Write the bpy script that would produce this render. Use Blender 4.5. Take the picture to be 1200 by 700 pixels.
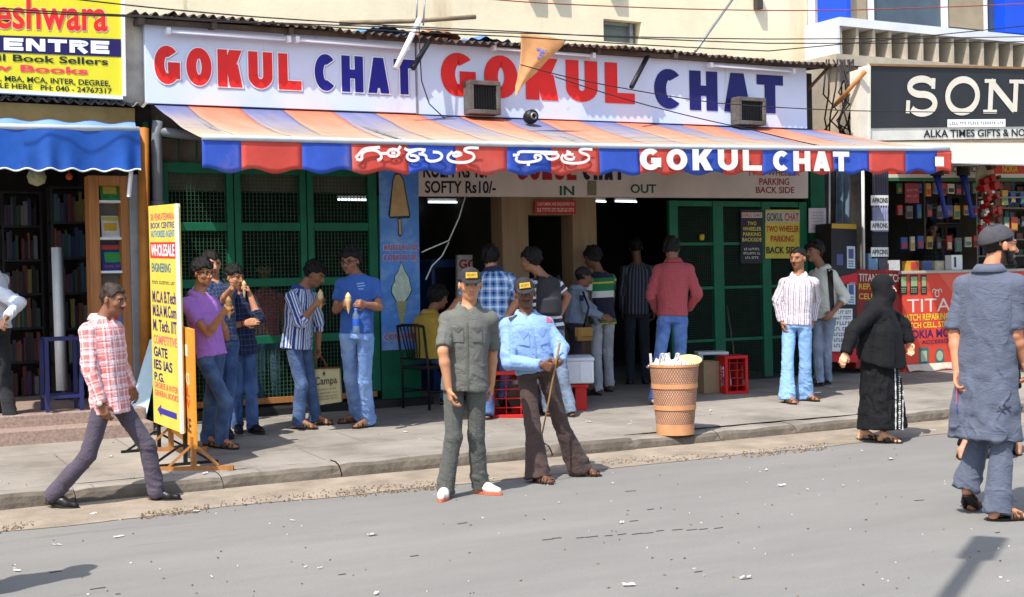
import bpy, math, random
import numpy as np
from mathutils import Vector, Matrix
for _o in list(bpy.data.objects): bpy.data.objects.remove(_o)
SC = bpy.context.scene; COL = SC.collection
R = math.radians
random.seed(7); RNG = np.random.default_rng(7)

# ------------------------------------------------------------------ camera, sky, sun, exposure
F = 1550.0; CAMH = 1.6; YAW = R(28.5); PITCH = -math.atan(20/F); ROLL = -0.022
cd = bpy.data.cameras.new('camera'); cam = bpy.data.objects.new('camera', cd); COL.objects.link(cam)
cd.sensor_width = 36; cd.lens = F/1200*36; cd.clip_start = 0.05; cd.clip_end = 2000
CAMR = (Matrix.Rotation(-YAW, 3, 'Z') @ Matrix.Rotation(R(90)+PITCH, 3, 'X') @ Matrix.Rotation(ROLL, 3, 'Z'))
cam.matrix_world = Matrix.Translation((0, 0, CAMH)) @ CAMR.to_4x4()
SC.camera = cam
SUN = Vector((0.56, 0.34, -1.0)).normalized()           # direction the light travels
elev = math.asin(-SUN.z); az = math.atan2(-SUN.x, -SUN.y)
w = bpy.data.worlds.new('World'); SC.world = w; w.use_nodes = True
nt = w.node_tree; bg = nt.nodes['Background']
sky = nt.nodes.new('ShaderNodeTexSky'); sky.sky_type = 'NISHITA'; sky.sun_disc = False
sky.sun_elevation = elev; sky.sun_rotation = az; sky.air_density = 1.0; sky.dust_density = 1.6
nt.links.new(sky.outputs[0], bg.inputs[0]); bg.inputs[1].default_value = 0.15
sd = bpy.data.lights.new('sun', 'SUN'); sd.energy = 3.5; sd.angle = R(0.53); sd.color = (1.0, 0.955, 0.89)
so = bpy.data.objects.new('sun', sd); COL.objects.link(so); so.location = (-20, -10, 30)
so.rotation_euler = SUN.to_track_quat('-Z', 'Y').to_euler()
vs = SC.view_settings; vs.view_transform = 'Standard'; vs.look = 'None'; vs.exposure = 0.88; vs.gamma = 1
SC.cycles.max_bounces = 6; SC.cycles.diffuse_bounces = 3; SC.cycles.use_denoising = True

FWD = Vector((math.sin(YAW), math.cos(YAW), 0)); RGT = Vector((math.cos(YAW), -math.sin(YAW), 0)); UP = Vector((0, 0, 1))
CAM = Vector((0, 0, CAMH))
def ray(px, py): return CAMR @ Vector(((px-600)/F, (350-py)/F, -1))
def P(px, py, Y):                    # point where the sight line meets the upright plane at depth Y
    d = ray(px, py); return CAM + d*(Y/d.y)
def gz(Y):                           # ground height: road, then the raised pavement that climbs towards the shops
    return 0.0 if Y < 10.2 else 0.12+(Y-10.2)*0.04
def G(px, py, h=None):               # point where the sight line meets the ground
    d = ray(px, py)
    if h is not None: p = CAM+d*((h-CAMH)/d.z); return Vector((p.x, p.y, h))
    z = .12
    for _ in range(25): p = CAM+d*((z-CAMH)/d.z); z = .12+(p.y-10.2)*.04
    if p.y < 10.2: z = 0.0; p = CAM+d*((z-CAMH)/d.z)
    return Vector((p.x, p.y, z))
def AT(px, py, Z):                   # point at axial distance Z
    return CAM + ray(px, py)*Z
def depth(p): return -(CAMR.transposed() @ (Vector(p)-CAM)).z
YF = 13.6
def FX(px, py=300, Y=YF): return P(px, py, Y).x
def FZ(px, py, Y=YF): return P(px, py, Y).z

# ------------------------------------------------------------------ object helpers
BASE = {}
def props(o, label=None, cat=None, group=None, kind=None):
    if label: o['label'] = label
    if cat: o['category'] = cat
    if group: o['group'] = group
    if kind: o['kind'] = kind
    return o
def thing(name, loc, label, cat, group=None):
    o = bpy.data.objects.new(name, None); COL.objects.link(o); o.location = loc; o.empty_display_size = .1
    BASE[o] = Vector(loc)
    return props(o, label, cat, group)
class MB:
    """collects geometry in world coordinates; build() makes one mesh object"""
    def __init__(s): s.v = []; s.f = []; s.m = []; s.cur = 0
    def add(s, vs_, fs_):
        n = len(s.v); s.v += [tuple(v) for v in vs_]; s.f += [tuple(i+n for i in f) for f in fs_]; s.m += [s.cur]*len(fs_); return s
    def box(s, x0, x1, y0, y1, z0, z1):
        return s.add([(x, y, z) for z in (z0, z1) for y in (y0, y1) for x in (x0, x1)],
                     [(0, 2, 3, 1), (4, 5, 7, 6), (0, 1, 5, 4), (2, 6, 7, 3), (0, 4, 6, 2), (1, 3, 7, 5)])
    def obox(s, c, ax, ay, az_):      # centre and three half-axis vectors
        c = Vector(c); ax = Vector(ax); ay = Vector(ay); az_ = Vector(az_)
        return s.add([c+i*ax+j*ay+k*az_ for k in (-1, 1) for j in (-1, 1) for i in (-1, 1)],
                     [(0, 2, 3, 1), (4, 5, 7, 6), (0, 1, 5, 4), (2, 6, 7, 3), (0, 4, 6, 2), (1, 3, 7, 5)])
    def slab(s, q, t, n=None):        # q: four corners TL TR BR BL (front), pushed back by t
        q = [Vector(a) for a in q]; n = Vector(n) if n else Vector((0, 1, 0))
        b = [a+n*t for a in q]
        return s.add(q+b, [(3, 2, 1, 0), (4, 5, 6, 7), (0, 1, 5, 4), (1, 2, 6, 5), (2, 3, 7, 6), (3, 0, 4, 7)])
    def quad(s, q): return s.add(q, [(3, 2, 1, 0)])
    def bar(s, a, b, wd, th=None):    # square-section bar between two points
        a = Vector(a); b = Vector(b); th = th or wd; d = (b-a); L = d.length; d.normalize()
        r = d.cross(UP) if abs(d.z) < .95 else Vector((1, 0, 0)); r.normalize(); u = r.cross(d)
        return s.obox((a+b)/2, d*L/2, r*wd/2, u*th/2)
    def tube(s, pts, r, n=8, cap=True):
        pts = [Vector(p) for p in pts]; rs = r if isinstance(r, (list, tuple)) else [r]*len(pts); vs_ = []; fs_ = []
        prev = None
        for i, p in enumerate(pts):
            d = (pts[min(i+1, len(pts)-1)]-pts[max(i-1, 0)]).normalized()
            if prev is None: a = d.cross(UP) if abs(d.z) < .95 else d.cross(Vector((1, 0, 0)))
            else: a = prev-d*prev.dot(d)
            a.normalize(); prev = a; b = d.cross(a)
            vs_ += [p+(a*math.cos(t)+b*math.sin(t))*rs[i] for t in [2*math.pi*k/n for k in range(n)]]
        for i in range(len(pts)-1):
            for k in range(n): fs_.append((i*n+k, i*n+(k+1) % n, (i+1)*n+(k+1) % n, (i+1)*n+k))
        if cap: fs_ += [tuple(range(n))[::-1], tuple((len(pts)-1)*n+k for k in range(n))]
        return s.add(vs_, fs_)
    def lathe(s, c, prof, n=24, axis=None):
        c = Vector(c); ax = Vector(axis).normalized() if axis else UP
        a = ax.cross(Vector((0, 1, 0))) if abs(ax.y) < .9 else ax.cross(Vector((1, 0, 0))); a.normalize(); b = ax.cross(a)
        vs_ = [c+ax*z+(a*math.cos(t)+b*math.sin(t))*r for r, z in prof for t in [2*math.pi*k/n for k in range(n)]]
        fs_ = [(i*n+k, i*n+(k+1) % n, (i+1)*n+(k+1) % n, (i+1)*n+k) for i in range(len(prof)-1) for k in range(n)]
        return s.add(vs_, fs_)
    def grid(s, fn, nu, nv):          # fn(u,v) -> point, u,v in 0..1
        vs_ = [fn(i/nu, j/nv) for j in range(nv+1) for i in range(nu+1)]
        return s.add(vs_, [(j*(nu+1)+i, j*(nu+1)+i+1, (j+1)*(nu+1)+i+1, (j+1)*(nu+1)+i) for j in range(nv) for i in range(nu)])
    def build(s, name, mats, parent=None, smooth=False, at=None, bevel=0):
        me = bpy.data.meshes.new(name)
        base = BASE[parent] if parent else (Vector(at) if at is not None else Vector((0, 0, 0)))
        me.from_pydata([tuple(Vector(v)-base) for v in s.v], [], s.f)
        for m in (mats if isinstance(mats, (list, tuple)) else [mats]): me.materials.append(m)
        me.polygons.foreach_set('material_index', s.m)
        if smooth: me.polygons.foreach_set('use_smooth', [True]*len(me.polygons))
        me.update()
        o = bpy.data.objects.new(name, me); COL.objects.link(o)
        BASE[o] = base
        if parent: o.parent = parent
        else: o.location = base
        if bevel:
            b = o.modifiers.new('bevel', 'BEVEL'); b.width = bevel; b.segments = 2; b.limit_method = 'ANGLE'
        return o
def copy_tree(o, loc, label=None, parent=None):
    c = o.copy(); COL.objects.link(c)
    if parent is None: c.location = loc; BASE[c] = Vector(loc)
    else: c.parent = parent
    if label: c['label'] = label
    for ch in o.children: copy_tree(ch, None, None, c)
    return c

# ------------------------------------------------------------------ materials
def srgb(r, g, b):
    f = lambda c: (c/255/12.92) if c/255 <= .04045 else ((c/255+.055)/1.055)**2.4
    return (f(r), f(g), f(b))
def mat(name, col, rough=.7, var=.12, scale=6, bump=0, bscale=None, metal=0, spec=.3, streak=None, col2=None, fac2=.5, emit=None, estr=0, trans=0):
    m = bpy.data.materials.new(name); m.use_nodes = True; n = m.node_tree; L = n.links; b = n.nodes['Principled BSDF']
    b.inputs['Roughness'].default_value = rough; b.inputs['Metallic'].default_value = metal
    b.inputs['Specular IOR Level'].default_value = spec
    tc = n.nodes.new('ShaderNodeTexCoord'); mp = n.nodes.new('ShaderNodeMapping'); L.new(tc.outputs['Object'], mp.inputs[0])
    if streak: mp.inputs['Scale'].default_value = streak
    nz = n.nodes.new('ShaderNodeTexNoise'); nz.inputs['Scale'].default_value = scale; nz.inputs['Detail'].default_value = 6; nz.inputs['Roughness'].default_value = .62
    L.new(mp.outputs[0], nz.inputs['Vector'])
    rp = n.nodes.new('ShaderNodeMapRange'); rp.inputs[1].default_value = .3; rp.inputs[2].default_value = .7
    L.new(nz.outputs[0], rp.inputs[0])
    mx = n.nodes.new('ShaderNodeMix'); mx.data_type = 'RGBA'
    c = Vector(col[:3]); c2 = Vector(col2) if col2 else c*(1-2*var)
    mx.inputs[6].default_value = (*(c if col2 else c*(1+var)), 1); mx.inputs[7].default_value = (*c2, 1)
    if col2:
        rp.inputs[1].default_value = fac2-.08; rp.inputs[2].default_value = fac2+.12
    L.new(rp.outputs[0], mx.inputs[0]); L.new(mx.outputs[2], b.inputs['Base Color'])
    if bump:
        nb = n.nodes.new('ShaderNodeTexNoise'); nb.inputs['Scale'].default_value = bscale or scale*4; nb.inputs['Detail'].default_value = 4
        L.new(mp.outputs[0], nb.inputs['Vector'])
        bp = n.nodes.new('ShaderNodeBump'); bp.inputs['Strength'].default_value = min(1, bump); bp.inputs['Distance'].default_value = .01
        L.new(nb.outputs[0], bp.inputs['Height']); L.new(bp.outputs[0], b.inputs['Normal'])
    if emit:
        b.inputs['Emission Color'].default_value = (*emit, 1); b.inputs['Emission Strength'].default_value = estr
    if trans:
        b.inputs['Transmission Weight'].default_value = trans
    return m
_ink = {}
def ink(col, rough=.55):
    k = tuple(round(c, 3) for c in col)
    if k not in _ink: _ink[k] = mat('ink', col, rough, .05, 30)
    return _ink[k]
RED = srgb(226, 40, 34); NAVY = srgb(28, 26, 120); BLACK = srgb(20, 20, 22); WHITE = (.82, .82, .82); GREEN_INK = srgb(0, 80, 45)

# ------------------------------------------------------------------ lettering
_tc = {}
def glyph_mesh(s, off=0.0, space=1.0):
    k = (s, off, space)
    if k in _tc: return _tc[k]
    cu = bpy.data.curves.new('lettering', 'FONT'); cu.body = s; cu.offset = off; cu.space_character = space; cu.resolution_u = 4
    o = bpy.data.objects.new('lettering', cu); COL.objects.link(o)
    dg = bpy.context.evaluated_depsgraph_get(); dg.update()
    me = bpy.data.meshes.new_from_object(o.evaluated_get(dg))
    v = [(a.co.x, a.co.y) for a in me.vertices]; f = [tuple(p.vertices) for p in me.polygons]
    bpy.data.objects.remove(o); bpy.data.curves.remove(cu); bpy.data.meshes.remove(me)
    xs = [a[0] for a in v]; ys = [a[1] for a in v]
    x0, x1, y0, y1 = min(xs), max(xs), min(ys), max(ys)
    v = [((a-x0)/(x1-x0), (b-y0)/(y1-y0)) for a, b in v]
    _tc[k] = (v, f, (x1-x0)/(y1-y0)); return _tc[k]
# thick-stroke block capitals: each stroke is a polyline in a 0..W x 0..1 cell
def arc(cx, cy, rx, ry, a0, a1, n=14): return [(cx+rx*math.cos(R(a0+(a1-a0)*i/n)), cy+ry*math.sin(R(a0+(a1-a0)*i/n))) for i in range(n+1)]
def strokes(ch, w=.62, h=.09):        # h: half stroke width, w: letter width
    a, b = h, 1-h; l, r = h, w-h; c = w/2; rx = (w-2*h)/2; ry = .5-h; ry2 = min(ry, rx*1.15)
    D = {
     'O': [arc(c, .5, rx, ry, 0, 360, 26)],
     'C': [arc(c, .5, rx, ry, 48, 312, 22)],
     'G': [arc(c, .5, rx, ry, 48, 342, 22), [(c+.02, .45), (w, .45)], [(r, .42), (r, .14)]],
     'K': [[(l, 0), (l, 1)], ('p', l+h*.8, .36, w-h*1.35, 1, h*1.3), ('p', w-h*1.3, 0, l+h*1.9, .62, h*1.3)],
     'U': [[(l, 1), (l, ry2+h)]+arc(c, ry2+h, rx, ry2, 180, 360, 14)+[(r, 1)]],
     'L': [[(l, 0), (l, 1)], [(l, a), (w*.97, a)]], 'H': [[(l, 0), (l, 1)], [(r, 0), (r, 1)], [(l, .5), (r, .5)]],
     'A': [('p', h*1.05, 0, c-h*.15, 1, h*1.05), ('p', w-h*1.05, 0, c+h*.15, 1, h*1.05), [(l+.14*w, .27), (r-.14*w, .27)]], 'T': [[(c, 0), (c, 1)], [(0, b), (w, b)]],
     'E': [[(l, 0), (l, 1)], [(l, b), (w, b)], [(l, .5), (w*.94, .5)], [(l, a), (w, a)]],
     'N': [[(l, 0), (l, 1)], [(r, 0), (r, 1)], ('p', w-h*1.2, 0, h*1.2, 1, h*1.15)], 'I': [[(c, 0), (c, 1)]],
     'R': [[(l, 0), (l, 1)], [(l, b), (c, b)]+arc(c, .74, rx, .26-h, 90, -90, 10)+[(l, .48+h)], [(c, .46), (r+h*.2, 0)]],
     'S': [arc(c, .73, rx, .27-h, 30, 270, 14)+arc(c, .27, rx, .27-h+.0, 90, -150, 14)],
    }
    return D[ch]
def ribbon(mb, line, h, fn, k0, grow=0):      # flat ribbon along a 2D polyline; fn(x, y, lift) -> world
    if line[0] == 'p':
        _, xa, ya, xb, yb, hw = line; hw += grow*1.2; ya -= grow; yb += grow
        mb.add([fn(xa-hw, ya, k0), fn(xa+hw, ya, k0), fn(xb+hw, yb, k0), fn(xb-hw, yb, k0)], [(0, 1, 2, 3)]); return
    if grow and math.dist(line[0], line[-1]) > 1e-6:
        (x0, y0), (x1, y1) = line[0], line[1]; l = math.dist(line[0], line[1]) or 1; a = (x0-(x1-x0)/l*grow, y0-(y1-y0)/l*grow)
        (x0, y0), (x1, y1) = line[-1], line[-2]; l = math.dist(line[-1], line[-2]) or 1; b = (x0-(x1-x0)/l*grow, y0-(y1-y0)/l*grow)
        line = [a]+list(line[1:-1])+[b]
    n = len(line); closed = n > 3 and math.dist(line[0], line[-1]) < 1e-6; L_, R_ = [], []
    for i, p in enumerate(line):
        q0 = line[i-1] if i > 0 else (line[-2] if closed else p); q1 = line[i+1] if i < n-1 else (line[1] if closed else p)
        def un(ax, ay):
            l = math.hypot(ax, ay); return (ax/l, ay/l) if l > 1e-6 else None
        d0 = un(p[0]-q0[0], p[1]-q0[1]); d1 = un(q1[0]-p[0], q1[1]-p[1]); d0 = d0 or d1; d1 = d1 or d0
        nx, ny = -(d0[1]+d1[1]), d0[0]+d1[0]; l = math.hypot(nx, ny) or 1; nx /= l; ny /= l
        m = min(1.6, 1/max(.4, nx*-d0[1]+ny*d0[0]))
        L_.append((p[0]+nx*h*m, p[1]+ny*h*m)); R_.append((p[0]-nx*h*m, p[1]-ny*h*m))
    vs_ = [fn(x, y, k0) for x, y in L_]+[fn(x, y, k0) for x, y in R_]
    mb.add(vs_, [(i, n+i, n+i+1, i+1) for i in range(n-1)])
class Face:
    """a flat face given by four world corners TL TR BR BL; s,t run 0..1 from its lower left corner"""
    def __init__(s, q, lift=.004):
        s.q = [Vector(a) for a in q]; s.n = (s.q[1]-s.q[0]).cross(s.q[3]-s.q[0]).normalized()
        if s.n.dot(CAM-s.q[0]) < 0: s.n = -s.n
        s.lift = lift
        s.W = ((s.q[1]-s.q[0]).length+(s.q[2]-s.q[3]).length)/2; s.H = ((s.q[3]-s.q[0]).length+(s.q[2]-s.q[1]).length)/2
    def pt(s, a, b, k=0):
        TL, TR, BR, BL = s.q
        return (BL*(1-a)+BR*a)*(1-b)+(TL*(1-a)+TR*a)*b+s.n*(s.lift+k)
    def text(s, mb, string, x0, x1, y0, y1, off=.018, space=1.0, k=0, shear=0):
        v, f, asp = glyph_mesh(string, off, space)
        mb.add([s.pt(x0+(x1-x0)*a+shear*b, y0+(y1-y0)*b, k) for a, b in v], [g for g in f]); return s
    def caps(s, mb, string, x0, x1, y0, y1, h=.1, wd=.62, gap=.12, k=0, grow=0, sp=.3):
        # widths in units of letter height
        tot = sum((sp if c == ' ' else (h*2.2 if c == 'I' else wd))+gap for c in string)-gap; x = 0; j = 0
        for c in string:
            if c == ' ': x += sp+gap; continue
            ww = h*2.2 if c == 'I' else wd
            for st in strokes(c, ww, h):
                ribbon(mb, st, h+grow, lambda a, b, kk, x=x: s.pt(x0+(x1-x0)*(x+a)/tot, y0+(y1-y0)*b, kk), k+.0004*(j % 5), grow); j += 1
            x += ww+gap
        return s
    def rect(s, mb, x0, x1, y0, y1, k=0): mb.quad([s.pt(x0, y1, k), s.pt(x1, y1, k), s.pt(x1, y0, k), s.pt(x0, y0, k)]); return s
    def poly(s, mb, pts, k=0): mb.add([s.pt(a, b, k) for a, b in pts], [tuple(range(len(pts)))]); return s
    def line(s, mb, pts, h, k=0):     # h in metres, pts in face units
        W, H = s.W, s.H
        ribbon(mb, [(a*W, b*H) for a, b in pts], h, lambda a, b, kk: s.pt(a/W, b/H, kk), k); return s
def scribble(face, mb, x0, x1, y0, y1, words, seed=1, k=0):   # print too small to read: short letter-like bars
    r = random.Random(seed); x = x0; n = 0
    tot = sum(words)+.6*(len(words)-1); u = (x1-x0)/tot
    for wl in words:
        for i in range(wl):
            a = x+i*u; t = r.choice((0, 1, 2))
            face.rect(mb, a+.1*u, a+.35*u, y0, y1, k)
            if t != 1: face.rect(mb, a+.35*u, a+.8*u, y1-(y1-y0)*.25, y1, k)
            if t != 0: face.rect(mb, a+.35*u, a+.8*u, y0, y0+(y1-y0)*.25, k)
        x += (wl+.6)*u
# ================================================================== SETTING
M = {}
M['road'] = mat('asphalt', srgb(122, 120, 115), .92, .06, 1.6, .6, 90, streak=(.35, 1.3, 1))
M['sand'] = mat('sand', srgb(150, 137, 120), .95, .16, 3, .8, 40)
M['pave'] = mat('paving', srgb(146, 139, 129), .9, .16, 1.3, .5, 34)
M['kerb'] = mat('kerb_stone', srgb(108, 99, 87), .92, .22, 5, .9, 24)
def brick_lines(m, sx, sy, mortar=.012, dark=.55):   # joints between slabs
    n = m.node_tree; L = n.links; b = n.nodes['Principled BSDF']
    br = n.nodes.new('ShaderNodeTexBrick'); tc = n.nodes.new('ShaderNodeTexCoord'); L.new(tc.outputs['Object'], br.inputs['Vector'])
    br.inputs['Scale'].default_value = 1; br.inputs['Mortar Size'].default_value = mortar; br.inputs['Brick Width'].default_value = sx; br.inputs['Row Height'].default_value = sy
    br.inputs['Color1'].default_value = (1, 1, 1, 1); br.inputs['Color2'].default_value = (.9, .9, .9, 1); br.inputs['Mortar'].default_value = (dark, dark, dark, 1)
    mx = n.nodes.new('ShaderNodeMix'); mx.data_type = 'RGBA'; mx.blend_type = 'MULTIPLY'; mx.inputs[0].default_value = 1
    src = b.inputs['Base Color'].links[0].from_socket
    L.new(src, mx.inputs[6]); L.new(br.outputs['Color'], mx.inputs[7]); L.new(mx.outputs[2], b.inputs['Base Color'])
brick_lines(M['pave'], 1.3, .8, .009, .66)
def patches(m, col, scale, lo, hi, stretch=(1, 1, 1), amt=1.0):   # worn or stained patches with a shape of their own
    n = m.node_tree; L = n.links; b = n.nodes['Principled BSDF']
    tc = n.nodes.new('ShaderNodeTexCoord'); mp = n.nodes.new('ShaderNodeMapping'); mp.inputs['Scale'].default_value = stretch
    L.new(tc.outputs['Object'], mp.inputs[0]); nz = n.nodes.new('ShaderNodeTexNoise'); nz.inputs['Scale'].default_value = scale; nz.inputs['Detail'].default_value = 8; nz.inputs['Roughness'].default_value = .68
    L.new(mp.outputs[0], nz.inputs['Vector']); rp = n.nodes.new('ShaderNodeMapRange'); rp.inputs[1].default_value = lo; rp.inputs[2].default_value = hi; rp.inputs[4].default_value = amt
    L.new(nz.outputs[0], rp.inputs[0]); mx = n.nodes.new('ShaderNodeMix'); mx.data_type = 'RGBA'
    src = b.inputs['Base Color'].links[0].from_socket
    L.new(rp.outputs[0], mx.inputs[0]); L.new(src, mx.inputs[6]); mx.inputs[7].default_value = (*col, 1); L.new(mx.outputs[2], b.inputs['Base Color'])
patches(M['road'], srgb(140, 137, 131), .5, .5, .75, (.5, 1.5, 1), .6)
patches(M['road'], srgb(118, 114, 108), 1.1, .58, .7, (.5, 1.4, 1), .4)
patches(M['road'], srgb(148, 146, 141), 150, .5, .62, (1, 1, 1), .55)
patches(M['road'], srgb(104, 100, 94), 120, .56, .66, (1, 1, 1), .5)
patches(M['road'], srgb(196, 192, 184), 60, .70, .74, (1, 1, 1), .6)
patches(M['road'], srgb(70, 67, 62), 34, .70, .74, (.6, 1.8, 1), .7)
patches(M['road'], srgb(96, 92, 86), .8, .62, .66, (.3, 3, 1), .35)
patches(M['pave'], srgb(104, 97, 88), 1.3, .56, .72, (1, 1, 1), .55)
patches(M['pave'], srgb(168, 158, 142), 2.2, .58, .75, (1, 1, 1), .6)
patches(M['pave'], srgb(110, 102, 92), 70, .6, .7, (1, 1, 1), .5)
patches(M['kerb'], srgb(84, 77, 68), 2.2, .52, .66, (1, 1, .6), .6)
patches(M['sand'], srgb(126, 116, 104), 1.6, .5, .66, (1, 1, 1), .7)

g = MB(); g.add([(-150, -150, -.06), (250, -150, -.06), (250, 250, -.06), (-150, 250, -.06)], [(0, 1, 2, 3)])
props(g.build('ground', M['road']), kind='structure')
g = MB(); g.grid(lambda u, v: (-30+70*u, -20+29.9*v, 0), 70, 30)
props(g.build('road', M['road']), kind='structure')
# dusty strip between road and kerb, an uneven edge towards the road
from mathutils import noise as NZ
g = MB()
def gut(u, v):
    x = -30+70*u; e = 9.42+.16*NZ.noise((x*.9, 1, 0))+.05*NZ.noise((x*5, 3, 0))
    y = e+(10.26-e)*v; return (x, y, .004+.022*v*v+.012*max(0, NZ.noise((x*2.3, y*4, 5)))*math.sin(math.pi*v))
g.grid(gut, 700, 8); props(g.build('gutter', M['sand'], smooth=True), kind='structure')
g = MB()
def pv(u, v):
    x = -30+70*u; y = 10.46+(19-10.46)*v; return (x, y, .12+(min(y, 13.6)-10.2)*.04+.006*NZ.noise((x*1.1, y*1.1, 2)))
g.grid(pv, 230, 30); props(g.build('pavement', M['pave'], smooth=True), kind='structure')
g = MB(); x = -30; rk = random.Random(3)
while x < 40:                          # worn kerb stones, each a little out of line
    L_ = rk.uniform(.8, 1.15); dy = rk.uniform(-.025, .025); dz = rk.uniform(-.014, .008); n = 6
    prof = [(.0, -.05), (.004, .05), (.016, .095), (.05, .122), (.14, .13), (.28, .133), (.285, -.05)]
    def kp(u, v, x=x, L_=L_, dy=dy, dz=dz):
        i = min(int(round(v*(len(prof)-1))), len(prof)-1); y, z = prof[i]; xx = x+L_*u
        end = max(0, .035-min(u, 1-u)*L_)*.5 if i in (2, 3) else 0
        return (xx, 10.2+y+dy+.012*NZ.noise((xx*3, z*9, 4))+end, max(-.05, z+dz*(z > 0)+.010*NZ.noise((xx*4, y*8, 1))-end*.7))
    n0 = len(g.m); g.grid(kp, 12, 6); g.m[n0+36:] = [1]*(len(g.m)-n0-36); x += L_+.008
props(g.build('kerb', [M['kerb'], M['pave']], smooth=False), kind='structure')

# ------------------------------------------------------------------ the snack shop
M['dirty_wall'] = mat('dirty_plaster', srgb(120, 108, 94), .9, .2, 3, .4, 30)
M['dark_wall'] = mat('dimmed_plaster', srgb(50, 45, 41), .9, .25, 2.5, .3, 20)  # interior plaster tone darkened so the rooms' shade is partly in the colour
M['conc'] = mat('old_concrete', srgb(120, 114, 106), .93, .2, 2, .6, 25)
M['green'] = mat('green_paint', srgb(12, 98, 68), .55, .14, 5, .2, 40)
patches(M['green'], srgb(46, 78, 56), 4, .58, .7, (1, 1, .4), .6)
M['dgreen'] = mat('dark_green_paint', srgb(14, 84, 52), .6, .2, 4, .25, 30)
M['cream'] = mat('cream_plaster', srgb(238, 224, 190), .92, .07, 1.2, .25, 18)
patches(M['cream'], srgb(176, 146, 100), .8, .57, .72, (1.4, 1, .2), .5)
patches(M['cream'], srgb(150, 128, 96), 3, .64, .7, (1, 1, .3), .4)
patches(M['cream'], srgb(244, 230, 198), .5, .5, .8, (1, 1, .5), .6)
M['beige'] = mat('beige_laminate', srgb(134, 108, 80), .6, .12, 2, streak=(9, 9, .6))
M['black_base'] = mat('tarred_plinth', srgb(40, 40, 38), .85, .3, 4, .5, 25)
M['fascia'] = mat('printed_flex', srgb(204, 214, 232), .5, .03, 1.5)
patches(M['fascia'], srgb(178, 172, 160), 1.6, .58, .78, (1, 1, .35), .55)
patches(M['fascia'], srgb(150, 142, 130), 5, .62, .72, (1.5, 1, .12), .4)
patches(M['fascia'], srgb(120, 112, 104), 2.3, .68, .75, (1, 1, 1), .5)
M['lowsign'] = mat('old_painted_board', srgb(212, 198, 188), .7, .08, 1.6)
patches(M['lowsign'], srgb(178, 158, 144), 1.4, .55, .75, (1, 1, .5), .5)
M['tin'] = mat('rusty_tin', srgb(66, 62, 58), .8, .3, 3, .3, 20, col2=srgb(96, 66, 48), fac2=.58)
M['grey_metal'] = mat('grey_metal', srgb(140, 142, 144), .45, .1, 8, metal=.4)
M['white_plastic'] = mat('white_plastic', srgb(224, 226, 226), .4, .05, 6)
M['black_metal'] = mat('black_metal', srgb(26, 26, 28), .5, .15, 10)
M['wood'] = mat('wood', srgb(168, 112, 58), .65, .15, 3, .2, 20, streak=(8, 8, .7))
M['bamboo'] = mat('weathered_wood', srgb(146, 128, 104), .8, .2, 5, .3, 20)
M['lamp'] = mat('lit_tube', (.9, .95, 1), .5, 0, 1, emit=(.9, .97, 1), estr=1.6)
M['cable'] = mat('black_cable', srgb(42, 36, 34), .6, .1, 10)
M['red_cable'] = mat('faded_red_cable', srgb(140, 70, 48), .6, .1, 10)

XL, XR = FX(171, 120), FX(947, 120)
ZS = 4.55
sh = thing('snack_shop', ((XL+XR)/2, YF, .25), 'open fronted snack shop with green grilles under a red and blue awning', 'shop')
BY = 18.2
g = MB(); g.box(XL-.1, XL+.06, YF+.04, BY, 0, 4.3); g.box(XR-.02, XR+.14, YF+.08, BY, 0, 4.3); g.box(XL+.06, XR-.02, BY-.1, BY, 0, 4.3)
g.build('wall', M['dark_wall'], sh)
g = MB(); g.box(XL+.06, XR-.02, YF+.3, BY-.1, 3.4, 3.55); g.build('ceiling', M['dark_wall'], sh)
g = MB(); g.box(XL+.06, XR-.02, YF+.1, YF+.28, FZ(700, 229)+.0, 4.3); g.build('lintel', M['dirty_wall'], sh)
XM0, XM1 = FX(190), FX(443)            # mesh screen bay
XP0, XP1 = FX(444), FX(491)            # poster pillar
XD0, XDI0, XDI1, XD1 = FX(590), FX(621), FX(673), FX(701)
XG0, XG1 = FX(785), FX(946)
g = MB(); g.box(XP0, XP1, YF, YF+.28, .3, FZ(467, 229)); g.build('pillar', M['green'], sh, bevel=.01)
g = MB(); g.box(XM0-.3, XP1+.03, YF-.05, YF+.42, .1, FZ(447, 469)); g.box(XM0-.3, XP1+.05, YF-.22, YF-.05, .1, .33); g.build('plinth', M['black_base'], sh, bevel=.015)
g = MB(); g.box(XD0, XDI0, YF+.02, YF+.3, .2, FZ(640, 229)); g.box(XDI1, XD1, YF+.02, YF+.3, .2, FZ(640, 229)); g.box(XDI0, XDI1, YF+.03, YF+.3, FZ(640, 252), FZ(640, 229)); g.build('door_frame', M['beige'], sh, bevel=.008)
g = MB(); g.box(XD0+.1, XD0+.16, YF+.3, BY-.1, .2, 3.4); g.box(XD1-.1, XD1-.04, YF+.3, YF+2.4, .2, 3.4); g.build('partition', M['dark_wall'], sh)
g = MB(); g.box(XR, XR+.24, YF-.02, YF+.08, .2, 3.3); g.build('green_post', M['green'], sh)
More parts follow.
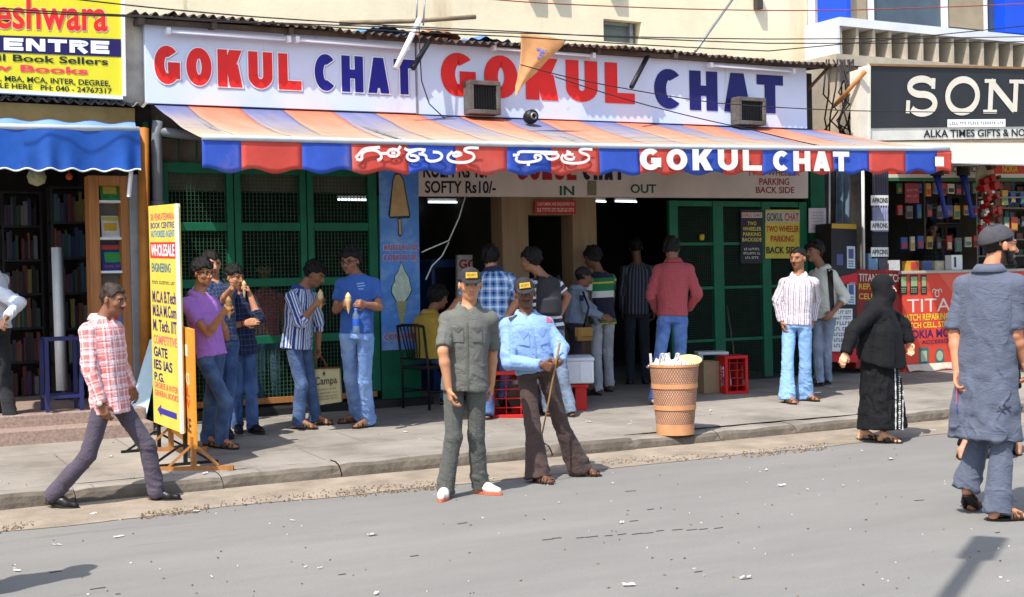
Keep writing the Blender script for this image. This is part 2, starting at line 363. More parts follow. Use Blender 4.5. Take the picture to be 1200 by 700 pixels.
# counters and fridge inside
g = MB(); g.box(XP1+.35, XD0-.05, YF+2.3, YF+2.9, .25, 1.25); g.build('counter', M['dark_wall'], sh)
def room_things():
    r = random.Random(5)
    f = thing('drinks_fridge', (FX(518, 380, YF+1.3), YF+1.6, .25), 'blue sided drinks fridge with a small white sign inside the shop opening', 'fridge')
    x0, x1 = FX(506, 330, YF+1.3), FX(538, 330, YF+1.3); zt = P(520, 304, YF+1.3).z
    g = MB(); g.box(x0, x1, YF+1.3, YF+1.9, .25, zt); g.build('cabinet', mat('blue_fridge', srgb(42, 74, 132), .4, .1, 3), f, bevel=.02)
    g = MB(); g.box(x0+.05, x1-.05, YF+1.285, YF+1.298, .5, zt-.1); g.build('glass_door', mat('dark_glass', srgb(24, 30, 36), .15, .2, 2), f)
    b = thing('shop_counter_sign', P(558, 320, YF+1.0), 'small white board with red lettering behind the guard in grey', 'sign')
    q = [P(536, 299, YF+1), P(591, 299, YF+1), P(591, 372, YF+1), P(536, 372, YF+1)]
    g = MB(); g.slab(q, .05); g.build('board', M['white_plastic'], b)
    g = MB(); Face(q).text(g, 'GOKUL', .03, .9, .78, .93, .02); g.build('lettering', ink(RED), b)
    for i, (a, c, y, d, lab) in enumerate([(396, 435, 234, 1.6, 'lit tube lamp seen through the green mesh'), (502, 590, 237, 1.4, 'long lit tube lamp over the left opening'),
                                       (470, 522, 244, 2.6, 'second lit tube lamp further inside the left opening'), (698, 710, 236, 1.8, 'short lit tube lamp next to the beige door frame'), (721, 746, 236, 2.0, 'lit tube lamp over the dark exit opening')]):
        Y = YF+d; a3, c3 = P(a, y, Y), P(c, y+.6, Y); 
        t = thing('tube_light', (a3+c3)/2, lab, 'tube light', 'lit tube lamps inside the shop')
        g = MB(); g.tube([a3, c3], .011, 8); g.build('tube', M['lamp'], t)
        g = MB(); g.obox((a3+c3)/2+Vector((0, .03, .03)), ((c3.x-a3.x)/2, 0, 0), (0, .02, 0), (0, 0, .02)); g.build('batten', M['white_plastic'], t)
room_things()
# mesh screen
def lattice(mb, x0, x1, z0, z1, y, step, r):
    k = int((x1-x0)/step)
    for i in range(1, k): xx = x0+(x1-x0)*i/k; mb.box(xx-r, xx+r, y-r, y+r, z0, z1)
    k = int((z1-z0)/step)
    for i in range(1, k): zz = z0+(z1-z0)*i/k; mb.box(x0, x1, y-r*.8+r*2, y+r*.8+r*2, zz-r, zz+r)
ms = thing('mesh_screen', ((XM0+XM1)/2, YF, .4), 'tall green framed wire mesh screen behind the young men eating ice cream', 'screen')
zr = [FZ(318, y) for y in (466, 398, 331, 266, 199)]
zb = zr[0]
vx = [FX(193, 300), FX(275, 300), FX(360, 300), FX(437, 300)]
g = MB()
for i, x in enumerate(vx):
    if i in (1, 2): g.box(x-.075, x-.006, YF-.03, YF+.04, zb, zr[-1]+.05); g.box(x+.006, x+.075, YF-.03, YF+.04, zb, zr[-1]+.05)
    else: g.box(x-.05, x+.05, YF-.03, YF+.04, zb, zr[-1]+.05)
for j, z in enumerate(zr[1:]):
    h = .045 if j < 3 else .055
    for i in range(3):
        a = vx[i]+(.05 if i == 0 else .075); b = vx[i+1]-(.075 if i < 2 else .05)
        g.box(a, b, YF-.024, YF+.03, z-h, z+h)
g.build('frame', M['green'], ms, bevel=.006)
g = MB(); g.box(vx[0], vx[3], YF-.035, YF+.05, zb-.06, zb); g.build('bottom_rail', M['wood'], ms)
g = MB()
for i in range(3):
    for j in range(4): lattice(g, vx[i]+.05, vx[i+1]-.05, zr[j], zr[j+1], YF+.005, .039, .0034)
g.build('wire_mesh', mat('green_wire', srgb(44, 80, 58), .6, .2, 9), ms)
g = MB(); zt = FZ(240, 140)
for k in range(14): x = XM0+.02+(XP0-XM0)*k/13; g.box(x-.009, x+.009, YF, YF+.02, zr[-1]+.055, zt)
g.box(XM0, XP0, YF+.021, YF+.04, zr[-1]+.3, zr[-1]+.33)
g.build('top_bars', M['dgreen'], ms)
# gate
gt = thing('mesh_gate', ((XG0+XG1)/2, YF, .25), 'green mesh gate with parking notices at the exit', 'gate')
zg1, zg0 = FZ(860, 236), gz(YF)+.03
g = MB()
for a, b in ((785, 795), (836, 848), (893, 903), (937, 946)): g.box(FX(a, 330), FX(b, 330), YF-.02, YF+.04, zg0, zg1)
g.box(FX(795, 330), FX(836, 330), YF-.01, YF+.03, zg1-.07, zg1); g.box(FX(848, 330), FX(893, 330), YF-.01, YF+.03, zg1-.07, zg1); g.box(FX(903, 330), FX(937, 330), YF-.01, YF+.03, zg1-.07, zg1)
for y in (286, 338, 400):
    z = FZ(815, y)
    for a, b in ((795, 836), (848, 893), (903, 937)): g.box(FX(a, 330), FX(b, 330), YF-.008, YF+.024, z-.02, z+.02)
g.build('frame', M['green'], gt, bevel=.005)
g = MB()
for a, b in ((795, 836), (848, 893), (903, 937)): lattice(g, FX(a, 330), FX(b, 330), zg0, zg1-.07, YF+.0, .029, .0024)
g.build('wire_mesh', mat('dull_green_wire', srgb(36, 62, 48), .6, .2, 9), gt)
g = MB(); p = FX(820), FZ(820, 278); g.lathe((p[0], YF-.05, p[1]), [(.0, -.045), (.03, -.04), (.035, 0), (.03, .03), (.0, .035)], 12); g.build('padlock', mat('brass', srgb(190, 160, 40), .4, .1, 5), gt, smooth=True)

# downpipe, rods at the pier
dp = MB(); a = P(183, 150, YF-.12); x = a.x
dp.tube([(x, YF-.12, .2), (x, YF-.12, 3.15), (x+.02, YF-.12, 3.3)], .055, 12); dp.tube([(x, YF-.12, 3.2), (x+.5, YF-.1, 3.16)], .05, 12); dp.lathe((x, YF-.12, 2.35), [(.055, 0), (.072, .0), (.072, .14), (.055, .14)], 14)
props(dp.build('drain_pipe', mat('pvc_pipe', srgb(122, 128, 136), .5, .15, 4), smooth=True, at=(x, YF-.12, .2)), 'grey drain pipe with a collar beside the green mesh screen', 'pipe')
g = MB(); g.box(FX(171), FX(177), YF-.02, YF+.04, .2, 3.3); g.box(FX(188.5), FX(190), YF-.02, YF+.04, .2, 3.3); g.build('corner_post', M['dgreen'], sh)

# fascia sign
fs = thing('fascia_sign', (7.4, 13.42, 3.5), 'wide white fascia board with red and navy capital letters over the awning', 'shop sign')
q1 = [P(169, 26, 13.42), P(486, 50, 13.42), P(488, 133, 13.42), P(171, 121, 13.42)]
q2 = [P(487.5, 50, 13.42), P(945, 80, 13.42), P(946, 151, 13.42), P(489.5, 134, 13.42)]
g = MB(); g.slab(q1, .08); g.slab(q2, .08); g.build('board', M['fascia'], fs, bevel=.004)
g = MB(); g.slab([P(487, 50, 13.41), P(488.6, 50, 13.41), P(490, 134, 13.41), P(488.4, 134, 13.41)], .03); g.build('joint_strip', M['grey_metal'], fs)
f1, f2 = Face(q1), Face(q2)
def fr(f, px, py):                    # face coordinates of a pixel (used once to place the print on its board)
    a = b = .5
    for _ in range(30):
        TL, TR, BR, BL = f.q; p = f.pt(a, b); t = P(px, py, p.y); d = t-p
        a += d.dot((TR-TL).normalized())/f.W; b += d.dot((TL-BL).normalized())/f.H
    return a, b
M['red_letter'] = mat('red_print', RED, .45, .06, 4); M['navy_letter'] = mat('navy_print', srgb(30, 26, 132), .45, .06, 4)
white_edge = mat('white_print', srgb(238, 238, 240), .5, .03, 6); shadow_ink = mat('pale_blue_print', srgb(150, 152, 176), .5, .05, 6)
def word(f, mb, s, px0, px1, pyc0, pyc1, **k):
    # px span with the letters' top / bottom pixel rows at the word's start
    a0, b0 = fr(f, px0, pyc1); a1, _ = fr(f, px1, pyc1+(px1-px0)*.045); _, b1 = fr(f, px0, pyc0)
    f.caps(mb, s, a0, a1, b0, b1, **k); return a0, a1, b0, b1
for k, (gr, m, dx) in enumerate(((.035, shadow_ink, .6), (.03, white_edge, 0))):
    g = MB()
    word(f1, g, 'GOKUL', 181+dx, 354+dx, 53+dx, 98+dx, h=.125, wd=.64, gap=.16, k=.001+.003*k, grow=gr)
    word(f1, g, 'CHAT', 369+dx, 486+dx, 63+dx, 106+dx, h=.125, wd=.64, gap=.14, k=.001+.003*k, grow=gr)
    g.build('letter_outline', m, fs)
g = MB(); word(f1, g, 'GOKUL', 181, 354, 53, 98, h=.125, wd=.64, gap=.16, k=.007); g.build('red_word', M['red_letter'], fs)
g = MB(); word(f1, g, 'CHAT', 369, 486, 63, 106, h=.125, wd=.64, gap=.14, k=.007); g.build('navy_word', M['navy_letter'], fs)
g = MB(); word(f2, g, 'GOKUL', 517, 745, 61, 112, h=.13, wd=.64, gap=.15, k=.002); g.build('red_word', M['red_letter'], fs)
g = MB(); word(f2, g, 'CHAT', 767, 918, 80, 127, h=.13, wd=.64, gap=.14, k=.002); g.build('navy_word', mat('dark_navy_print', srgb(26, 26, 100), .45, .06, 4), fs)
# tube light battens under the eave
for a, b, ya, yb, lab in ((196, 339, 37, 47, 'unlit tube light under the eave at the left end of the white fascia'), (347, 478, 47, 57, 'unlit tube light under the eave beside the bamboo poles'), (578, 696, 57, 66, 'unlit tube light behind the orange flag'), (832, 930, 77, 84, 'unlit tube light under the eave over the last navy word')):
    A, B = P(a, ya, 13.3), P(b, yb, 13.3)
    t = thing('tube_light', (A+B)/2, lab, 'tube light', 'unlit tube lights on the fascia')
    g = MB(); g.bar(A+Vector((0, .04, .012)), B+Vector((0, .04, .012)), .035, .03); g.build('batten', M['white_plastic'], t)
    g = MB(); g.tube([A+(B-A)*.03, B-(B-A)*.03], .014, 8); g.build('tube', mat('unlit_tube', (.85, .87, .9), .3, .02, 3), t, smooth=True)
    g = MB(); g.box(A.x-.01, A.x+.03, 13.27, 13.35, A.z-.025, A.z+.035); g.box(B.x-.03, B.x+.01, 13.27, 13.35, B.z-.025, B.z+.035); g.build('lamp_holder', M['white_plastic'], t)
# extract fans
for cx, cy, wv, hv, lab in ((569, 114, 37, 41, 'square grey extractor vent on the fascia over the red letters'), (882, 130, 33, 34, 'smaller extractor vent covering the last navy letters')):
    Y = 13.24; A, B = P(cx-wv/2, cy-hv/2, Y), P(cx+wv/2, cy+hv/2, Y)
    t = thing('extractor_vent', ((A.x+B.x)/2, 13.3, B.z), lab, 'vent', 'extractor vents on the fascia')
    x0, x1, z0, z1 = A.x, B.x, B.z, A.z; th = .05
    g = MB()
    g.box(x0, x1, Y, 13.41, z0, z0+th); g.box(x0, x1, Y, 13.41, z1-th, z1); g.box(x0, x0+th, Y, 13.41, z0+th, z1-th); g.box(x1-th, x1, Y, 13.41, z0+th, z1-th)
    g.build('housing', mat('vent_grey', srgb(98, 94, 88), .7, .25, 8, .2, 30), t, bevel=.006)
    g = MB(); n = 9
    for i in range(1, n): xx = x0+th+(x1-x0-2*th)*i/n; g.box(xx-.004, xx+.004, Y+.012, Y+.02, z0+th, z1-th); zz = z0+th+(z1-z0-2*th)*i/n; g.box(x0+th, x1-th, Y+.021, Y+.028, zz-.004, zz+.004)
    g.build('grille', M['black_metal'], t)
    g = MB(); g.box(x0+th, x1-th, 13.3, 13.31, z0+th, z1-th); g.build('backing', M['black_metal'], t)
# corrugated eave
def sheet_roof(parent, pts, Y0, Y1, rise, name='roof', lam=.1, amp=.022, m=None, jag=0):
    g = MB(); r = random.Random(11)
    for (x0, z0, x1, z1) in pts:
        dz = r.uniform(-.02, .02); dy = r.uniform(-jag, jag); n = int((x1-x0)/lam*6)
        g.grid(lambda u, v: (x0+(x1-x0)*u, Y0+dy+(Y1-Y0-dy)*v, z0+(z1-z0)*u+dz+rise*v+amp*math.sin(2*math.pi*(x1-x0)*u/lam)+.02*NZ.noise((u*5+x0, v*2, 0))*(1-v)), n, 4)
    return g.build(name, m or M['tin'], parent, smooth=True)
pl = [(160, 14), (205, 18), (300, 25), (390, 33), (480, 41), (530, 47), (610, 50), (665, 54), (755, 58), (830, 65), (900, 71), (980, 75)]
pts = []
for i in range(len(pl)-1):
    A, B = P(*pl[i], 13.18), P(*pl[i+1], 13.18); pts.append((A.x-.03, A.z, B.x+.04, B.z))
ro = sheet_roof(sh, pts, 13.2, 15.45, .18, jag=.05)
g = MB()
for i, c in enumerate((165, 250, 340, 430, 520, 610, 700, 790, 880, 965)):
    A = P(c, 22+(c-165)*.066, 13.3); g.bar((A.x, 13.25, A.z-.03), (A.x, 15.3, A.z+.13), .05, .06)
g.bar(P(162, 25, 13.34), P(975, 79, 13.34), .04, .05)
g.build('rafter', mat('old_rafter', srgb(88, 74, 62), .8, .2, 5), ro)
# junk on the roof: tarps and timbers
def tarp(px0, px1, py0, py1, col, lab, Y=13.6):
    g = MB(); a = P(px0, py1, Y); b = P(px1, py0, Y)
    g.grid(lambda u, v: (a.x+(b.x-a.x)*u, Y+.9*v, a.z-.02+(b.z-a.z)*(.35+.65*v)*(1-abs(2*u-1)**3)+.05*NZ.noise((u*6, v*5, px0))), 26, 10)
    props(g.build('tarpaulin', mat('tarpaulin', col, .45, .15, 5, .4, 12), smooth=True, at=a), lab, 'tarpaulin')
tarp(172, 238, 9, 24, srgb(48, 120, 196), 'crumpled blue plastic sheet at the left end of the tin roof', 13.5)
tarp(262, 310, 17, 29, srgb(90, 156, 210), 'pale blue plastic sheet lying on the tin roof')
tarp(430, 480, 22, 33, srgb(60, 140, 220), 'bright blue plastic sheet under the loose timber on the roof')
tarp(490, 540, 25, 39, srgb(150, 88, 56), 'rusty brown sheet folded on the tin roof by the bamboo poles')
tarp(548, 600, 36, 46, srgb(80, 130, 200), 'blue rag of plastic on the roof left of the orange flag')
def pole(name, pts, r, m, lab, cat, n=8):
    g = MB(); g.tube(pts, r, n); return props(g.build(name, m, smooth=True, at=pts[0]), lab, cat)
pole('timber_pole', [P(398, 27, 13.5), P(480, 25, 13.4), P(557, 20, 13.4)], .026, M['bamboo'], 'weathered timber pole lying along the roof edge', 'pole')
pole('pvc_pipe', [P(492, 22, 12.95), P(464, 80, 12.9)], .03, M['white_plastic'], 'broken white pipe hanging slanted from the roof edge', 'pipe', 12)
pole('bracket_arm', [P(503, 48, 13.25), P(484, 80, 12.95)], .03, M['black_metal'], 'dark strut under the roof by the broken white pipe', 'strut')
pole('bracket_arm', [P(759, 66, 13.35), P(740, 102, 13.0)], .03, M['black_metal'], 'short dark strut between the red word and the navy word', 'strut')
pole('stay_rod', [P(858, 0, 14.6), P(815, 60, 13.8)], .018, M['grey_metal'], 'thin grey stay rod leaning against the cream wall over the roof', 'rod')
pole('stay_rod', [P(489, -6, 13.1), P(488, 26, 13.1)], .01, M['grey_metal'], 'thin upright rod over the broken white pipe', 'rod')
pole('stay_rod', [P(498, -6, 13.1), P(496, 30, 13.1)], .01, M['grey_metal'], 'thin upright rod just right of its twin over the broken pipe', 'rod')
# orange flag
g = MB(); A, B, C_ = P(609, 40, 12.6), P(660, 47, 12.6), P(603, 116, 12.6)
def flag(u, v):
    w_ = (1-v)**.62; l_ = A+(C_-A)*v; p = l_+(B-A)*u*w_+Vector((.02, 0, .16*u))*v
    return p+Vector((.02*math.sin(5*v+u), -.02+.014*math.sin(6*u+3*v), .012*math.sin(9*v+4*u)))
g.grid(flag, 20, 26)
fm = mat('orange_cloth', srgb(204, 146, 96), .8, .12, 4, .3, 20)
fl = g.build('flag', fm, smooth=True, at=A); sl = fl.modifiers.new('thickness', 'SOLIDIFY'); sl.thickness = .004
props(fl, 'torn orange flag hanging over the red letters of the fascia', 'flag')
g = MB(); r = random.Random(2)
for k in range(26):
    u0, v0 = r.uniform(.38, .62), r.uniform(.2, .36)
    q = [flag(u0, v0), flag(u0+.05, v0), flag(u0+.05, v0+.02), flag(u0, v0+.02)]; g.quad([p+Vector((0, -.012, 0)) for p in q])
BASE[fl] = Vector(A); g.build('emblem', ink(srgb(110, 120, 190)), fl)

# ------------------------------------------------------------------ striped awning
aw = thing('striped_awning', (7.4, 11.1, 2.7), 'long red and blue striped awning with a scalloped lettered valance', 'awning')
AY = 11.3
bx = [236, 282, 353, 411, 477, 533, 593, 645, 701, 748, 800, 846, 893, 931, 975, 1017, 1060, 1097, 1114]
def dusty_front(m):     # street dust lies thickest on the low front of the canopy, thinning out in streaks towards the wall
    n = m.node_tree; L = n.links; b = n.nodes['Principled BSDF']; tc = n.nodes.new('ShaderNodeTexCoord'); sp = n.nodes.new('ShaderNodeSeparateXYZ'); L.new(tc.outputs['Object'], sp.inputs[0])
    r1 = n.nodes.new('ShaderNodeMapRange'); r1.inputs[1].default_value = 2.5; r1.inputs[2].default_value = .5; r1.inputs[3].default_value = -.1; r1.inputs[4].default_value = 1.1; L.new(sp.outputs[1], r1.inputs[0])
    mp = n.nodes.new('ShaderNodeMapping'); mp.inputs['Scale'].default_value = (4, .7, 1); L.new(tc.outputs['Object'], mp.inputs[0]); nz = n.nodes.new('ShaderNodeTexNoise'); nz.inputs['Scale'].default_value = 1.6; nz.inputs['Detail'].default_value = 6; L.new(mp.outputs[0], nz.inputs['Vector'])
    ad = n.nodes.new('ShaderNodeMath'); ad.operation = 'MULTIPLY_ADD'; L.new(nz.outputs[0], ad.inputs[0]); ad.inputs[1].default_value = .7; ad.inputs[2].default_value = -.35
    sm = n.nodes.new('ShaderNodeMath'); sm.operation = 'ADD'; sm.use_clamp = True; L.new(r1.outputs[0], sm.inputs[0]); L.new(ad.outputs[0], sm.inputs[1])
    mx = n.nodes.new('ShaderNodeMix'); mx.data_type = 'RGBA'; src = b.inputs['Base Color'].links[0].from_socket; L.new(sm.outputs[0], mx.inputs[0]); L.new(src, mx.inputs[6]); mx.inputs[7].default_value = (*srgb(168, 152, 130), 1); L.new(mx.outputs[2], b.inputs['Base Color'])
M['aw_red'] = mat('awning_red', srgb(200, 74, 62), .8, .1, 3, .5, 7); M['aw_blue'] = mat('awning_blue', srgb(50, 82, 176), .8, .1, 3, .5, 7)
for m in (M['aw_red'], M['aw_blue']): patches(m, srgb(170, 140, 124), 1.6, .54, .74, (1, 1, .5), .45)
M['can_red'] = mat('faded_red_canvas', srgb(216, 110, 80), .85, .1, 2, .35, 9); M['can_blue'] = mat('faded_blue_canvas', srgb(98, 106, 152), .85, .1, 2, .35, 9)
for m in (M['can_red'], M['can_blue']): (dusty_front(m), patches(m, srgb(150, 130, 110), 2.6, .56, .72, (.6, 3, 1), .5))
def front(px): t = (px-236)/(1112-236); return P(px, 161+14*t+3*math.sin(t*math.pi), AY)
can = MB(); val = MB()
for i in range(len(bx)-1):
    A, B = front(bx[i]), front(bx[i+1]); can.cur = val.cur = 1 if i % 2 == 0 else 0
    # back edge on the wall straight behind, following the fascia's lower edge
    def back(X):
        t = (X-XL)/(XR-XL); return Vector((X+.12*(1-t)-.0, YF-.12, P(172, 121, 13.42).z*(1-t)+P(946, 151, 13.42).z*t-.0))
    bA, bB = back(A.x), back(B.x)
    def sheet(u, v):
        p = (A+(B-A)*u)*(1-v)+(bA+(bB-bA)*u)*v; x = p.x
        p.z += -.05*math.sin(math.pi*v)+.022*math.sin(x*2.1+v*2)*math.sin(math.pi*v)+.02*NZ.noise((x*1.5, v*4, 0))*math.sin(math.pi*min(1, v*1.02)); return p
    can.grid(sheet, 8, 16)
    def vl(u, v):
        p = A+(B-A)*u; x = p.x; t = (bx[i]-236)/(878)
        drop = .265-.015*t+.022*math.cos(2*math.pi*x/.42)
        return Vector((x, AY-.012+.008*math.sin(x*7)*v+.012*math.sin(x*2.3)*v, p.z-.02-drop*v))
    val.grid(vl, 10, 6)
co = can.build('canopy', [M['can_red'], M['can_blue']], aw, smooth=True); m_ = co.modifiers.new('thickness', 'SOLIDIFY'); m_.thickness = .004
vo = val.build('valance', [M['aw_red'], M['aw_blue']], aw, smooth=True); m_ = vo.modifiers.new('thickness', 'SOLIDIFY'); m_.thickness = .004
g = MB(); g.tube([front(x)+Vector((0, -.01, .0)) for x in range(236, 1113, 40)]+[front(1112)], .026, 10); g.build('front_pole', mat('white_pole', srgb(186, 192, 198), .4, .08, 5), aw, smooth=True)
g = MB()
for x in (XL+.25, 5.2, 7.4, 9.6, XR-.2):
    A = Vector((x, AY+.05, front(600).z-.02)); g.tube([A, (x, YF-.02, 3.42)], .016, 8)
g.build('support_arm', M['grey_metal'], aw, smooth=True)
# valance lettering
vf = Face([front(236)+Vector((0, -.045, -.02)), front(1112)+Vector((0, -.045, -.02)), front(1112)+Vector((0, -.045, -.27)), front(236)+Vector((0, -.045, -.27))], .0)
wm = mat('white_cloth_print', srgb(232, 226, 220), .6, .06, 5)
g = MB()
a0, b0 = fr(vf, 750, 200); a1, b1 = fr(vf, 893, 176); vf.caps(g, 'GOKUL', a0, a1, b0+.02, b1, h=.125, wd=.8, gap=.2)
a0, b0 = fr(vf, 906, 201); a1, b1 = fr(vf, 995, 178); vf.caps(g, 'CHAT', a0, a1, b0+.02, b1, h=.13, wd=.78, gap=.14, k=.0005)
g.build('lettering', wm, aw)
TEL1 = [[(163, 98), (190, 108), (206, 95), (200, 66), (225, 42), (275, 33), (320, 45), (342, 75), (338, 98), (312, 108)], [(158, 92), (185, 60), (218, 24), (330, 17)],
        [(440, 80), (400, 80), (380, 58), (395, 36), (425, 28), (455, 38), (468, 60), (440, 82)], [(410, 56), (438, 56)], [(340, 60), (385, 60)], [(455, 36), (474, 8)],
        [(500, 24), (530, 42), (600, 30), (650, 35)], [(590, 34), (540, 52), (515, 78), (530, 106), (575, 114), (608, 94), (575, 74), (540, 74)],
        [(600, 62), (655, 72), (655, 104), (690, 118), (750, 106), (770, 76), (745, 52), (700, 50)], [(640, 34), (625, 60)],
        [(905, 66), (875, 48), (842, 62), (850, 82), (890, 74), (905, 62)], [(840, 46), (802, 78), (812, 110), (870, 125), (950, 122), (995, 95), (985, 60), (930, 48), (920, 30), (950, 19), (1022, 22)]]
TEL2 = [[(185, 72), (228, 70), (220, 46), (330, 48), (500, 52)], [(215, 82), (203, 108), (240, 124), (320, 120), (382, 104), (384, 76), (345, 68), (335, 86), (352, 96)], [(283, 138), (305, 138)],
        [(372, 56), (430, 62), (500, 62), (508, 84), (470, 102), (428, 98), (420, 78)], [(420, 76), (400, 60)],
        [(610, 68), (570, 62), (548, 80), (560, 100), (610, 104), (616, 80)], [(560, 44), (590, 56)], [(540, 66), (522, 92), (540, 122), (600, 130), (680, 126), (722, 102), (716, 70), (660, 56), (650, 36), (680, 28), (742, 32)]]
g = MB()
def smooth_line(l):
    for _ in range(2):
        o = [l[0]]
        for a, b in zip(l, l[1:]): o += [(a[0]*.75+b[0]*.25, a[1]*.75+b[1]*.25), (a[0]*.25+b[0]*.75, a[1]*.25+b[1]*.75)]
        l = o+[l[-1]]
    return l
def telugu(f, mb, data, ox, oy, h, k=0):
    for i, l in enumerate(data): f.line(mb, [fr2(f, ox+a/6, oy+b/6) for a, b in smooth_line(l)], h, k+.0004*i)
def fr2(f, px, py):
    TL, TR, BR, BL = f.q; p = P(px, py, f.q[0].y); d = p-BL; return d.dot((BR-BL).normalized())/f.W, ((p.z-(BL.z+(BR.z-BL.z)*d.dot((BR-BL).normalized())/f.W))/f.H)
telugu(vf, g, TEL1, 390, 170, .0135); telugu(vf, g, TEL2, 570, 170, .0135)
g.build('telugu_lettering', wm, aw)
g = MB(); a0, b0 = fr(vf, 1096, 195); a1, b1 = fr(vf, 1106, 184); vf.rect(g, a0, a1, b0, b1); g.build('maker_label', white_edge, aw)

# ------------------------------------------------------------------ lower sign board
ls = thing('lintel_sign', (8.5, YF-.04, 2.6), 'long dull white price and name board under the awning', 'sign')
q = [P(491, 185, YF-.05), P(947, 185, YF-.05), P(947, 232.5, YF-.05), P(491, 230, YF-.05)]
g = MB(); g.slab(q, .1); g.build('board', M['lowsign'], ls)
lf = Face(q)
def wl(mb, f, s, x0, x1, y0, y1, off=.022, k=0, caps=False, **kw):
    a0, b0 = fr(f, x0, y1); a1, _ = fr(f, x1, y1); _, b1 = fr(f, x0, y0)
    (f.caps if caps else f.text)(mb, s, a0, a1, b0, b1, **(kw if caps else dict(off=off, k=k)))
g = MB(); wl(g, lf, 'KULFI Rs 15/-', 496, 577, 188, 208.5); wl(g, lf, 'SOFTY Rs10/-', 498, 581, 212, 226.5); g.build('price_lettering', ink(srgb(30, 26, 40)), ls)
g = MB(); wl(g, lf, 'GOKUL', 606, 676, 190, 211, caps=True, h=.14, wd=.66, gap=.14); g.build('red_lettering', ink(srgb(168, 36, 34)), ls)
g = MB(); wl(g, lf, 'CHAT', 683, 731, 190, 211, caps=True, h=.14, wd=.66, gap=.14); g.build('dark_lettering', ink(srgb(30, 28, 50)), ls)
g = MB(); wl(g, lf, 'IN', 656, 673, 218, 229); wl(g, lf, 'OUT', 739, 769, 216, 226.5); g.build('green_lettering', ink(srgb(14, 84, 56)), ls)
g = MB(); wl(g, lf, 'TWO WHEELER', 876, 937, 199, 206, .015); wl(g, lf, 'PARKING', 890, 925, 209, 217, .015); wl(g, lf, 'BACK SIDE', 886, 931, 219, 226.5, .015); g.build('red_lettering', ink(srgb(150, 34, 40)), ls)
g = MB(); telugu(lf, g, [[(x*.42, y*.26) for x, y in l] for l in TEL1], 741, 189, .016); g.build('telugu_lettering', ink(srgb(168, 36, 34)), ls)
g = MB(); telugu(lf, g, [[(x*.45, y*.22) for x, y in l] for l in TEL2], 806, 189, .016); g.build('telugu_lettering', ink(srgb(34, 26, 40)), ls)
g = MB(); g.slab([P(689, 212, YF-.06), P(699, 212, YF-.06), P(699, 229, YF-.06), P(689, 229, YF-.06)], .01); g.build('stuck_paper', mat('old_paper', srgb(128, 122, 100), .8, .2, 9), ls)

# ------------------------------------------------------------------ kulfi poster on the pillar
po = thing('ice_cream_poster', (FX(467), YF-.03, 1.1), 'tall blue sky poster showing a kulfi stick and an ice cream cone', 'poster')
q = [P(444, 197, YF-.02), P(490, 197, YF-.02), P(493, 409, YF-.02), P(447.5, 411, YF-.02)]
pm = mat('sky_print', srgb(84, 142, 222), .4, .1, 2); patches(pm, srgb(150, 182, 226), 2.6, .48, .68, (1, 1, 1.4), .8)
g = MB(); g.slab(q, .015); g.build('sheet', pm, po)
pf = Face(q)
def pp(pts): return [fr(pf, x, y) for x, y in pts]
g = MB(); pf.poly(g, pp([(463, 203), (469, 203), (473, 210), (481, 252), (480, 256), (457, 256), (455, 252), (460, 210)][::-1]), .0)
pf.poly(g, pp([(466, 256), (470, 256), (471.5, 275), (469, 278), (466.5, 275)][::-1]), .0002); g.build('picture_outline', ink(srgb(40, 50, 70)), po)
g = MB(); pf.poly(g, pp([(463.5, 205), (468.5, 205), (472, 211), (479.5, 253), (457, 254), (461, 211)][::-1]), .002); pf.poly(g, pp([(467, 257), (469.5, 257), (470.5, 274), (469, 276), (467.5, 274)][::-1]), .002); g.build('kulfi_picture', mat('kulfi_print', srgb(190, 160, 112), .5, .1, 9), po)
cream = [(470, 308), (474, 318), (479, 326), (480, 333), (482, 340), (479, 347), (475, 352), (475, 354), (465, 354), (463, 350), (459, 342), (460, 335), (463, 330), (463, 324), (467, 318)]
g = MB(); pf.poly(g, pp([(470+(x-470)*1.1, 332+(y-332)*1.06) for x, y in cream][::-1]), .0004); g.build('picture_outline', ink(srgb(40, 60, 70)), po)
g = MB(); pf.poly(g, pp(cream[::-1]), .002); g.build('cream_picture', mat('cream_print', srgb(196, 214, 196), .5, .14, 14), po)
g = MB(); pf.poly(g, pp([(464, 353), (477, 353), (471.5, 384), (470, 384)][::-1]), .0025); g.build('cone_picture', mat('cone_print', srgb(168, 166, 120), .5, .2, 60), po)
for j, (s, x0, x1, y0, y1) in enumerate((('KULFI RS 15/-', 450, 491, 287, 294), ('CONE RS 10/-', 449, 490, 299, 306), ('CONE RS 10/-', 450, 500, 391.5, 399))):
    if j == 2: s, x1 = 'CONE RS', 483
    g = MB(); wl(g, pf, s, x0-.4, x1+.4, y0-.4, y1+.4, .03, .001); g.build('letter_outline', white_edge, po)
    g = MB(); wl(g, pf, s, x0, x1, y0, y1, .008, .003); g.build('lettering', ink(srgb(190, 30, 30)), po)

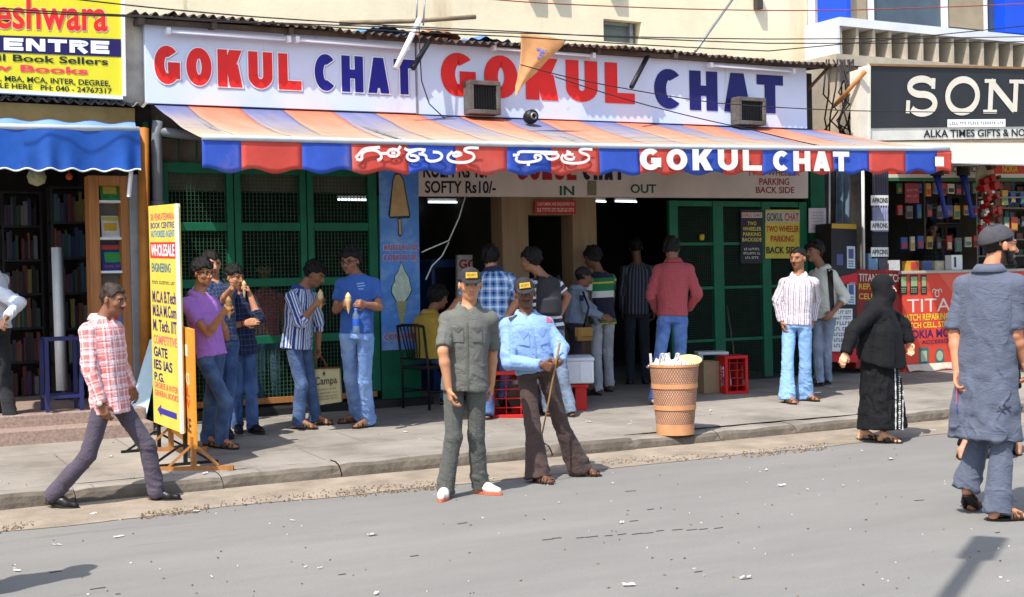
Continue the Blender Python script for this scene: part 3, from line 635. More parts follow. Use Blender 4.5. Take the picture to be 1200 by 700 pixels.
# ------------------------------------------------------------------ notices
def notice(name, q, m, lab, lines, t=.012, cat='notice', Y=None):
    c = (Vector(q[0])+Vector(q[2]))/2; o = thing(name, c, lab, cat)
    g = MB(); g.slab(q, t); g.build('board', m, o); f = Face(q, .003)
    by = {}
    for s, x0, x1, y0, y1, col, off in lines: by.setdefault(col, []).append((s, x0, x1, y0, y1, off))
    for col, l in by.items():
        g = MB()
        for s, x0, x1, y0, y1, off in l:
            if isinstance(s, tuple): scribble(f, g, x0, x1, y0, y1, s, sum(s))
            elif s == '#': f.rect(g, x0, x1, y0, y1)
            else: f.text(g, s, x0, x1, y0, y1, off, k=.002)
        g.build('lettering' if any(x[0] != '#' for x in l) else 'coloured_panel', ink(col), o)
    return o, f
Yn = YF-.03
def quadP(x0, y0, x1, y1, Y, sk=0): return [P(x0, y0, Y), P(x1, y0+sk, Y), P(x1, y1+sk, Y), P(x0, y1, Y)]
notice('red_notice', quadP(627, 235, 675, 251, YF-.02), mat('red_board', srgb(170, 36, 32), .5, .1, 4), 'small red notice fixed over the beige doorway', [('CUSTOMERS ARE REQUESTED TO', .05, .95, .58, .84, srgb(222, 190, 180), .01), ((3, 6, 3, 8, 4), .05, .95, .18, .44, srgb(222, 190, 180), 0)])
wh = srgb(214, 210, 196); yl = srgb(212, 196, 90)
notice('parking_notice', quadP(868, 246, 894, 309, Yn), mat('black_flex', srgb(34, 30, 40), .5, .1, 4), 'black parking notice with yellow words on the green gate',
       [('#', .04, .96, .85, .95, srgb(196, 178, 170), 0), ('GOKUL', .06, .5, .87, .93, srgb(176, 40, 36), .012), ('CHAT', .56, .93, .87, .93, srgb(50, 40, 60), .012), ('TWO', .3, .7, .71, .78, yl, .012), ('WHEELER', .08, .92, .61, .68, yl, .012), ('PARKING', .1, .9, .51, .58, yl, .012), ('BACKSIDE', .06, .94, .41, .48, yl, .012),
        ((2, 7), .15, .85, .25, .29, wh, 0), ((8, 2), .12, .88, .17, .21, wh, 0), ((3, 4), .2, .8, .09, .13, wh, 0)])
notice('parking_banner', quadP(897, 246, 937, 303, Yn-.005), mat('yellow_flex', srgb(196, 178, 66), .5, .1, 4), 'yellow parking banner with red and black words beside the black notice',
       [('#', .0, 1, .74, .97, srgb(180, 172, 156), 0), ('GOKUL', .03, .5, .77, .93, srgb(40, 34, 50), .018), ('CHAT', .55, .97, .77, .93, srgb(170, 36, 40), .018), ('TWO WHEELER', .02, .98, .54, .67, srgb(176, 40, 40), .016), ('PARKING', .15, .82, .34, .47, srgb(176, 40, 40), .016), ('BACK SIDE', .02, .98, .1, .24, srgb(26, 26, 40), .022)])
notice('paper_notice', quadP(948, 244, 968, 273, YF-.06), mat('white_paper', srgb(206, 196, 200), .8, .04, 6), 'white printed sheet pinned to the green post', [((5, 4, 6), .15, .85, .8, .84, srgb(190, 90, 110), 0), ((7, 5), .15, .85, .68, .72, srgb(120, 120, 150), 0), ((4, 7, 3), .15, .85, .56, .6, srgb(90, 150, 90), 0), ((6, 6), .2, .8, .44, .48, srgb(90, 150, 90), 0), ((5, 3, 5), .15, .85, .3, .34, srgb(120, 120, 150), 0), ((8, 4), .15, .85, .16, .2, srgb(190, 90, 110), 0)])

# ------------------------------------------------------------------ buildings behind and beside
YB = 15.5
cb = thing('cream_building', (6, YB, 3), 'tall cream plastered building rising behind the tin roof', 'building')
xc = P(946, 30, YB).x; xl = -14
W0, W1 = P(707, 22, YB), P(752, 52, YB)
g = MB(); z0, z1 = 3.75, 11
g.box(xl, W0.x, YB, YB+.3, z0, z1); g.box(W1.x, xc, YB, YB+.3, z0, z1); g.box(W0.x, W1.x, YB, YB+.3, z0, W1.z); g.box(W0.x, W1.x, YB, YB+.3, W0.z, z1)
g.box(xc-.3, xc, YB+.3, YB+8, z0, z1)
g.build('wall', M['cream'], cb)
g = MB(); g.box(W0.x, W1.x, YB+.16, YB+.2, W1.z, W0.z); wo = g.build('window', mat('grey_shutter', srgb(104, 116, 112), .6, .12, 3, streak=(1, 1, 12)), cb)
g = MB(); g.box(W1.x-.13, W1.x-.08, YB+.1, YB+.158, W1.z, W0.z); g.box(W0.x, W1.x-.13, YB+.12, YB+.158, W0.z-.05, W0.z); g.build('frame', M['grey_metal'], wo)
for px, py in ((622, 3), (650, 4), (718, 6)):      # small sill blocks and the shade they throw down the wall
    A = P(px, -6, YB)
    g = MB(); g.box(A.x-.08, A.x+.1, YB-.1, YB, A.z, A.z+.5); g.build('bracket', M['cream'], cb)
g = MB(); A = P(889, 3, YB-.06); g.box(A.x-.05, A.x+.05, YB-.1, YB, A.z-.1, A.z+.2); g.build('meter_box', M['tin'], cb)

rb = thing('gadget_shop_building', (14, YF, .3), 'concrete building on the right with blue cladding and a row of fins', 'building')
Yr = 14.6; XE = 24
p_ = P(983, 80, Yr).x
M['bblue'] = mat('blue_cladding', srgb(22, 74, 200), .35, .05, 2); M['concbeige'] = mat('beige_concrete', srgb(182, 170, 150), .9, .14, 2, .4, 22); M['wpaint'] = mat('white_paint', srgb(212, 214, 216), .7, .06, 2)
zt = P(983, 66, Yr).z
g = MB(); g.box(xc+.02, XE, Yr+.75, Yr+1.0, 3.4, 11); g.box(xc+.02, p_, Yr+.02, Yr+.7, 3, P(960, 19, Yr).z); g.build('wall', M['wpaint'], rb)
g = MB(); g.box(xc+.02, P(991, 10, Yr).x, Yr-.02, Yr+.6, P(960, 18.5, Yr).z, 7); g.box(P(1177, 30, Yr).x, XE, Yr-.02, Yr+.6, P(1180, 38, Yr).z, 9); g.build('cladding', M['bblue'], rb)
gl = MB(); gl.box(P(993, 10, Yr).x, P(1177, 10, Yr).x, Yr+.2, Yr+.24, P(1000, 26, Yr).z, 8); gw = gl.build('window', mat('office_glass', srgb(70, 82, 92), .12, .25, .8, spec=.6), rb)
for a, wd in ((1029, 6), (1116, 6), (1163, 4)): g = MB(); x = P(a, 10, Yr).x; g.box(x-wd*.006, x+wd*.006, Yr+.12, Yr+.2, P(1000, 26, Yr).z, 8); g.build('mullion', M['wpaint'], gw)
blm = mat('beige_blind', srgb(150, 136, 112), .7, .1, 3); g = MB(); g.box(P(993, 10, Yr).x, P(1024, 10, Yr).x, Yr+.15, Yr+.19, P(1000, 26, Yr).z, 8); g.build('blind', blm, gw); g = MB(); g.box(P(1121, 10, Yr).x, P(1161, 10, Yr).x, Yr+.15, Yr+.19, P(1130, 30, Yr).z, 8); g.build('blind', blm, gw)
Yf = 14.0                                # fins in front
zA, zB = P(1090, 37, Yf).z, P(1090, 72, Yf).z
g = MB(); xs0 = P(982, 30, Yf).x; g.box(xs0, XE, Yf-.04, Yf+.68, zA-.05, zA+.07); g.box(xs0-.03, xs0+.015, Yf-.02, Yf+.66, zB-.01, zA-.052); g.build('sunshade', M['wpaint'], rb)
g = MB(); x = xs0+.02; 
while x < XE: g.box(x, x+.05, Yf, Yf+.55, zB, zA-.052); x += .31
g.build('fin', M['concbeige'], rb)
g = MB(); g.box(xs0, XE, Yf+.552, Yf+.64, zB, zA-.052); g.box(xs0-.1, XE, Yf-.06, Yf+.64, zB-.16, zB-.012); g.box(xs0-.9, xs0+.02, Yf+.2, Yf+.5, 3.0, zB-.17); g.box(xs0+.02, XE, Yf+.02, Yf+.5, 3.2, zB-.162); g.build('beam', M['concbeige'], rb)
# shop room on the right
XS0 = XR+.3
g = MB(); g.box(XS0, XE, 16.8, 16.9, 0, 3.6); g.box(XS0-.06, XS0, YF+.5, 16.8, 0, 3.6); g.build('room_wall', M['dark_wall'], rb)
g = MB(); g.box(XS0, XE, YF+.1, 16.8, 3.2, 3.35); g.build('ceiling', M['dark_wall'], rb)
# mess between the two shops
g = MB(); A = P(975, 200, YF+.3); g.grid(lambda u, v: (A.x-.2+.75*u, YF+.35+.06*math.sin(u*16), 1.2+(3.4-1.2)*v), 24, 6); 
props(g.build('cloth_curtain', mat('grey_cloth', srgb(110, 104, 98), .9, .25, 4, .4, 14), smooth=True, at=A), 'dusty grey cloth hanging between the green gate and the gadget shop', 'curtain')
g = MB(); A = P(986, 200, YF+.1); g.grid(lambda u, v: (A.x-.1+.22*u+.05*v, YF+.15+.05*math.sin(u*12), 1.75+(3.0-1.75)*v), 12, 6)
props(g.build('hanging_cloth', mat('blue_grey_cloth', srgb(96, 116, 132), .9, .2, 5, .4, 14), smooth=True, at=A), 'blue grey cloth strip hanging beside the dusty curtain', 'cloth')
pole('thin_pole', [P(972, 190, YF-.2), P(972, 308, YF-.2)], .012, M['white_plastic'], 'thin pale pole in front of the dusty grey curtain', 'pole')
pole('white_post', [P(1011, 180, YF-.1), P(1012, 330, YF-.1)], .022, M['white_plastic'], 'white post at the corner of the gadget shop', 'post')
pole('timber_prop', [P(1014, 84, 13.2), P(978, 124, 13.6)], .03, M['wood'], 'brown wooden prop leaning by the black sign', 'prop')
pole('timber_prop', [P(972, 78, 13.3), P(946, 106, 13.5)], .022, mat('dark_wood', srgb(96, 72, 50), .7, .2, 5), 'dark thin prop under the right end of the tin roof', 'prop')
g = MB(); r = random.Random(8); A = P(980, 120, 13.7)
for k in range(14):
    p = [P(r.uniform(968, 1004), 70, 13.7)]; xx = p[0].x
    p += [Vector((xx+r.uniform(-.2, .2), 13.6+r.uniform(-.1, .2), p[0].z-.5-.3*j+r.uniform(-.1, .1))) for j in range(3)]
    g.tube(p, .012, 5)
props(g.build('cable_bundle', M['cable'], smooth=True, at=A), 'tangle of old cables at the corner between the shop roofs', 'cables')
# ================================================================== LEFT BOOK SHOP
XB0, XB1 = -12, XL-.12
bs = thing('book_shop', (0, YF, .3), 'dark book shop with full shelves behind a blue awning and granite steps', 'shop')
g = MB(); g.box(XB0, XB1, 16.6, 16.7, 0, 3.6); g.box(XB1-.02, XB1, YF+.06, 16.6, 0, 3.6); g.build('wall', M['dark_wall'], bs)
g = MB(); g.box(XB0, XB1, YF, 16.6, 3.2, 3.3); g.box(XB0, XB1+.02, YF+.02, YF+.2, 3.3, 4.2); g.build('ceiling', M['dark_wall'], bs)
M['granite'] = mat('red_granite', srgb(158, 136, 124), .5, .2, 40, .1, 60)
zs1, zs0 = .465, .35
sx = FX(172, 480, 12.9)
g = MB(); g.box(XB0, sx, 12.62, 12.92, .1, zs0); g.build('lower_step', M['granite'], bs, bevel=.012)
g = MB(); g.box(XB0, sx, 12.92, 16.6, .1, zs1); g.build('upper_step', M['granite'], bs, bevel=.012)
# shelves of books on the back and right wall
bookcols = [srgb(*c) for c in ((150, 40, 40), (40, 70, 140), (200, 180, 70), (60, 120, 80), (190, 190, 190), (110, 60, 120), (200, 110, 50), (70, 140, 170), (60, 50, 50))]
bookm = [mat('book_cover', tuple(.2*x+.012 for x in c), .5, .12, 9) for c in bookcols]  # cover colours dimmed to stand for the shade deep in the shops
def bookshelf(x0, x1, y0, z0, tiers, th, lab, seed, dep=.24, perp=None):
    o = thing('bookshelf', ((x0+x1)/2, y0, z0), lab, 'bookshelf', 'shelves of books in the book shop'); r = random.Random(seed)
    g = MB()
    for k in range(tiers+1): g.box(x0, x1, y0, y0+dep, z0+k*th-.012, z0+k*th+.012)
    for x in (x0, x1-.025): g.box(x, x+.025, y0+.002, y0+dep, z0+.013, z0+tiers*th-.013)
    g.build('rack', M['black_metal'], o)
    b = MB()
    for k in range(tiers):
        x = x0+.03
        while x < x1-.06:
            t = r.uniform(.015, .05); h = th*r.uniform(.5, .86); b.cur = r.randrange(len(bookm))
            if r.random() < .9: b.box(x, x+t-.002, y0+r.uniform(.0, .05), y0+dep-.02, z0+k*th+.013, z0+k*th+.013+h)
            x += t
    b.build('books', bookm, o)['kind'] = 'stuff'
for i, (a, c, Y, lab) in enumerate(((-60, 0, 15.4, 'bookshelf deep in the dark shop at the edge of the picture'), (4, 52, 15.2, 'bookshelf at the back left of the white strip'), (62, 108, 14.4, 'bookshelf just right of the white strip, nearest the glass case'))):
    bookshelf(P(a, 350, Y).x, P(c, 350, Y).x, Y, zs1, 6, .37, lab, i)
A = P(67, 290, 14.2); B = P(67, 458, 14.2)
pole('white_strip', [(A.x, 14.2, A.z), (B.x+.05, 14.2, B.z)], .06, M['white_plastic'], 'leaning white board strip in front of the book shelves', 'board', 4)
# display case with magazines
bc = thing('magazine_case', (FX(130), YF-.1, zs1), 'wooden glazed display case with magazines on white shelves', 'display case')
x0, x1 = FX(104, 320), FX(153, 320); z1 = FZ(130, 207)
M['case_wood'] = mat('orange_wood', srgb(178, 118, 66), .5, .14, 3, .1, 20, streak=(9, 9, .7))
g = MB(); g.box(x0, x0+.1, YF-.1, YF+.12, zs1, z1); g.box(x1-.1, x1, YF-.1, YF+.12, zs1, z1); g.box(x0+.1, x1-.1, YF-.1, YF+.12, z1-.1, z1); g.box(x0+.1, x1-.1, YF-.1, YF+.12, zs1, zs1+.12); g.build('frame', M['case_wood'], bc, bevel=.006)
g = MB(); g.box(x0+.1, x1-.1, YF+.1, YF+.115, zs1+.12, z1-.1); g.build('back_panel', mat('grey_board', srgb(120, 120, 118), .7, .1, 3), bc)
tiers = [FZ(130, y) for y in (237, 280, 319, 385, 430)]
g = MB()
for z in tiers: g.box(x0+.1, x1-.1, YF-.09, YF+.1, z-.012, z+.012)
g.build('shelf', M['white_plastic'], bc)
mc = [srgb(*c) for c in ((196, 80, 50), (220, 170, 40), (60, 160, 80), (70, 130, 200), (220, 220, 225), (40, 60, 130), (190, 60, 110), (210, 200, 90))]
mm = [mat('magazine_cover', c, .4, .1, 8) for c in mc]; r = random.Random(4)
for z in tiers:
    x = x0+.13
    while x < x1-.22:
        w_ = r.uniform(.17, .24); h = r.uniform(.22, .3); tl = r.uniform(-.03, .05)
        q = [(x+tl, YF+.06, z+.013+h), (x+w_+tl, YF+.06, z+.013+h), (x+w_, YF-.04, z+.013), (x, YF-.04, z+.013)]
        g = MB(); g.slab(q, .01); k = r.randrange(8); mo = g.build('magazine', mm[k], bc)
        f = Face(q, .003); g = MB(); g.cur = 0; f.rect(g, .08, .92, .76, .93); scribble(f, g, .1, .9, .12, .2, (4, 3), k); g.cur = 1; f.rect(g, .15, .85, .3, .66)
        g.build('cover_print', [mm[(k+3) % 8], mm[(k+5) % 8]], mo); x += w_+.015
pole('orange_post', [P(168, 150, YF-.2), P(171, 440, YF-.2)], .055, mat('orange_paint', srgb(186, 120, 48), .6, .14, 4), 'orange painted post between the magazine case and the green screen', 'post', 4)
g = MB(); A = P(157, 205, YF-.12); g.box(A.x-.06, A.x+.06, YF-.16, YF-.04, zs1, A.z); props(g.build('grey_board', M['grey_metal'], at=(A.x, YF-.1, zs1), bevel=.006), 'narrow grey steel upright beside the magazine case', 'upright')
# blue metal stand
st = thing('steel_stand', (FX(74, 470, 13.0), 13.0, zs1), 'dark blue steel stand frame at the book shop door', 'stand')
a, c = P(54, 396, 13.0), P(94, 396, 13.0); g = MB(); n = 0
for x in (a.x, c.x):
    for y in (13.0, 13.3): g.bar((x, y, zs1), (x, y, a.z), .035)
for z in (a.z-.018, zs1+.14): g.bar((a.x, 13.0, z), (c.x, 13.0, z), .03); g.bar((a.x, 13.3, z), (c.x, 13.3, z), .03); g.bar((a.x, 13.0, z), (a.x, 13.3, z), .03); g.bar((c.x, 13.0, z), (c.x, 13.3, z), .03)
g.build('frame', mat('blue_steel', srgb(42, 46, 96), .5, .12, 8), st)
# yellow sign
ys = thing('book_sign', P(70, 50, 13.4), 'big yellow sign of the book centre with red and black words', 'shop sign')
q = [P(-150, -20, 13.35), P(141.5, 0-17, 13.35), P(143.5, 113, 13.35), P(-150, 97, 13.35)]
g = MB(); g.slab(q, .1); g.build('board', mat('yellow_flex', srgb(222, 208, 46), .5, .05, 2), ys)
e = .03; g = MB(); TL, TR, BR, BL = [Vector(a) for a in q]
g.bar(TR+Vector((.015, .03, 0)), BR+Vector((.015, .03, 0)), .035, .1); g.bar(BL+Vector((0, .03, -.015)), BR+Vector((0, .03, -.015)), .1, .035); g.build('edge_frame', M['white_plastic'], ys)
yf = Face(q)
g = MB(); a0, b0 = fr(yf, 142, 67); _, b1 = fr(yf, 142, 46); yf.rect(g, 0, a0, b0, b1, .0); g.build('navy_band', ink(srgb(30, 24, 84)), ys)
g = MB(); wl(g, yf, 'eshwara', -6, 127, -3.8, 34.5, .03, .0005); g.build('letter_outline', ink(srgb(246, 210, 200)), ys)
g = MB(); wl(g, yf, 'eshwara', -5, 126, -3, 33.5, .02, .003); g.build('red_lettering', M['red_letter'], ys)
g = MB(); a0, b0 = fr(yf, -22, 62.5); a1, _ = fr(yf, 128, 62.5); _, b1 = fr(yf, 128, 48.5); b0 = fr(yf, 128, 63.5)[1]; yf.caps(g, 'CENTRE', a0, a1, b0, b1, h=.14, wd=1.0, gap=.14, k=.003); g.build('white_lettering', white_edge, ys)
g = MB(); wl(g, yf, 'il Book Sellers', -2, 126.5, 63.2, 71.2, .022, .001); wl(g, yf, ', MBA, MCA, INTER, DEGREE,', 0, 129, 88.5, 96, .018, .001); wl(g, yf, 'LE HERE   PH: 040 - 24767317', 0, 131, 97, 103.5, .018, .001); g.build('black_lettering', ink(srgb(28, 44, 40)), ys)
g = MB(); wl(g, yf, 'w Books', -12, 103, 74.5, 82.5, .028, .001); g.build('pink_lettering', ink(srgb(236, 62, 84)), ys)
# corrugated strip, board and blue awning of the book shop
A, B = P(-160, 108, 13.36), P(162, 124, 13.36)
sheet_roof(bs, [(A.x, A.z-.02, (A.x+B.x)/2+.05, (A.z+B.z)/2), ((A.x+B.x)/2, (A.z+B.z)/2-.01, B.x+.1, B.z-.01)], 13.36, 13.62, .05, m=mat('weathered_tin', srgb(134, 128, 118), .7, .25, 5, .2, 20))
g = MB(); g.slab([P(-150, 113, 13.5), P(158, 127, 13.5), P(158, 146, 13.5), P(-150, 136, 13.5)], .05); g.build('fascia_board', mat('yellow_brown_board', srgb(160, 128, 76), .8, .15, 3), bs)
g = MB(); g.slab([P(143.5, 18, 13.52), P(170, 22, 13.52), P(170, 124, 13.52), P(144, 120, 13.52)], .06); g.build('side_cladding', mat('grey_sheet', srgb(190, 180, 166), .85, .2, 3, .3, 10), bs)
ba = thing('blue_awning', P(80, 160, 12.4), 'blue sheet awning with a wavy white edged valance over the book shop', 'awning')
M['bluetarp'] = mat('blue_tarpaulin', srgb(32, 84, 168), .5, .14, 3, .5, 6); M['paletarp'] = mat('pale_blue_sheet', srgb(120, 156, 200), .55, .1, 3, .2, 10)
A, B = P(-160, 145, 12.4), P(163, 152, 12.4); A2, B2 = P(-160, 134, 13.45), P(158, 144, 13.45)
g = MB(); g.grid(lambda u, v: (A+(B-A)*u)*(1-v)+(A2+(B2-A2)*u)*v+Vector((0, 0, -.05*math.sin(math.pi*v)+.015*math.sin(u*40))), 50, 8); g.build('canopy', M['paletarp'], ba, smooth=True)
g = MB(); g.grid(lambda u, v: A+(B-A)*u+Vector((0, -.03+.016*math.sin(u*47+2*math.sin(u*19))*v+.02*math.sin(u*23+2), -.02-(.36+.012*math.sin(u*75))*v)), 160, 8); g.build('valance', M['bluetarp'], ba, smooth=True)
g = MB(); g.tube([A+(B-A)*(k/160)+Vector((0, -.035+.016*math.sin(k/160*47+2*math.sin(k/160*19))+.02*math.sin(k/160*23+2), -.02-(.36+.012*math.sin(k/160*75)))) for k in range(161)], .008, 5); g.build('hem', M['white_plastic'], ba)
g = MB(); g.tube([A, B], .028, 10); g.build('front_pole', mat('pale_steel', srgb(196, 200, 204), .4, .08, 5), ba, smooth=True)
g = MB(); g.tube([B+Vector((-.06, .0, 0)), B+Vector((-.08, .02, -.4)), B+Vector((-.1, .05, -.62))], .02, 6); g.build('tie_cord', M['white_plastic'], ba)
# things hanging under the blue awning
for cx, cy, rr, col, lab in ((43, 207, 11, (150, 150, 120), 'pale cloth bundle hanging under the blue awning'), (81, 207, 4, (190, 80, 30), 'small orange bulb hanging under the blue awning')):
    g = MB(); c = P(cx, cy, 12.9); s = rr*12.6/1550
    g.lathe(c, [(.01, s), (s*.7, s*.7), (s, 0), (s*.8, -s*.7), (.01, -s)], 14); g.tube([c+Vector((0, 0, s)), c+Vector((0, 0, s+.25))], .004, 5)
    props(g.build('hanging_bundle', mat('bundle_cloth', srgb(*col), .8, .2, 14, .4, 30), smooth=True, at=c), lab, 'bundle')

# ================================================================== PAVEMENT SIGNS
def stand_board(q, lab, name='sandwich_board', col=(224, 202, 84), t=.03, n=None):
    c = (Vector(q[2])+Vector(q[3]))/2; o = thing(name, c, lab, 'sign board'); g = MB(); g.slab(q, t, n); g.build('panel', mat('board_print', srgb(*col), .5, .06, 3), o, bevel=.003); return o, Face(q, .002)
# the yellow board stands across the pavement, its edge towards the road
bt = G(181, 527); nf = G(214, 546)
zT = AT(180, 242, depth(bt)).z; zN = AT(211, 239, depth(nf)).z; z0b, z0n = AT(182, 495, depth(bt)).z, AT(213, 508, depth(nf)).z
q = [Vector((bt.x, bt.y, zT)), Vector((nf.x, nf.y, zN)), Vector((nf.x, nf.y, z0n)), Vector((bt.x, bt.y, z0b))]
nrm = (q[1]-q[0]).cross(q[3]-q[0]).normalized(); 
if nrm.dot(CAM-q[0]) > 0: nrm = -nrm
yb, bf = stand_board(q, 'tall yellow pavement board listing book subjects with a blue arrow', t=.035, n=nrm)
g = MB(); 
for p in (q[2], q[1]): pass
u = (q[1]-q[0]).normalized()
g.bar(q[1]+u*.012, q[2]+u*.012, .022, .05); g.build('edge_trim', M['white_plastic'], yb)
g = MB()
for p in (q[2]-u*.02, q[3]+u*.05):
    f0 = Vector((p.x, p.y, gz(p.y)+.01)); g.bar(Vector((p.x, p.y, p.z+.3))-(-nrm)*.03, f0-(-nrm)*.03, .03)
    for s in (-1, 1): g.bar(f0+Vector((0, 0, .16)), f0+nrm*.26*s, .018); 
    g.bar(f0+nrm*.3, f0-nrm*.3, .03, .025)
    g.build('leg', M['black_metal'], yb); g = MB()
lines = [('SRI VENKATESWARA', .925, .96, (224, 90, 110), .005), ('BOOK CENTRE', .885, .915, (70, 70, 150), .012), ('AUTHORISED AGENT', .84, .875, (60, 150, 200), .01), ('ENGINEERING', .665, .71, (40, 120, 150), .012), ('M.C.A B.Tech', .51, .57, (70, 40, 110), .02), ('M.B.A M.Com', .44, .5, (70, 40, 110), .02), ('M. Tech. IIT', .365, .425, (70, 40, 110), .02),
         ('COMPETITIVE', .3, .345, (236, 110, 120), .012), ('GATE', .235, .285, (40, 40, 110), .025), ('IES IAS', .17, .22, (40, 40, 110), .025), ('P.G.', .11, .155, (40, 40, 110), .025)]
by = {}
for s, y0, y1, c, o in lines: by.setdefault(c, []).append((s, y0, y1, o))
by[(222, 84, 96)] = [('DEGREE & INTER', .075, .105, .012), ('GENERAL BOOKS', .035, .065, .012)]
# rescale the list so the arrow fits underneath
for c, l in by.items():
    g = MB()
    for s, y0, y1, o in l:
        w_ = {'GATE': .5, 'IES IAS': .66, 'P.G.': .36, 'ENGINEERING': .68}.get(s, .84)
        bf.text(g, s, .08, .08+w_, .1+.9*y0, .1+.9*y1, o)
    g.build('lettering', ink(srgb(*c)), yb)
g = MB(); bf.rect(g, .04, .96, .1+.9*.735, .1+.9*.815); g.build('red_panel', ink(srgb(222, 60, 52)), yb)
g = MB(); bf.text(g, 'WHOLESALE', .08, .92, .1+.9*.745, .1+.9*.805, .025, k=.002); g.build('white_lettering', white_edge, yb)
g = MB(); scribble(bf, g, .08, .9, .1+.9*.605, .1+.9*.62, (5, 8, 3), 3); g.build('small_print', ink(srgb(90, 80, 70)), yb)
g = MB(); bf.poly(g, [(.16, .068), (.3, .095), (.3, .08), (.85, .08), (.85, .053), (.3, .053), (.3, .04)][::-1]); g.build('arrow', ink(srgb(56, 50, 150)), yb)
# the orange board behind it
b2 = G(200, 528); n2 = G(228, 552)
d2 = depth(b2); d3 = depth(n2)
q = [Vector((b2.x, b2.y, AT(200, 378, d2).z)), Vector((n2.x, n2.y, AT(225, 386, d3).z)), Vector((n2.x, n2.y, AT(228, 527, d3).z)), Vector((b2.x, b2.y, AT(200, 505, d2).z))]
nrm2 = (q[1]-q[0]).cross(q[3]-q[0]).normalized()
if nrm2.dot(CAM-q[0]) > 0: nrm2 = -nrm2
ob, of = stand_board(q, 'shorter orange pavement board on wooden feet behind the yellow board', col=(226, 150, 44), n=nrm2)
g = MB(); of.rect(g, .45, .85, .76, .86); of.text(g, 'BOOKS', .4, .9, .52, .62, .02); g.build('white_print', ink(srgb(240, 214, 190)), ob)
g = MB(); of.text(g, 'ALL', .42, .9, .42, .5, .03); of.text(g, 'NEW', .42, .9, .32, .4, .03); g.build('red_print', ink(srgb(216, 60, 30)), ob)
g = MB(); of.text(g, 'HERE', .42, .92, .12, .24, .02); g.build('dark_print', ink(srgb(90, 50, 30)), ob)
g = MB(); u = (q[1]-q[0]).normalized()
for p in (q[2]-u*.03, q[3]+u*.03):
    f0 = Vector((p.x, p.y, gz(p.y)+.015)); g.bar((p.x, p.y, p.z+.1), f0, .04); g.bar(f0-Vector(RGT)*.3, f0+Vector(RGT)*.32, .045, .035)
    for s in (-1, 1): g.bar(f0+Vector((0, 0, .2)), f0+Vector(RGT)*.2*s+Vector((0, 0, .02)), .02)
    g.build('foot', M['wood'], ob); g = MB()
# pale blue board leaning
A, B = G(158, 502), G(176, 508)
q = [AT(176, 398, depth(A)+.2), AT(192, 392, depth(A)+.2), AT(170, 496, depth(A)-.1), AT(151, 482, depth(A)-.1)]
lb, lf2 = stand_board(q, 'pale blue printed board leaning behind the yellow board', 'leaning_board', (196, 224, 232), .02)
g = MB(); lf2.rect(g, .15, .9, .62, .85); g.build('blue_panel', ink(srgb(110, 190, 226)), lb)
g = MB(); lf2.rect(g, .1, .9, .55, .56); scribble(lf2, g, .15, .9, .4, .45, (4, 5), 2); scribble(lf2, g, .15, .8, .28, .32, (3, 4), 4); g.build('small_print', ink(srgb(70, 90, 130)), lb)

# ================================================================== RIGHT SHOP
bk = thing('black_sign', P(1100, 120, 13.3), 'big black sign with cream serif capitals over the gadget shop', 'shop sign')
Ys = 13.3
q = [P(1018, 76.5, Ys), P(1330, 84, Ys), P(1330, 160, Ys), P(1018, 165, Ys)]
qb = [P(1018, 76.5, Ys), P(1330, 84, Ys), P(1330, 147, Ys), P(1018, 150.5, Ys)]
g = MB(); g.slab(q, .2); g.build('box', mat('pale_sign_face', srgb(206, 204, 196), .5, .08, 3), bk)
g = MB(); g.slab([a-Vector((0, .012, 0)) for a in qb], .01); pnl = mat('black_panel', srgb(44, 44, 48), .45, .12, 2); patches(pnl, srgb(96, 96, 98), 6, .68, .74, (6, 1, .4), .6); g.build('panel', pnl, bk)
g = MB(); g.slab([P(1008, 82, Ys-.02), P(1018, 79, Ys-.02), P(1018, 166, Ys-.02), P(1010, 164, Ys-.02)], .2); g.bar(P(1018.5, 75, Ys-.02), P(1018.5, 166, Ys-.02), .03); g.build('side_panel', mat('cream_side', srgb(214, 206, 190), .5, .08, 3), bk)
g = MB(); g.bar(P(1018, 76, Ys-.02), P(1330, 83, Ys-.02), .03); g.build('top_trim', mat('brown_trim', srgb(140, 104, 70), .6, .1, 5), bk)
kf = Face([a-Vector((0, .016, 0)) for a in qb]); g = MB()
def fpt(f, px, py): return fr2(f, px, py)
def rib(f, mb, pts, wpx, k=0): f.line(mb, [fpt(f, x, y) for x, y in pts], wpx*18.3/1550/2, k)
def ell(cx, cy, rx, ry, a0, a1, n=22): return [(cx+rx*math.cos(R(a0+(a1-a0)*i/n)), cy-ry*math.sin(R(a0+(a1-a0)*i/n))) for i in range(n+1)]
# slab serif capitals
rib(kf, g, ell(1077, 102, 13.5, 9, 20, 270)+ell(1079.5, 122, 14.5, 11, 90, -150), 8)
rib(kf, g, [(1091, 92), (1091, 104.5)], 6, .0004); rib(kf, g, [(1062.5, 118), (1062.5, 133)], 6, .0004)
rib(kf, g, ell(1126, 112.5, 17.5, 19, 0, 360, 30), 8)
rib(kf, g, [(1159, 96), (1159, 130)], 8); rib(kf, g, [(1158, 95), (1188, 130)], 9, .0004); rib(kf, g, [(1188, 96), (1188, 131)], 8, .0008)
rib(kf, g, [(1151, 95), (1164, 95)], 4.5, .0012); rib(kf, g, [(1151, 131), (1167, 131)], 4.5, .0012); rib(kf, g, [(1180, 95.5), (1196, 95.5)], 4.5, .0012)
rib(kf, g, [(1199, 97), (1213, 116), (1227, 98)], 8); rib(kf, g, [(1213, 114), (1213, 132)], 8, .0004); rib(kf, g, [(1192, 96), (1206, 96)], 4.5, .0008)
g.build('serif_lettering', mat('cream_letters', srgb(214, 206, 190), .5, .06, 4), bk)
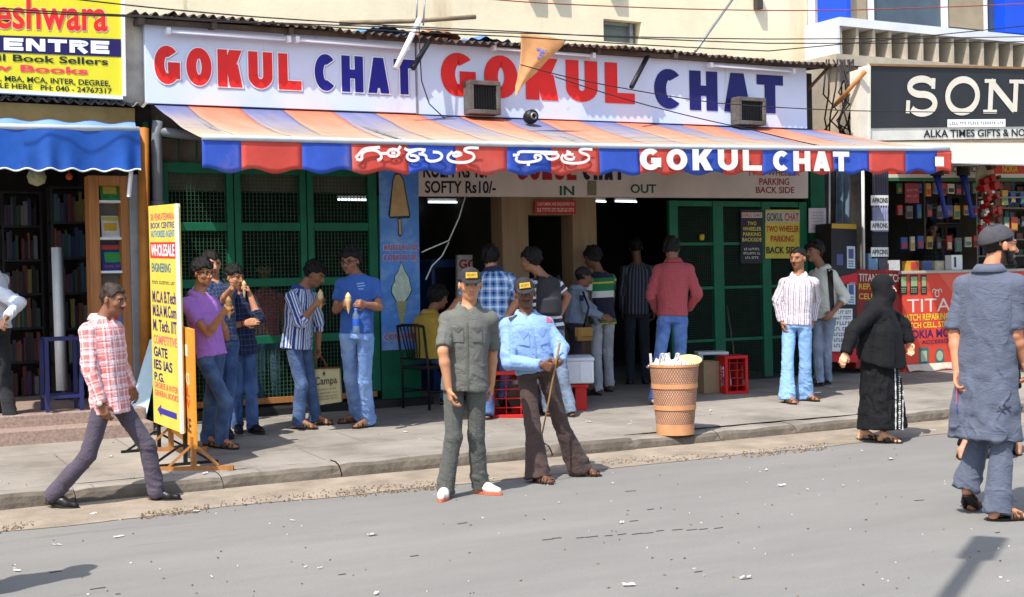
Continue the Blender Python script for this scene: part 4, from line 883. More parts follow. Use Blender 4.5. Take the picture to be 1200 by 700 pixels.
g = MB(); kf.rect(g, *fpt(kf, 1110, 149)[:1], *fpt(kf, 1178, 149)[:1], fpt(kf, 1140, 149)[1], fpt(kf, 1140, 140)[1]); g.build('white_strip', white_edge, bk)
g = MB(); scribble(kf, g, fpt(kf, 1112, 146)[0], fpt(kf, 1176, 146)[0], fpt(kf, 1140, 146)[1], fpt(kf, 1140, 143)[1], (4, 3, 5, 7, 3), 9, .002); g.build('small_print', ink(srgb(70, 70, 80)), bk)
kf2 = Face([a-Vector((0, .004, 0)) for a in q]); g = MB()
kf2.text(g, 'ALKA TIMES GIFTS & NOVELTIES', fpt(kf2, 1082, 162)[0], fpt(kf2, 1236, 162)[0], fpt(kf2, 1082, 161.5)[1], fpt(kf2, 1082, 152.5)[1], .018); g.build('black_lettering', ink(srgb(30, 30, 34)), bk)
wa = thing('white_awning', P(1160, 185, 12), 'plain cream awning sheet over the gadget shop counter', 'awning')
A, B = P(1108, 190, 11.6), P(1330, 196, 11.6); A2, B2 = P(1020, 166, 13.28), P(1330, 168, 13.28); A2.x = P(1040, 168, 13.28).x
g = MB(); g.grid(lambda u, v: (A+(B-A)*u)*(1-v)+(A2+(B2-A2)*u)*v+Vector((0, 0, -.04*math.sin(math.pi*v)+.012*math.sin(u*30)*math.sin(math.pi*v))), 30, 10); m_ = g.build('canopy', mat('cream_canvas', srgb(184, 178, 162), .8, .07, 3, .2, 10), wa, smooth=True).modifiers.new('thickness', 'SOLIDIFY'); m_.thickness = .006
g = MB(); g.tube([A, B], .022, 8); g.build('front_pole', M['white_plastic'], wa, smooth=True)
Yk = 13.25
es = thing('header_sign', P(1150, 200, Yk), 'red white and green header board with black letters under the cream awning', 'sign')
q = [P(1030, 194, Yk), P(1330, 190, Yk), P(1330, 213, Yk), P(1030, 212, Yk)]
g = MB(); g.slab(q, .04); g.build('board', mat('orange_red_board', srgb(206, 62, 40), .5, .1, 3), es)
hf = Face(q); g = MB(); hf.rect(g, 0, 1, .0, .2); g.build('green_stripe', ink(srgb(40, 110, 70)), es); g = MB(); hf.rect(g, 0, 1, .2, .42, .001); a = fpt(hf, 1112, 200)[0]; b = fpt(hf, 1146, 200)[0]; hf.rect(g, a, b, .44, .98, .001); g.build('white_panel', ink(srgb(214, 206, 196)), es)
g = MB(); hf.text(g, 'ECTRONICS', fpt(hf, 1113, 200)[0], fpt(hf, 1145, 200)[0], .52, .9, .02, k=.004); g.build('black_lettering', ink(srgb(30, 30, 34)), es)
g = MB(); hf.text(g, 'NOKIA', fpt(hf, 1174, 200)[0], fpt(hf, 1192, 200)[0], .5, .9, .02, k=.003); g.build('yellow_lettering', ink(srgb(226, 190, 60)), es)
# counters
co1 = thing('repair_counter', P(1100, 430, 13.3), 'red counter panel of the watch repair stall with phone pictures', 'counter')
x0, x1 = P(1058, 380, 13.3).x, P(1260, 380, 13.3).x; zt_, zb_ = P(1090, 318, 13.3).z, P(1090, 432, 13.3).z
g = MB(); g.box(x0, x1, 13.3, 13.8, gz(13.3)-.05, zt_-.03); g.build('cabinet', mat('red_panel_print', srgb(222, 72, 50), .5, .07, 3), co1)
g = MB(); g.box(x0-.03, x1, 13.26, 13.82, zt_-.03, zt_+.01); g.build('counter_top', mat('pale_top', srgb(176, 170, 160), .4, .1, 6), co1, bevel=.005)
q = [Vector((x0, 13.3, zt_-.03)), Vector((x1, 13.3, zt_-.03)), Vector((x1, 13.3, zb_)), Vector((x0, 13.3, zb_))]
cf = Face(q, .004)
g = MB(); r = random.Random(6)
g.grid(lambda u, v: (x0+.02+(x1-x0)*u, 13.26-.05*v*(1-u*.3), gz(13.26)+.012+.09*(1-v)+.012*math.sin(u*40)*v), 40, 4); g.build('curled_edge', mat('paper_edge', srgb(206, 190, 172), .7, .1, 6), co1)
def ct(s, x0, x1, y0, y1, o=.02): cf.text(g, s, fpt(cf, x0, y1)[0], fpt(cf, x1, y1)[0], fpt(cf, x0, y1)[1], fpt(cf, x0, y0)[1], o)
g = MB(); ct('TITAN', 1063, 1130, 351, 366.5, .0); g.build('white_lettering', ink(srgb(232, 214, 206)), co1)
g = MB(); rib(cf, g, ell(1098, 344, 2.5, 4, 20, 340, 12), 1.2); rib(cf, g, ell(1094.5, 342, 2, 3, -60, 200, 10), 1); rib(cf, g, ell(1101.5, 342, 2, 3, -20, 240, 10), 1); g.build('crown_emblem', ink(srgb(232, 214, 206)), co1)
g = MB(); ct('WATCH REPAIRING', 1054, 1112, 369, 377); ct('WATCH CELL, STRAPS', 1054, 1121, 379, 387); g.build('yellow_lettering', ink(srgb(240, 206, 60)), co1)
g = MB(); ct('NOKIA MOBILE', 1060, 1132, 387.5, 397.5); ct('ACCESSORIES', 1080, 1124, 399, 403.5, .01); g.build('purple_lettering', ink(srgb(70, 26, 90)), co1)
def phone(f, mbs, cx, cy, w_, h):
    W = lambda mb, a, b, c, d, k: f.rect(mb, fpt(f, a, d)[0], fpt(f, b, d)[0], fpt(f, a, d)[1], fpt(f, a, c)[1], k)
    W(mbs[0], cx-w_/2, cx+w_/2, cy-h/2, cy+h/2, .0); W(mbs[1], cx-w_/2+1, cx+w_/2-1, cy-h/2+2, cy+h*.08, .001)
    for i in range(3):
        for j in range(3): W(mbs[1], cx-w_/2+1.2+i*(w_-2.4)/3, cx-w_/2+1.2+(i+.7)*(w_-2.4)/3, cy+h*.16+j*h*.09, cy+h*.16+(j+.6)*h*.09, .001)
m1, m2 = MB(), MB()
for cx, w_ in ((1059, 8), (1071, 9.5), (1082.5, 7)): phone(cf, (m1, m2), cx, 334, w_, 23)
m1.build('phone_picture', ink(srgb(40, 40, 44)), co1); m2.build('phone_screen_picture', ink(srgb(150, 170, 120)), co1)
g = MB(); a, b = fpt(cf, 1077, 427), fpt(cf, 1088, 407); cf.rect(g, a[0], b[0], a[1], b[1]); cf.poly(g, [fpt(cf, x, y) for x, y in ell(1101, 419, 5.5, 11, 0, 360, 20)[:-1]], .0005); g.build('watch_picture', ink(srgb(60, 110, 100)), co1)
g = MB(); cf.poly(g, [fpt(cf, x, y) for x, y in ell(1101, 417, 4, 6, 0, 360, 20)[:-1]], .001); a, b = fpt(cf, 1079, 424), fpt(cf, 1086, 411); cf.rect(g, a[0], b[0], a[1], b[1], .001); g.build('dial_picture', ink(srgb(170, 180, 150)), co1)
g = MB(); cf.poly(g, [fpt(cf, x, y) for x, y in ((1098, 318.5), (1150, 318.5), (1150, 360), (1122, 352))], .0002); g.build('pale_wedge', ink(srgb(222, 96, 76)), co1)
co2 = thing('corner_counter', P(1030, 400, 13.4), 'dark red side counter with watch repair words beside the black phone stand', 'counter')
q = [P(1003, 316, 13.45), P(1056, 317, 13.33), P(1056, 432, 13.33), P(1003, 432, 13.45)]
g = MB(); g.slab(q, .4); g.build('cabinet', mat('dark_red_print', srgb(140, 34, 30), .5, .12, 4), co2)
cf = Face(q, .004); g = MB(); cf.text(g, 'TITAN WATCH', .06, 1.0, .88, .96, .02); g.build('white_lettering', ink(srgb(220, 200, 190)), co2)
g = MB(); cf.text(g, 'REPAIRING', .06, .8, .8, .86, .02); cf.text(g, 'CELL', .06, .4, .7, .76, .02); g.build('yellow_lettering', ink(srgb(220, 180, 60)), co2)
# phone stand
ps = thing('phone_display_stand', P(988, 400, 13.2), 'black display stand with white phone pictures and red wedges', 'display stand')
q = [P(974, 262, 13.2), P(1004, 263, 13.2), P(1005, 425, 13.2), P(975, 424, 13.2)]
g = MB(); g.slab(q, .3); g.build('body', mat('black_board', srgb(36, 34, 40), .5, .1, 4), ps)
cf = Face(q, .003); g = MB(); cf.rect(g, .02, .98, .965, 1.0); g.build('yellow_strip', ink(srgb(190, 150, 50)), ps)
g = MB()
for y in (.57, .24): g = MB(); cf.poly(g, [(.0, y), (1, y-.01), (1, y+.08), (.0, y+.03)], .0); g.build('red_wedge', ink(srgb(200, 36, 50)), ps)
g = MB(); cf.rect(g, 0, 1, .0, .1); g.build('red_band', ink(srgb(200, 36, 50)), ps)
g = MB(); g2 = MB()
for y in (.68, .42):
    cf.rect(g, .6, .92, y, y+.16); cf.rect(g2, .66, .86, y+.07, y+.14, .001)
    for i in range(3):
        for j in range(3): cf.rect(g2, .66+i*.07, .71+i*.07, y+.01+j*.018, y+.02+j*.018, .001)
    cf.rect(g2, .2, .45, y+.02, y+.1, .0)
g.build('phone_picture', ink(srgb(190, 206, 216)), ps); g2.build('phone_screen_picture', ink(srgb(80, 90, 140)), ps)
notice('number_sheet', quadP(975, 362, 999, 412, 13.12), M['white_plastic'], 'white sheet of dark figures stuck low on the phone stand', [((5, 3), .08, .95, .88, .96, srgb(50, 46, 90), 0), ((4, 4), .08, .95, .75, .83, srgb(50, 46, 90), 0), ((6,), .08, .9, .62, .7, srgb(50, 46, 90), 0), ((3, 4), .08, .95, .49, .57, srgb(50, 46, 90), 0), ((5, 2), .08, .95, .36, .44, srgb(50, 46, 90), 0), ((4, 3), .08, .95, .23, .31, srgb(50, 46, 90), 0), ((7,), .08, .9, .1, .18, srgb(50, 46, 90), 0)])
# aprons hanging in a strip
for i, (y0, y1, yl0, yl1, lab) in enumerate(((198, 243, 229, 241, 'topmost dark apron pack in the hanging strip'), (241, 272, 259, 270, 'pale grey apron pack, middle of the hanging strip'), (272, 303, 290, 301, 'black apron pack at the bottom of the hanging strip'))):
    o = thing('apron_pack', P(1030, y1, 13.0), lab, 'apron', 'apron packs hanging in a strip')
    a, c = P(1022, y0, 13.0), P(1040, y1, 13.0); g = MB()
    g.grid(lambda u, v: (a.x+(c.x-a.x)*u, 13.0+.012*math.sin(u*38+i), a.z+(c.z-a.z)*v), 30, 4); m_ = g.build('cloth', mat('apron_cloth', [srgb(36, 34, 50), srgb(140, 140, 176), srgb(44, 42, 52)][i], .7, .15, 8), o, smooth=True).modifiers.new('thickness', 'SOLIDIFY'); m_.thickness = .02
    q = quadP(1021, yl0, 1041, yl1, 12.97); g = MB(); g.slab(q, .01); g.build('label_card', M['white_plastic'], o); g = MB(); Face(q, .003).text(g, 'APRONS', .04, .96, .25, .75, .02); g.build('lettering', ink(srgb(34, 32, 40)), o)
# shelves, goods
for i, (a, c, Y) in enumerate(((1085, 1145, 15.6), (1146, 1215, 15.0))):
    x0, x1 = P(a, 270, Y).x, P(c, 270, Y).x; r = random.Random(20+i)
    o = thing('goods_shelf', (x0, Y, .3), ('pale shelf of small goods at the back of the gadget shop', 'glinting shelf of gadgets at the right edge of the gadget shop')[i], 'shelf')
    g = MB(); zz = [P((a+c)/2, y, Y).z for y in (225, 244, 262, 281, 300, 322)]
    for z in zz: g.box(x0, x1, Y, Y+.35, z-.012, z+.012)
    g.box(x0-.03, x0, Y, Y+.35, .3, zz[0]+.3); g.build('rack', mat('pale_rack', srgb(122, 118, 108), .6, .1, 5), o)
    b = MB()
    for z in zz:
        x = x0+.04
        while x < x1-.1:
            t = r.uniform(.04, .16); b.cur = r.randrange(len(bookm)); b.box(x, x+t, Y+.05, Y+.25, z+.013, z+.013+r.uniform(.06, .2)); x += t+r.uniform(.01, .07)
    b.build('goods', bookm, o)['kind'] = 'stuff'
for cx, lab in ((1100, 'blue hanging shoe horn like strip nearer the aprons'), (1131, 'blue hanging strip nearer the white wall clock')):
    A = P(cx-2, 206, 12.9); B = P(cx+9, 255, 12.9); g = MB()
    g.tube([A, A+(B-A)*.3, A+(B-A)*.7, B], [.055, .035, .03, .042], 10); 
    o = g.build('hanging_tie', mat('blue_satin', srgb(28, 44, 128), .35, .1, 5), smooth=True, at=A); props(o, lab, 'tie', 'blue ties hanging in the gadget shop')
    g = MB(); BASE[o] = Vector(A); g.tube([A+Vector((0, 0, .12)), A], .09, 10); g.build('dark_hood', M['black_metal'], o)
g = MB(); c = P(1154, 207, 12.95); g.lathe(c, [(.0, -.02), (.16, -.02), (.18, 0), (.17, .02), (.0, .03)], 24, axis=(0, -1, 0)); o = g.build('wall_clock', mat('clock_cream', srgb(176, 170, 146), .5, .1, 12), smooth=True, at=c); props(o, 'round cream clock hanging under the cream awning', 'clock')
g = MB(); r = random.Random(3); c = P(1158, 235, 12.9)
for k in range(60):
    p = c+Vector((r.gauss(0, .09), r.gauss(0, .05), r.gauss(0, .2))); s = r.uniform(.02, .05); g.cur = r.choice((0, 0, 0, 1, 2)); g.obox(p, (s, 0, s*.3), (0, s, 0), (-s*.3, 0, s))
props(g.build('toy_bunch', [mat('red_foil', srgb(170, 34, 26), .3, .2, 9), mat('silver_foil', srgb(200, 196, 190), .25, .1, 9, metal=.6), mat('brown_toy', srgb(96, 50, 30), .5, .1, 5)], at=c), 'shiny red and silver bunch of toys hanging in the gadget shop', 'toys')
notice('pink_card', quadP(1061, 215, 1077, 238, 13.6), mat('pink_paper', srgb(150, 60, 76), .6, .1, 6), 'dull pink card hanging at the back of the gadget shop', [((4, 3), .1, .9, .6, .7, srgb(200, 150, 150), 0), ((3, 3), .1, .9, .3, .4, srgb(200, 150, 150), 0)])
b = thing('white_carton', P(1121, 316, 13.4), 'small white carton standing on the red counter', 'carton'); a, c = P(1115, 299, 13.4), P(1128, 316, 13.4)
g = MB(); g.box(a.x, c.x, 13.4, 13.52, zt_+.012, a.z); g.build('box', M['white_plastic'], b, bevel=.004); g = MB(); g.box(a.x+.05, a.x+.08, 13.39, 13.398, zt_+.05, a.z-.03); g.build('print', ink(srgb(50, 50, 70)), b)
r = random.Random(9)
for i, (cx, lab) in enumerate(((1022, 'blue and white gadget box by the white post'), (1034, 'dark gadget box under the apron strip'), (1048, 'white gadget box on the corner counter'))):
    a = P(cx-5, 298+i*4, 13.5); c = P(cx+6, 318, 13.5); g = MB(); g.obox(((a.x+c.x)/2, 13.55, (a.z+c.z)/2+.01), ((c.x-a.x)/2, 0, 0), (0, .06, 0), (0, 0, (a.z-c.z)/2)); o = g.build('gadget_box', mat('gadget_box', [srgb(110, 150, 190), srgb(50, 50, 60), srgb(200, 200, 200)][i], .4, .1, 20), at=c); props(o, lab, 'box')

r = random.Random(41)
pk_m = [mat('packet_card', srgb(*c), .4, .15, 20) for c in ((190, 60, 50), (60, 90, 160), (206, 196, 170), (70, 130, 100), (196, 150, 60), (120, 110, 116), (60, 56, 60))]
for row, (py, Y, x0, x1) in enumerate(((222, 13.7, 1052, 1145), (248, 14.0, 1052, 1140), (232, 13.6, 1166, 1215), (262, 13.7, 1150, 1215), (285, 14.1, 1056, 1142))):
    px = x0
    while px < x1:
        a = P(px, py-r.uniform(6, 9), Y); c = P(px+r.uniform(5, 8), py+r.uniform(4, 10), Y)
        g = MB(); g.box(a.x, c.x, Y, Y+.03, c.z, a.z); g.cur = 1; m1_, m2_ = r.sample(pk_m, 2); g.box(a.x+.015, c.x-.015, Y-.006, Y-.001, c.z+.02, c.z+(a.z-c.z)*.55)
        props(g.build('goods_packet', [m1_, m2_], at=a), 'small carded packet hanging among the goods of the gadget shop', 'packet', 'carded packets hanging in the gadget shop')
        px += r.uniform(8, 13)
pole('display_rail', [P(1146, 232, 13.6), P(1215, 231, 13.6)], .012, M['grey_metal'], 'thin metal rail over the packets at the right edge of the gadget shop', 'rail')
r = random.Random(17)
for i, (cx, lab) in enumerate(((1068, 'orange gadget box left on the red counter'), (1083, 'grey gadget box in the middle of the red counter'), (1098, 'pale gadget box just left of the white carton'))):
    a = P(cx-5, 306, 13.6); c = P(cx+6, 318, 13.6); g = MB(); g.box(a.x, c.x, 13.55, 13.7, zt_+.012, a.z); g.cur = 1; g.box(a.x+.02, c.x-.02, 13.54, 13.549, zt_+.03, a.z-.02); props(g.build('gadget_box', [pk_m[(4, 5, 2)[i]], pk_m[i]], at=c), lab, 'box')
# ================================================================== THINGS ON THE PAVEMENT
# wicker bin
bp = G(791.5, 507); bn = thing('wicker_bin', bp, 'tall orange woven plastic bin full of waste on the pavement edge', 'bin')
sc_ = depth(bp)/1550; H = 78*sc_; Rt, Rb = 28.5*sc_, 21*sc_
g = MB(); n = 110
def bin_r(t): return Rb+(Rt-Rb)*t**.9
for i in range(n):                       # uprights, strips woven in and out
    a = 2*math.pi*i/n; pts = []
    for k in range(0, 31):
        t = k/30; rr = bin_r(t)+(.0035 if (i+k) % 2 else -.0035); pts.append(bp+Vector((rr*math.cos(a), rr*math.sin(a), .02+H*t*(1+ (.03*math.sin(i*2.3)*(t > .98))))))
    da = math.pi/n*.8; vs_ = []
    for p in pts:
        d = p-bp; z = d.z; d.z = 0; s = d.length; 
        vs_ += [bp+Vector((s*math.cos(a-da), s*math.sin(a-da), z)), bp+Vector((s*math.cos(a+da), s*math.sin(a+da), z))]
    g.add(vs_, [(2*k, 2*k+1, 2*k+3, 2*k+2) for k in range(30)])
wk = mat('woven_plastic', srgb(204, 160, 132), .6, .2, 3, .2, 40)
o = g.build('weave', wk, bn)
g = MB()
for k in range(30):
    t = (k+.5)/30; rr = bin_r(t); z = .02+H*t; wdt = H/30*.36
    g.lathe(bp, [(rr, z-wdt), (rr+.002, z), (rr, z+wdt)], 56)
g.build('hoops', mat('woven_plastic_pale', srgb(158, 112, 84), .6, .2, 4), bn)
g = MB()
for t, hh in ((.03, .05), (.36, .022), (.68, .022), (.985, .012)):
    z = .02+H*t; rr = bin_r(t)+.007; g.lathe(bp, [(rr-.004, z-hh), (rr, z-hh), (rr, z+hh), (rr-.004, z+hh)], 56)
g.build('bands', mat('orange_band', srgb(198, 140, 96), .5, .1, 6), bn)
g = MB(); g.lathe(bp, [(.0, .03), (Rb-.01, .03), (bin_r(.9)-.03, .02+H*.9)], 40); g.build('liner', mat('bin_liner', srgb(130, 96, 62), .8, .2, 6), bn)
r = random.Random(12)
for i, (dx, dy, s, col, lab) in enumerate(((.02, -.05, .1, (222, 220, 214), 'crumpled white paper heaped in the bin'), (.14, .02, .12, (206, 186, 130), 'round tan paper plate in the bin'), (-.1, .03, .1, (206, 204, 200), 'grey white paper cups at the left of the bin'))):
    g = MB(); c = bp+Vector((RGT*dx)+(FWD*dy)); c.z = bp.z+H*.94+.04
    if i == 1: g.lathe(c+Vector((0, 0, .03)), [(.0, -.02), (.09, -.01), (.125, .02), (.13, .025), (.09, .0), (.0, -.008)], 20, axis=(-.2, -.3, 1))
    else:
        g.grid(lambda u, v: c+Vector((s*1.3*(u-.5)*2, s*(v-.5)*2, .05*NZ.noise((u*9, v*9, i))+.06*math.sin(math.pi*u)*math.sin(math.pi*v))), 14, 14)
        for k in range(8): q0 = c+Vector((r.uniform(-.1, .1), r.uniform(-.1, .1), .02)); g.bar(q0, q0+Vector((r.uniform(-.04, .04), r.uniform(-.04, .04), .1)), .025, .006)
    props(g.build('waste_paper', mat('waste', srgb(*col), .8, .1, 9), at=c), lab, 'waste')
# red crate on its side
M['crate'] = mat('red_crate_plastic', srgb(196, 32, 30), .4, .1, 5)
def crate(c, w_, h, d, fx, lab, wells=(2, 4), lean=0):
    """open face looks along fx (unit, level); w_ across, h up, d deep"""
    o = thing('bottle_crate', c, lab, 'crate'); fx = Vector(fx); sx_ = UP.cross(fx); th = .014; g = MB()
    def pl(a0, a1, b0, b1, c0, c1):       # a across, b up, c depth from the open face
        g.obox(c+sx_*(a0+a1)/2+UP*(b0+b1)/2-fx*(c0+c1)/2, sx_*(a1-a0)/2, UP*(b1-b0)/2, fx*(c1-c0)/2)
    A_ = w_/2
    # rim
    pl(-A_, A_, h-.035, h, 0, .02); pl(-A_, A_, 0, .035, 0, .02); pl(-A_, -A_+.035, .035, h-.035, 0, .02); pl(A_-.035, A_, .035, h-.035, 0, .02)
    # four walls: each solid strips leaving slots
    for s in (-1, 1):
        a0, a1 = (s*A_-s*th, s*A_) if s > 0 else (s*A_, s*A_-s*th)
        pl(a0, a1, .0, h*.2, .02, d); pl(a0, a1, h*.72, h, .02, d); pl(a0, a1, h*.2, h*.72, d*.55, d)
        for f in (.38, .55): pl(a0, a1, h*f-.006, h*f+.006, .02, d*.55)
        pl(a0, a1, h*.2, h*.72, .02, d*.18)
    pl(-A_+th, A_-th, 0, th, .02, d); pl(-A_+th, A_-th, h-th, h, .02, d)
    # base grid
    for i in range(1, wells[0]+1): x = -A_+w_*i/(wells[0]+1); pl(x-.005, x+.005, th, h-th, d*.35, d-.01)
    for j in range(1, wells[1]+1): z = h*j/(wells[1]+1); pl(-A_+th, A_-th, z-.005, z+.005, d*.35, d-.012)
    pl(-A_+th, A_-th, th, .09, d-.012, d); pl(-A_+th, A_-th, h-.09, h-th, d-.012, d)
    ob_ = g.build('shell', M['crate'], o, bevel=.003)
    f = Face([c+sx_*-A_+UP*h-fx*d, c+sx_*-A_+UP*h, c+sx_*-A_, c+sx_*-A_-fx*d], .003)
    g = MB(); W = [(.55, .75), (.45, .68), (.52, .6), (.6, .66)]; f.line(g, W, .006); f.line(g, [(.45, .52), (.6, .48), (.5, .4), (.62, .36)], .006, .0004); f.line(g, [(.48, .3), (.6, .24), (.52, .2)], .006, .0008); g.build('script_mark', ink(srgb(236, 190, 186)), o)
    return o
cb_ = G(864, 462); s = depth(cb_)/1550
fxv = (-FWD*.93+RGT*.28).normalized()
crate(cb_, 28*s*1.05, 45*s, .24, fxv, 'red bottle crate standing on end beside the cardboard box')
c2 = G(600, 490); s2 = depth(c2)/1550
crate(c2+RGT*.02, .46, .48, .3, (-FWD), 'red crate under the white foam box, its left support'); crate(G(672, 481)+FWD*.1, .2, .42, .3, (-FWD), 'red crate leg under the right end of the foam box')
# the red stool/table the foam box stands on
fb = G(655, 484)+FWD*.15; s = depth(fb)/1550
zb_ = AT(690, 450, depth(fb)).z; zt2 = AT(690, 419, depth(fb)).z
xl_, xr_ = AT(600, 440, depth(fb)), AT(696, 440, depth(fb))
foam = thing('foam_box', (xl_+xr_)/2, 'white foam ice box on red crates behind the guard in blue', 'box')
ctr = (xl_+xr_)/2; ctr = ctr+FWD*.28; half = (xr_-xl_).length/2
g = MB(); g.obox(Vector((ctr.x, ctr.y, (zb_+zt2)/2-.015)), RGT*half, FWD*.3, UP*((zt2-zb_)/2-.02)); g.build('body', mat('foam', srgb(214, 218, 224), .8, .05, 40, .3, 120), foam, bevel=.02)
g = MB(); g.obox(Vector((ctr.x, ctr.y, zt2-.02)), RGT*(half+.008), FWD*.308, UP*.02); g.build('lid', mat('foam_lid', srgb(206, 212, 222), .8, .05, 40, .3, 120), foam, bevel=.015)
g = MB(); f0 = Vector((ctr.x, ctr.y, 0))-FWD*.306
for dx in (.12, .3, .42): g.obox(f0+RGT*dx+UP*(zb_+.14), RGT*.008, FWD*.006, UP*.1)
g.build('moulded_rib', M['white_plastic'], foam)
tb = thing('red_table', Vector((ctr.x, ctr.y, .2)), 'low red table carrying the white foam box', 'table')
g = MB(); g.obox(Vector((ctr.x, ctr.y, zb_-.022)), RGT*(half-.06), FWD*.26, UP*.018); g.build('top', M['crate'], tb, bevel=.006)
for a in (-1, 1):
    for b in (-1, 1):
        p = ctr+RGT*a*(half-.14)+FWD*b*.2; zf = gz(p.y); g = MB(); g.obox(Vector((p.x, p.y, (zf+zb_-.04)/2)), RGT*.06, FWD*.03, UP*((zb_-.04-zf)/2)); g.build('leg', M['crate'], tb)
# plastic stool and cardboard box
stl = thing('plastic_stool', G(838, 458)+FWD*.25, 'white plastic stool behind the cardboard box by the gate', 'stool'); c = BASE[stl]; h = .46
g = MB(); g.obox(c+UP*(h-.015), RGT*.19, FWD*.17, UP*.018); g.build('seat', M['white_plastic'], stl, bevel=.012)
for a in (-1, 1):
    for b in (-1, 1): g = MB(); g.bar(c+RGT*a*.15+FWD*b*.13+UP*(h-.034), c+RGT*a*.19+FWD*b*.16, .05, .04); g.build('leg', M['white_plastic'], stl)
cbx = thing('cardboard_box', G(834, 461), 'brown cardboard box standing between the stool and the red crate', 'carton'); c = BASE[cbx]
a1 = (RGT*.9+FWD*.45).normalized(); a2 = (FWD*.9-RGT*.45).normalized()
g = MB(); g.obox(c+a2*.12+UP*.19, a1*.12, a2*.14, UP*.19); g.build('box', mat('cardboard', srgb(150, 126, 96), .85, .1, 5, .2, 20), cbx, bevel=.006)
g = MB(); g.obox(c+a2*.12+UP*.382, a1*.115, a2*.025, UP*.001); g.build('tape', mat('brown_tape', srgb(176, 150, 100), .4, .05, 5), cbx)
pole('broom_stick', [G(868, 448)+FWD*.2, AT(852, 358, depth(G(868, 448))+.5)], .012, M['bamboo'], 'thin brown stick leaning on the green gate behind the red crate', 'stick')
# chair
def chair(c, fwd, lab):
    o = thing('metal_chair', c, lab, 'chair'); fwd = Vector(fwd).normalized(); sd_ = fwd.cross(UP); H_ = .45
    def W(a, b, z): return c+sd_*a+fwd*b+UP*z
    g = MB(); g.obox(c+UP*H_, sd_*.21, fwd*.21, UP*.018); g.build('seat', M['black_metal'], o, bevel=.01)
    for a in (-1, 1):
        g = MB(); g.tube([W(a*.2, .19, H_-.02), W(a*.21, .21, 0)], .014, 8); g.build('leg', M['black_metal'], o, smooth=True)
        g = MB(); g.tube([W(a*.2, -.26, .9), W(a*.2, -.2, H_), W(a*.2, -.2, 0)], .015, 8); g.build('leg', M['black_metal'], o, smooth=True)
    g = MB()
    g.tube([W(-.2, -.26, .9), W(-.1, -.28, .915), W(.1, -.28, .915), W(.2, -.26, .9)], .016, 8)
    g.tube([W(-.2, -.215, .55), W(.2, -.215, .55)], .01, 8)
    for k in range(1, 7): x = -.2+.4*k/7; g.tube([W(x, -.275, .9), W(x*.8, -.24, .7), W(x*.6, -.215, .55)], .008, 6)
    g.build('backrest', M['black_metal'], o, smooth=True)
    g = MB(); g.tube([W(-.2, .2, .18), W(-.2, -.2, .18)], .009, 6); g.tube([W(.2, .2, .18), W(.2, -.2, .18)], .009, 6); g.tube([W(-.2, -.2, .22), W(.2, -.2, .22)], .009, 6); g.build('stretcher', M['black_metal'], o)
    return o
CH = G(503, 478); CHF = (FWD*.75+RGT*.66).normalized()
chair(CH, CHF, 'black metal chair with a slatted back under the seated man in yellow')
# loose wires at the left opening
pole('loose_wire', [P(545, 231, YF-.1), P(538, 255, YF-.15), P(526, 282, YF-.1), P(500, 293, YF-.05), P(494, 296, YF-.02)], .008, M['white_plastic'], 'white wire drooping to the poster edge in the left opening', 'wire', 6)
pole('loose_wire', [P(526, 284, YF-.1), P(518, 300, YF-.12), P(506, 312, YF-.1), P(499, 328, YF-.1)], .008, M['white_plastic'], 'forked lower end of the loose white wire', 'wire', 6)
c = P(622, 137, 13.1); g = MB(); g.lathe(c, [(.0, -.07), (.07, -.06), (.085, 0), (.075, .05), (.0, .06)], 18, (0, -1, .1)); o = g.build('awning_motor', M['black_metal'], smooth=True, at=c); props(o, 'small round black motor sitting on the awning below the torn flag', 'motor')
BASE[o] = Vector(c); g = MB(); g.lathe(c+Vector((0, -.06, 0)), [(.03, 0), (.045, .012), (.03, .02)], 14, (0, -1, .1)); g.build('hub', M['grey_metal'], o, smooth=True)
# overhead cables
def span(pts, r, m, sag=.05):
    P3 = [P(x, y, Y) for x, y, Y in pts]; out = []
    for a, b in zip(P3, P3[1:]):
        for k in range(12): t = k/12; out.append(a+(b-a)*t-UP*sag*math.sin(math.pi*t))
    out.append(P3[-1]); g = MB(); g.tube(out, r, 5); o = g.build('overhead_cable', m, at=out[0], smooth=True); return o
CL = 'thin dark overhead cable crossing in front of the upper walls and signs'
for pts in ([(-60, 5, 12), (150, 18, 12), (460, 32, 12), (640, 40, 12), (900, 46, 12), (1260, 42, 12)], [(60, -4, 11.5), (300, 20, 11.5), (600, 37, 11.5), (900, 51, 11.5), (1260, 48, 11.5)], [(-60, 9, 11.8), (170, 20, 11.8), (330, 28, 11.8), (600, 43, 11.8), (900, 60, 11.8), (1260, 24, 11.8)],
            [(610, 76, 12.2), (700, 98, 12.2), (840, 121, 12.3), (1000, 130, 12.5), (1260, 132, 12.6)], [(650, 90, 12.0), (760, 124, 12.0), (880, 152, 12.0), (985, 176, 12.0)]):
    props(span(pts, .0065, M['cable'], .01), CL, 'cable', 'dark cables crossing above the shops')
props(span([(540, -4, 12.2), (680, 6, 12.2), (900, 12.5, 12.2), (1060, 10, 12.2), (1260, 1, 12.2)], .007, M['red_cable'], .01), 'faded red overhead cable above the other wires', 'cable')
pole('hanging_wire', [P(491, 32, 13.1), P(492, 60, 13.1), P(494, 95, 13.15), P(503, 122, 13.2), P(521, 139, 13.2)], .007, M['cable'], 'black wire hanging down the joint of the white fascia', 'wire', 5)
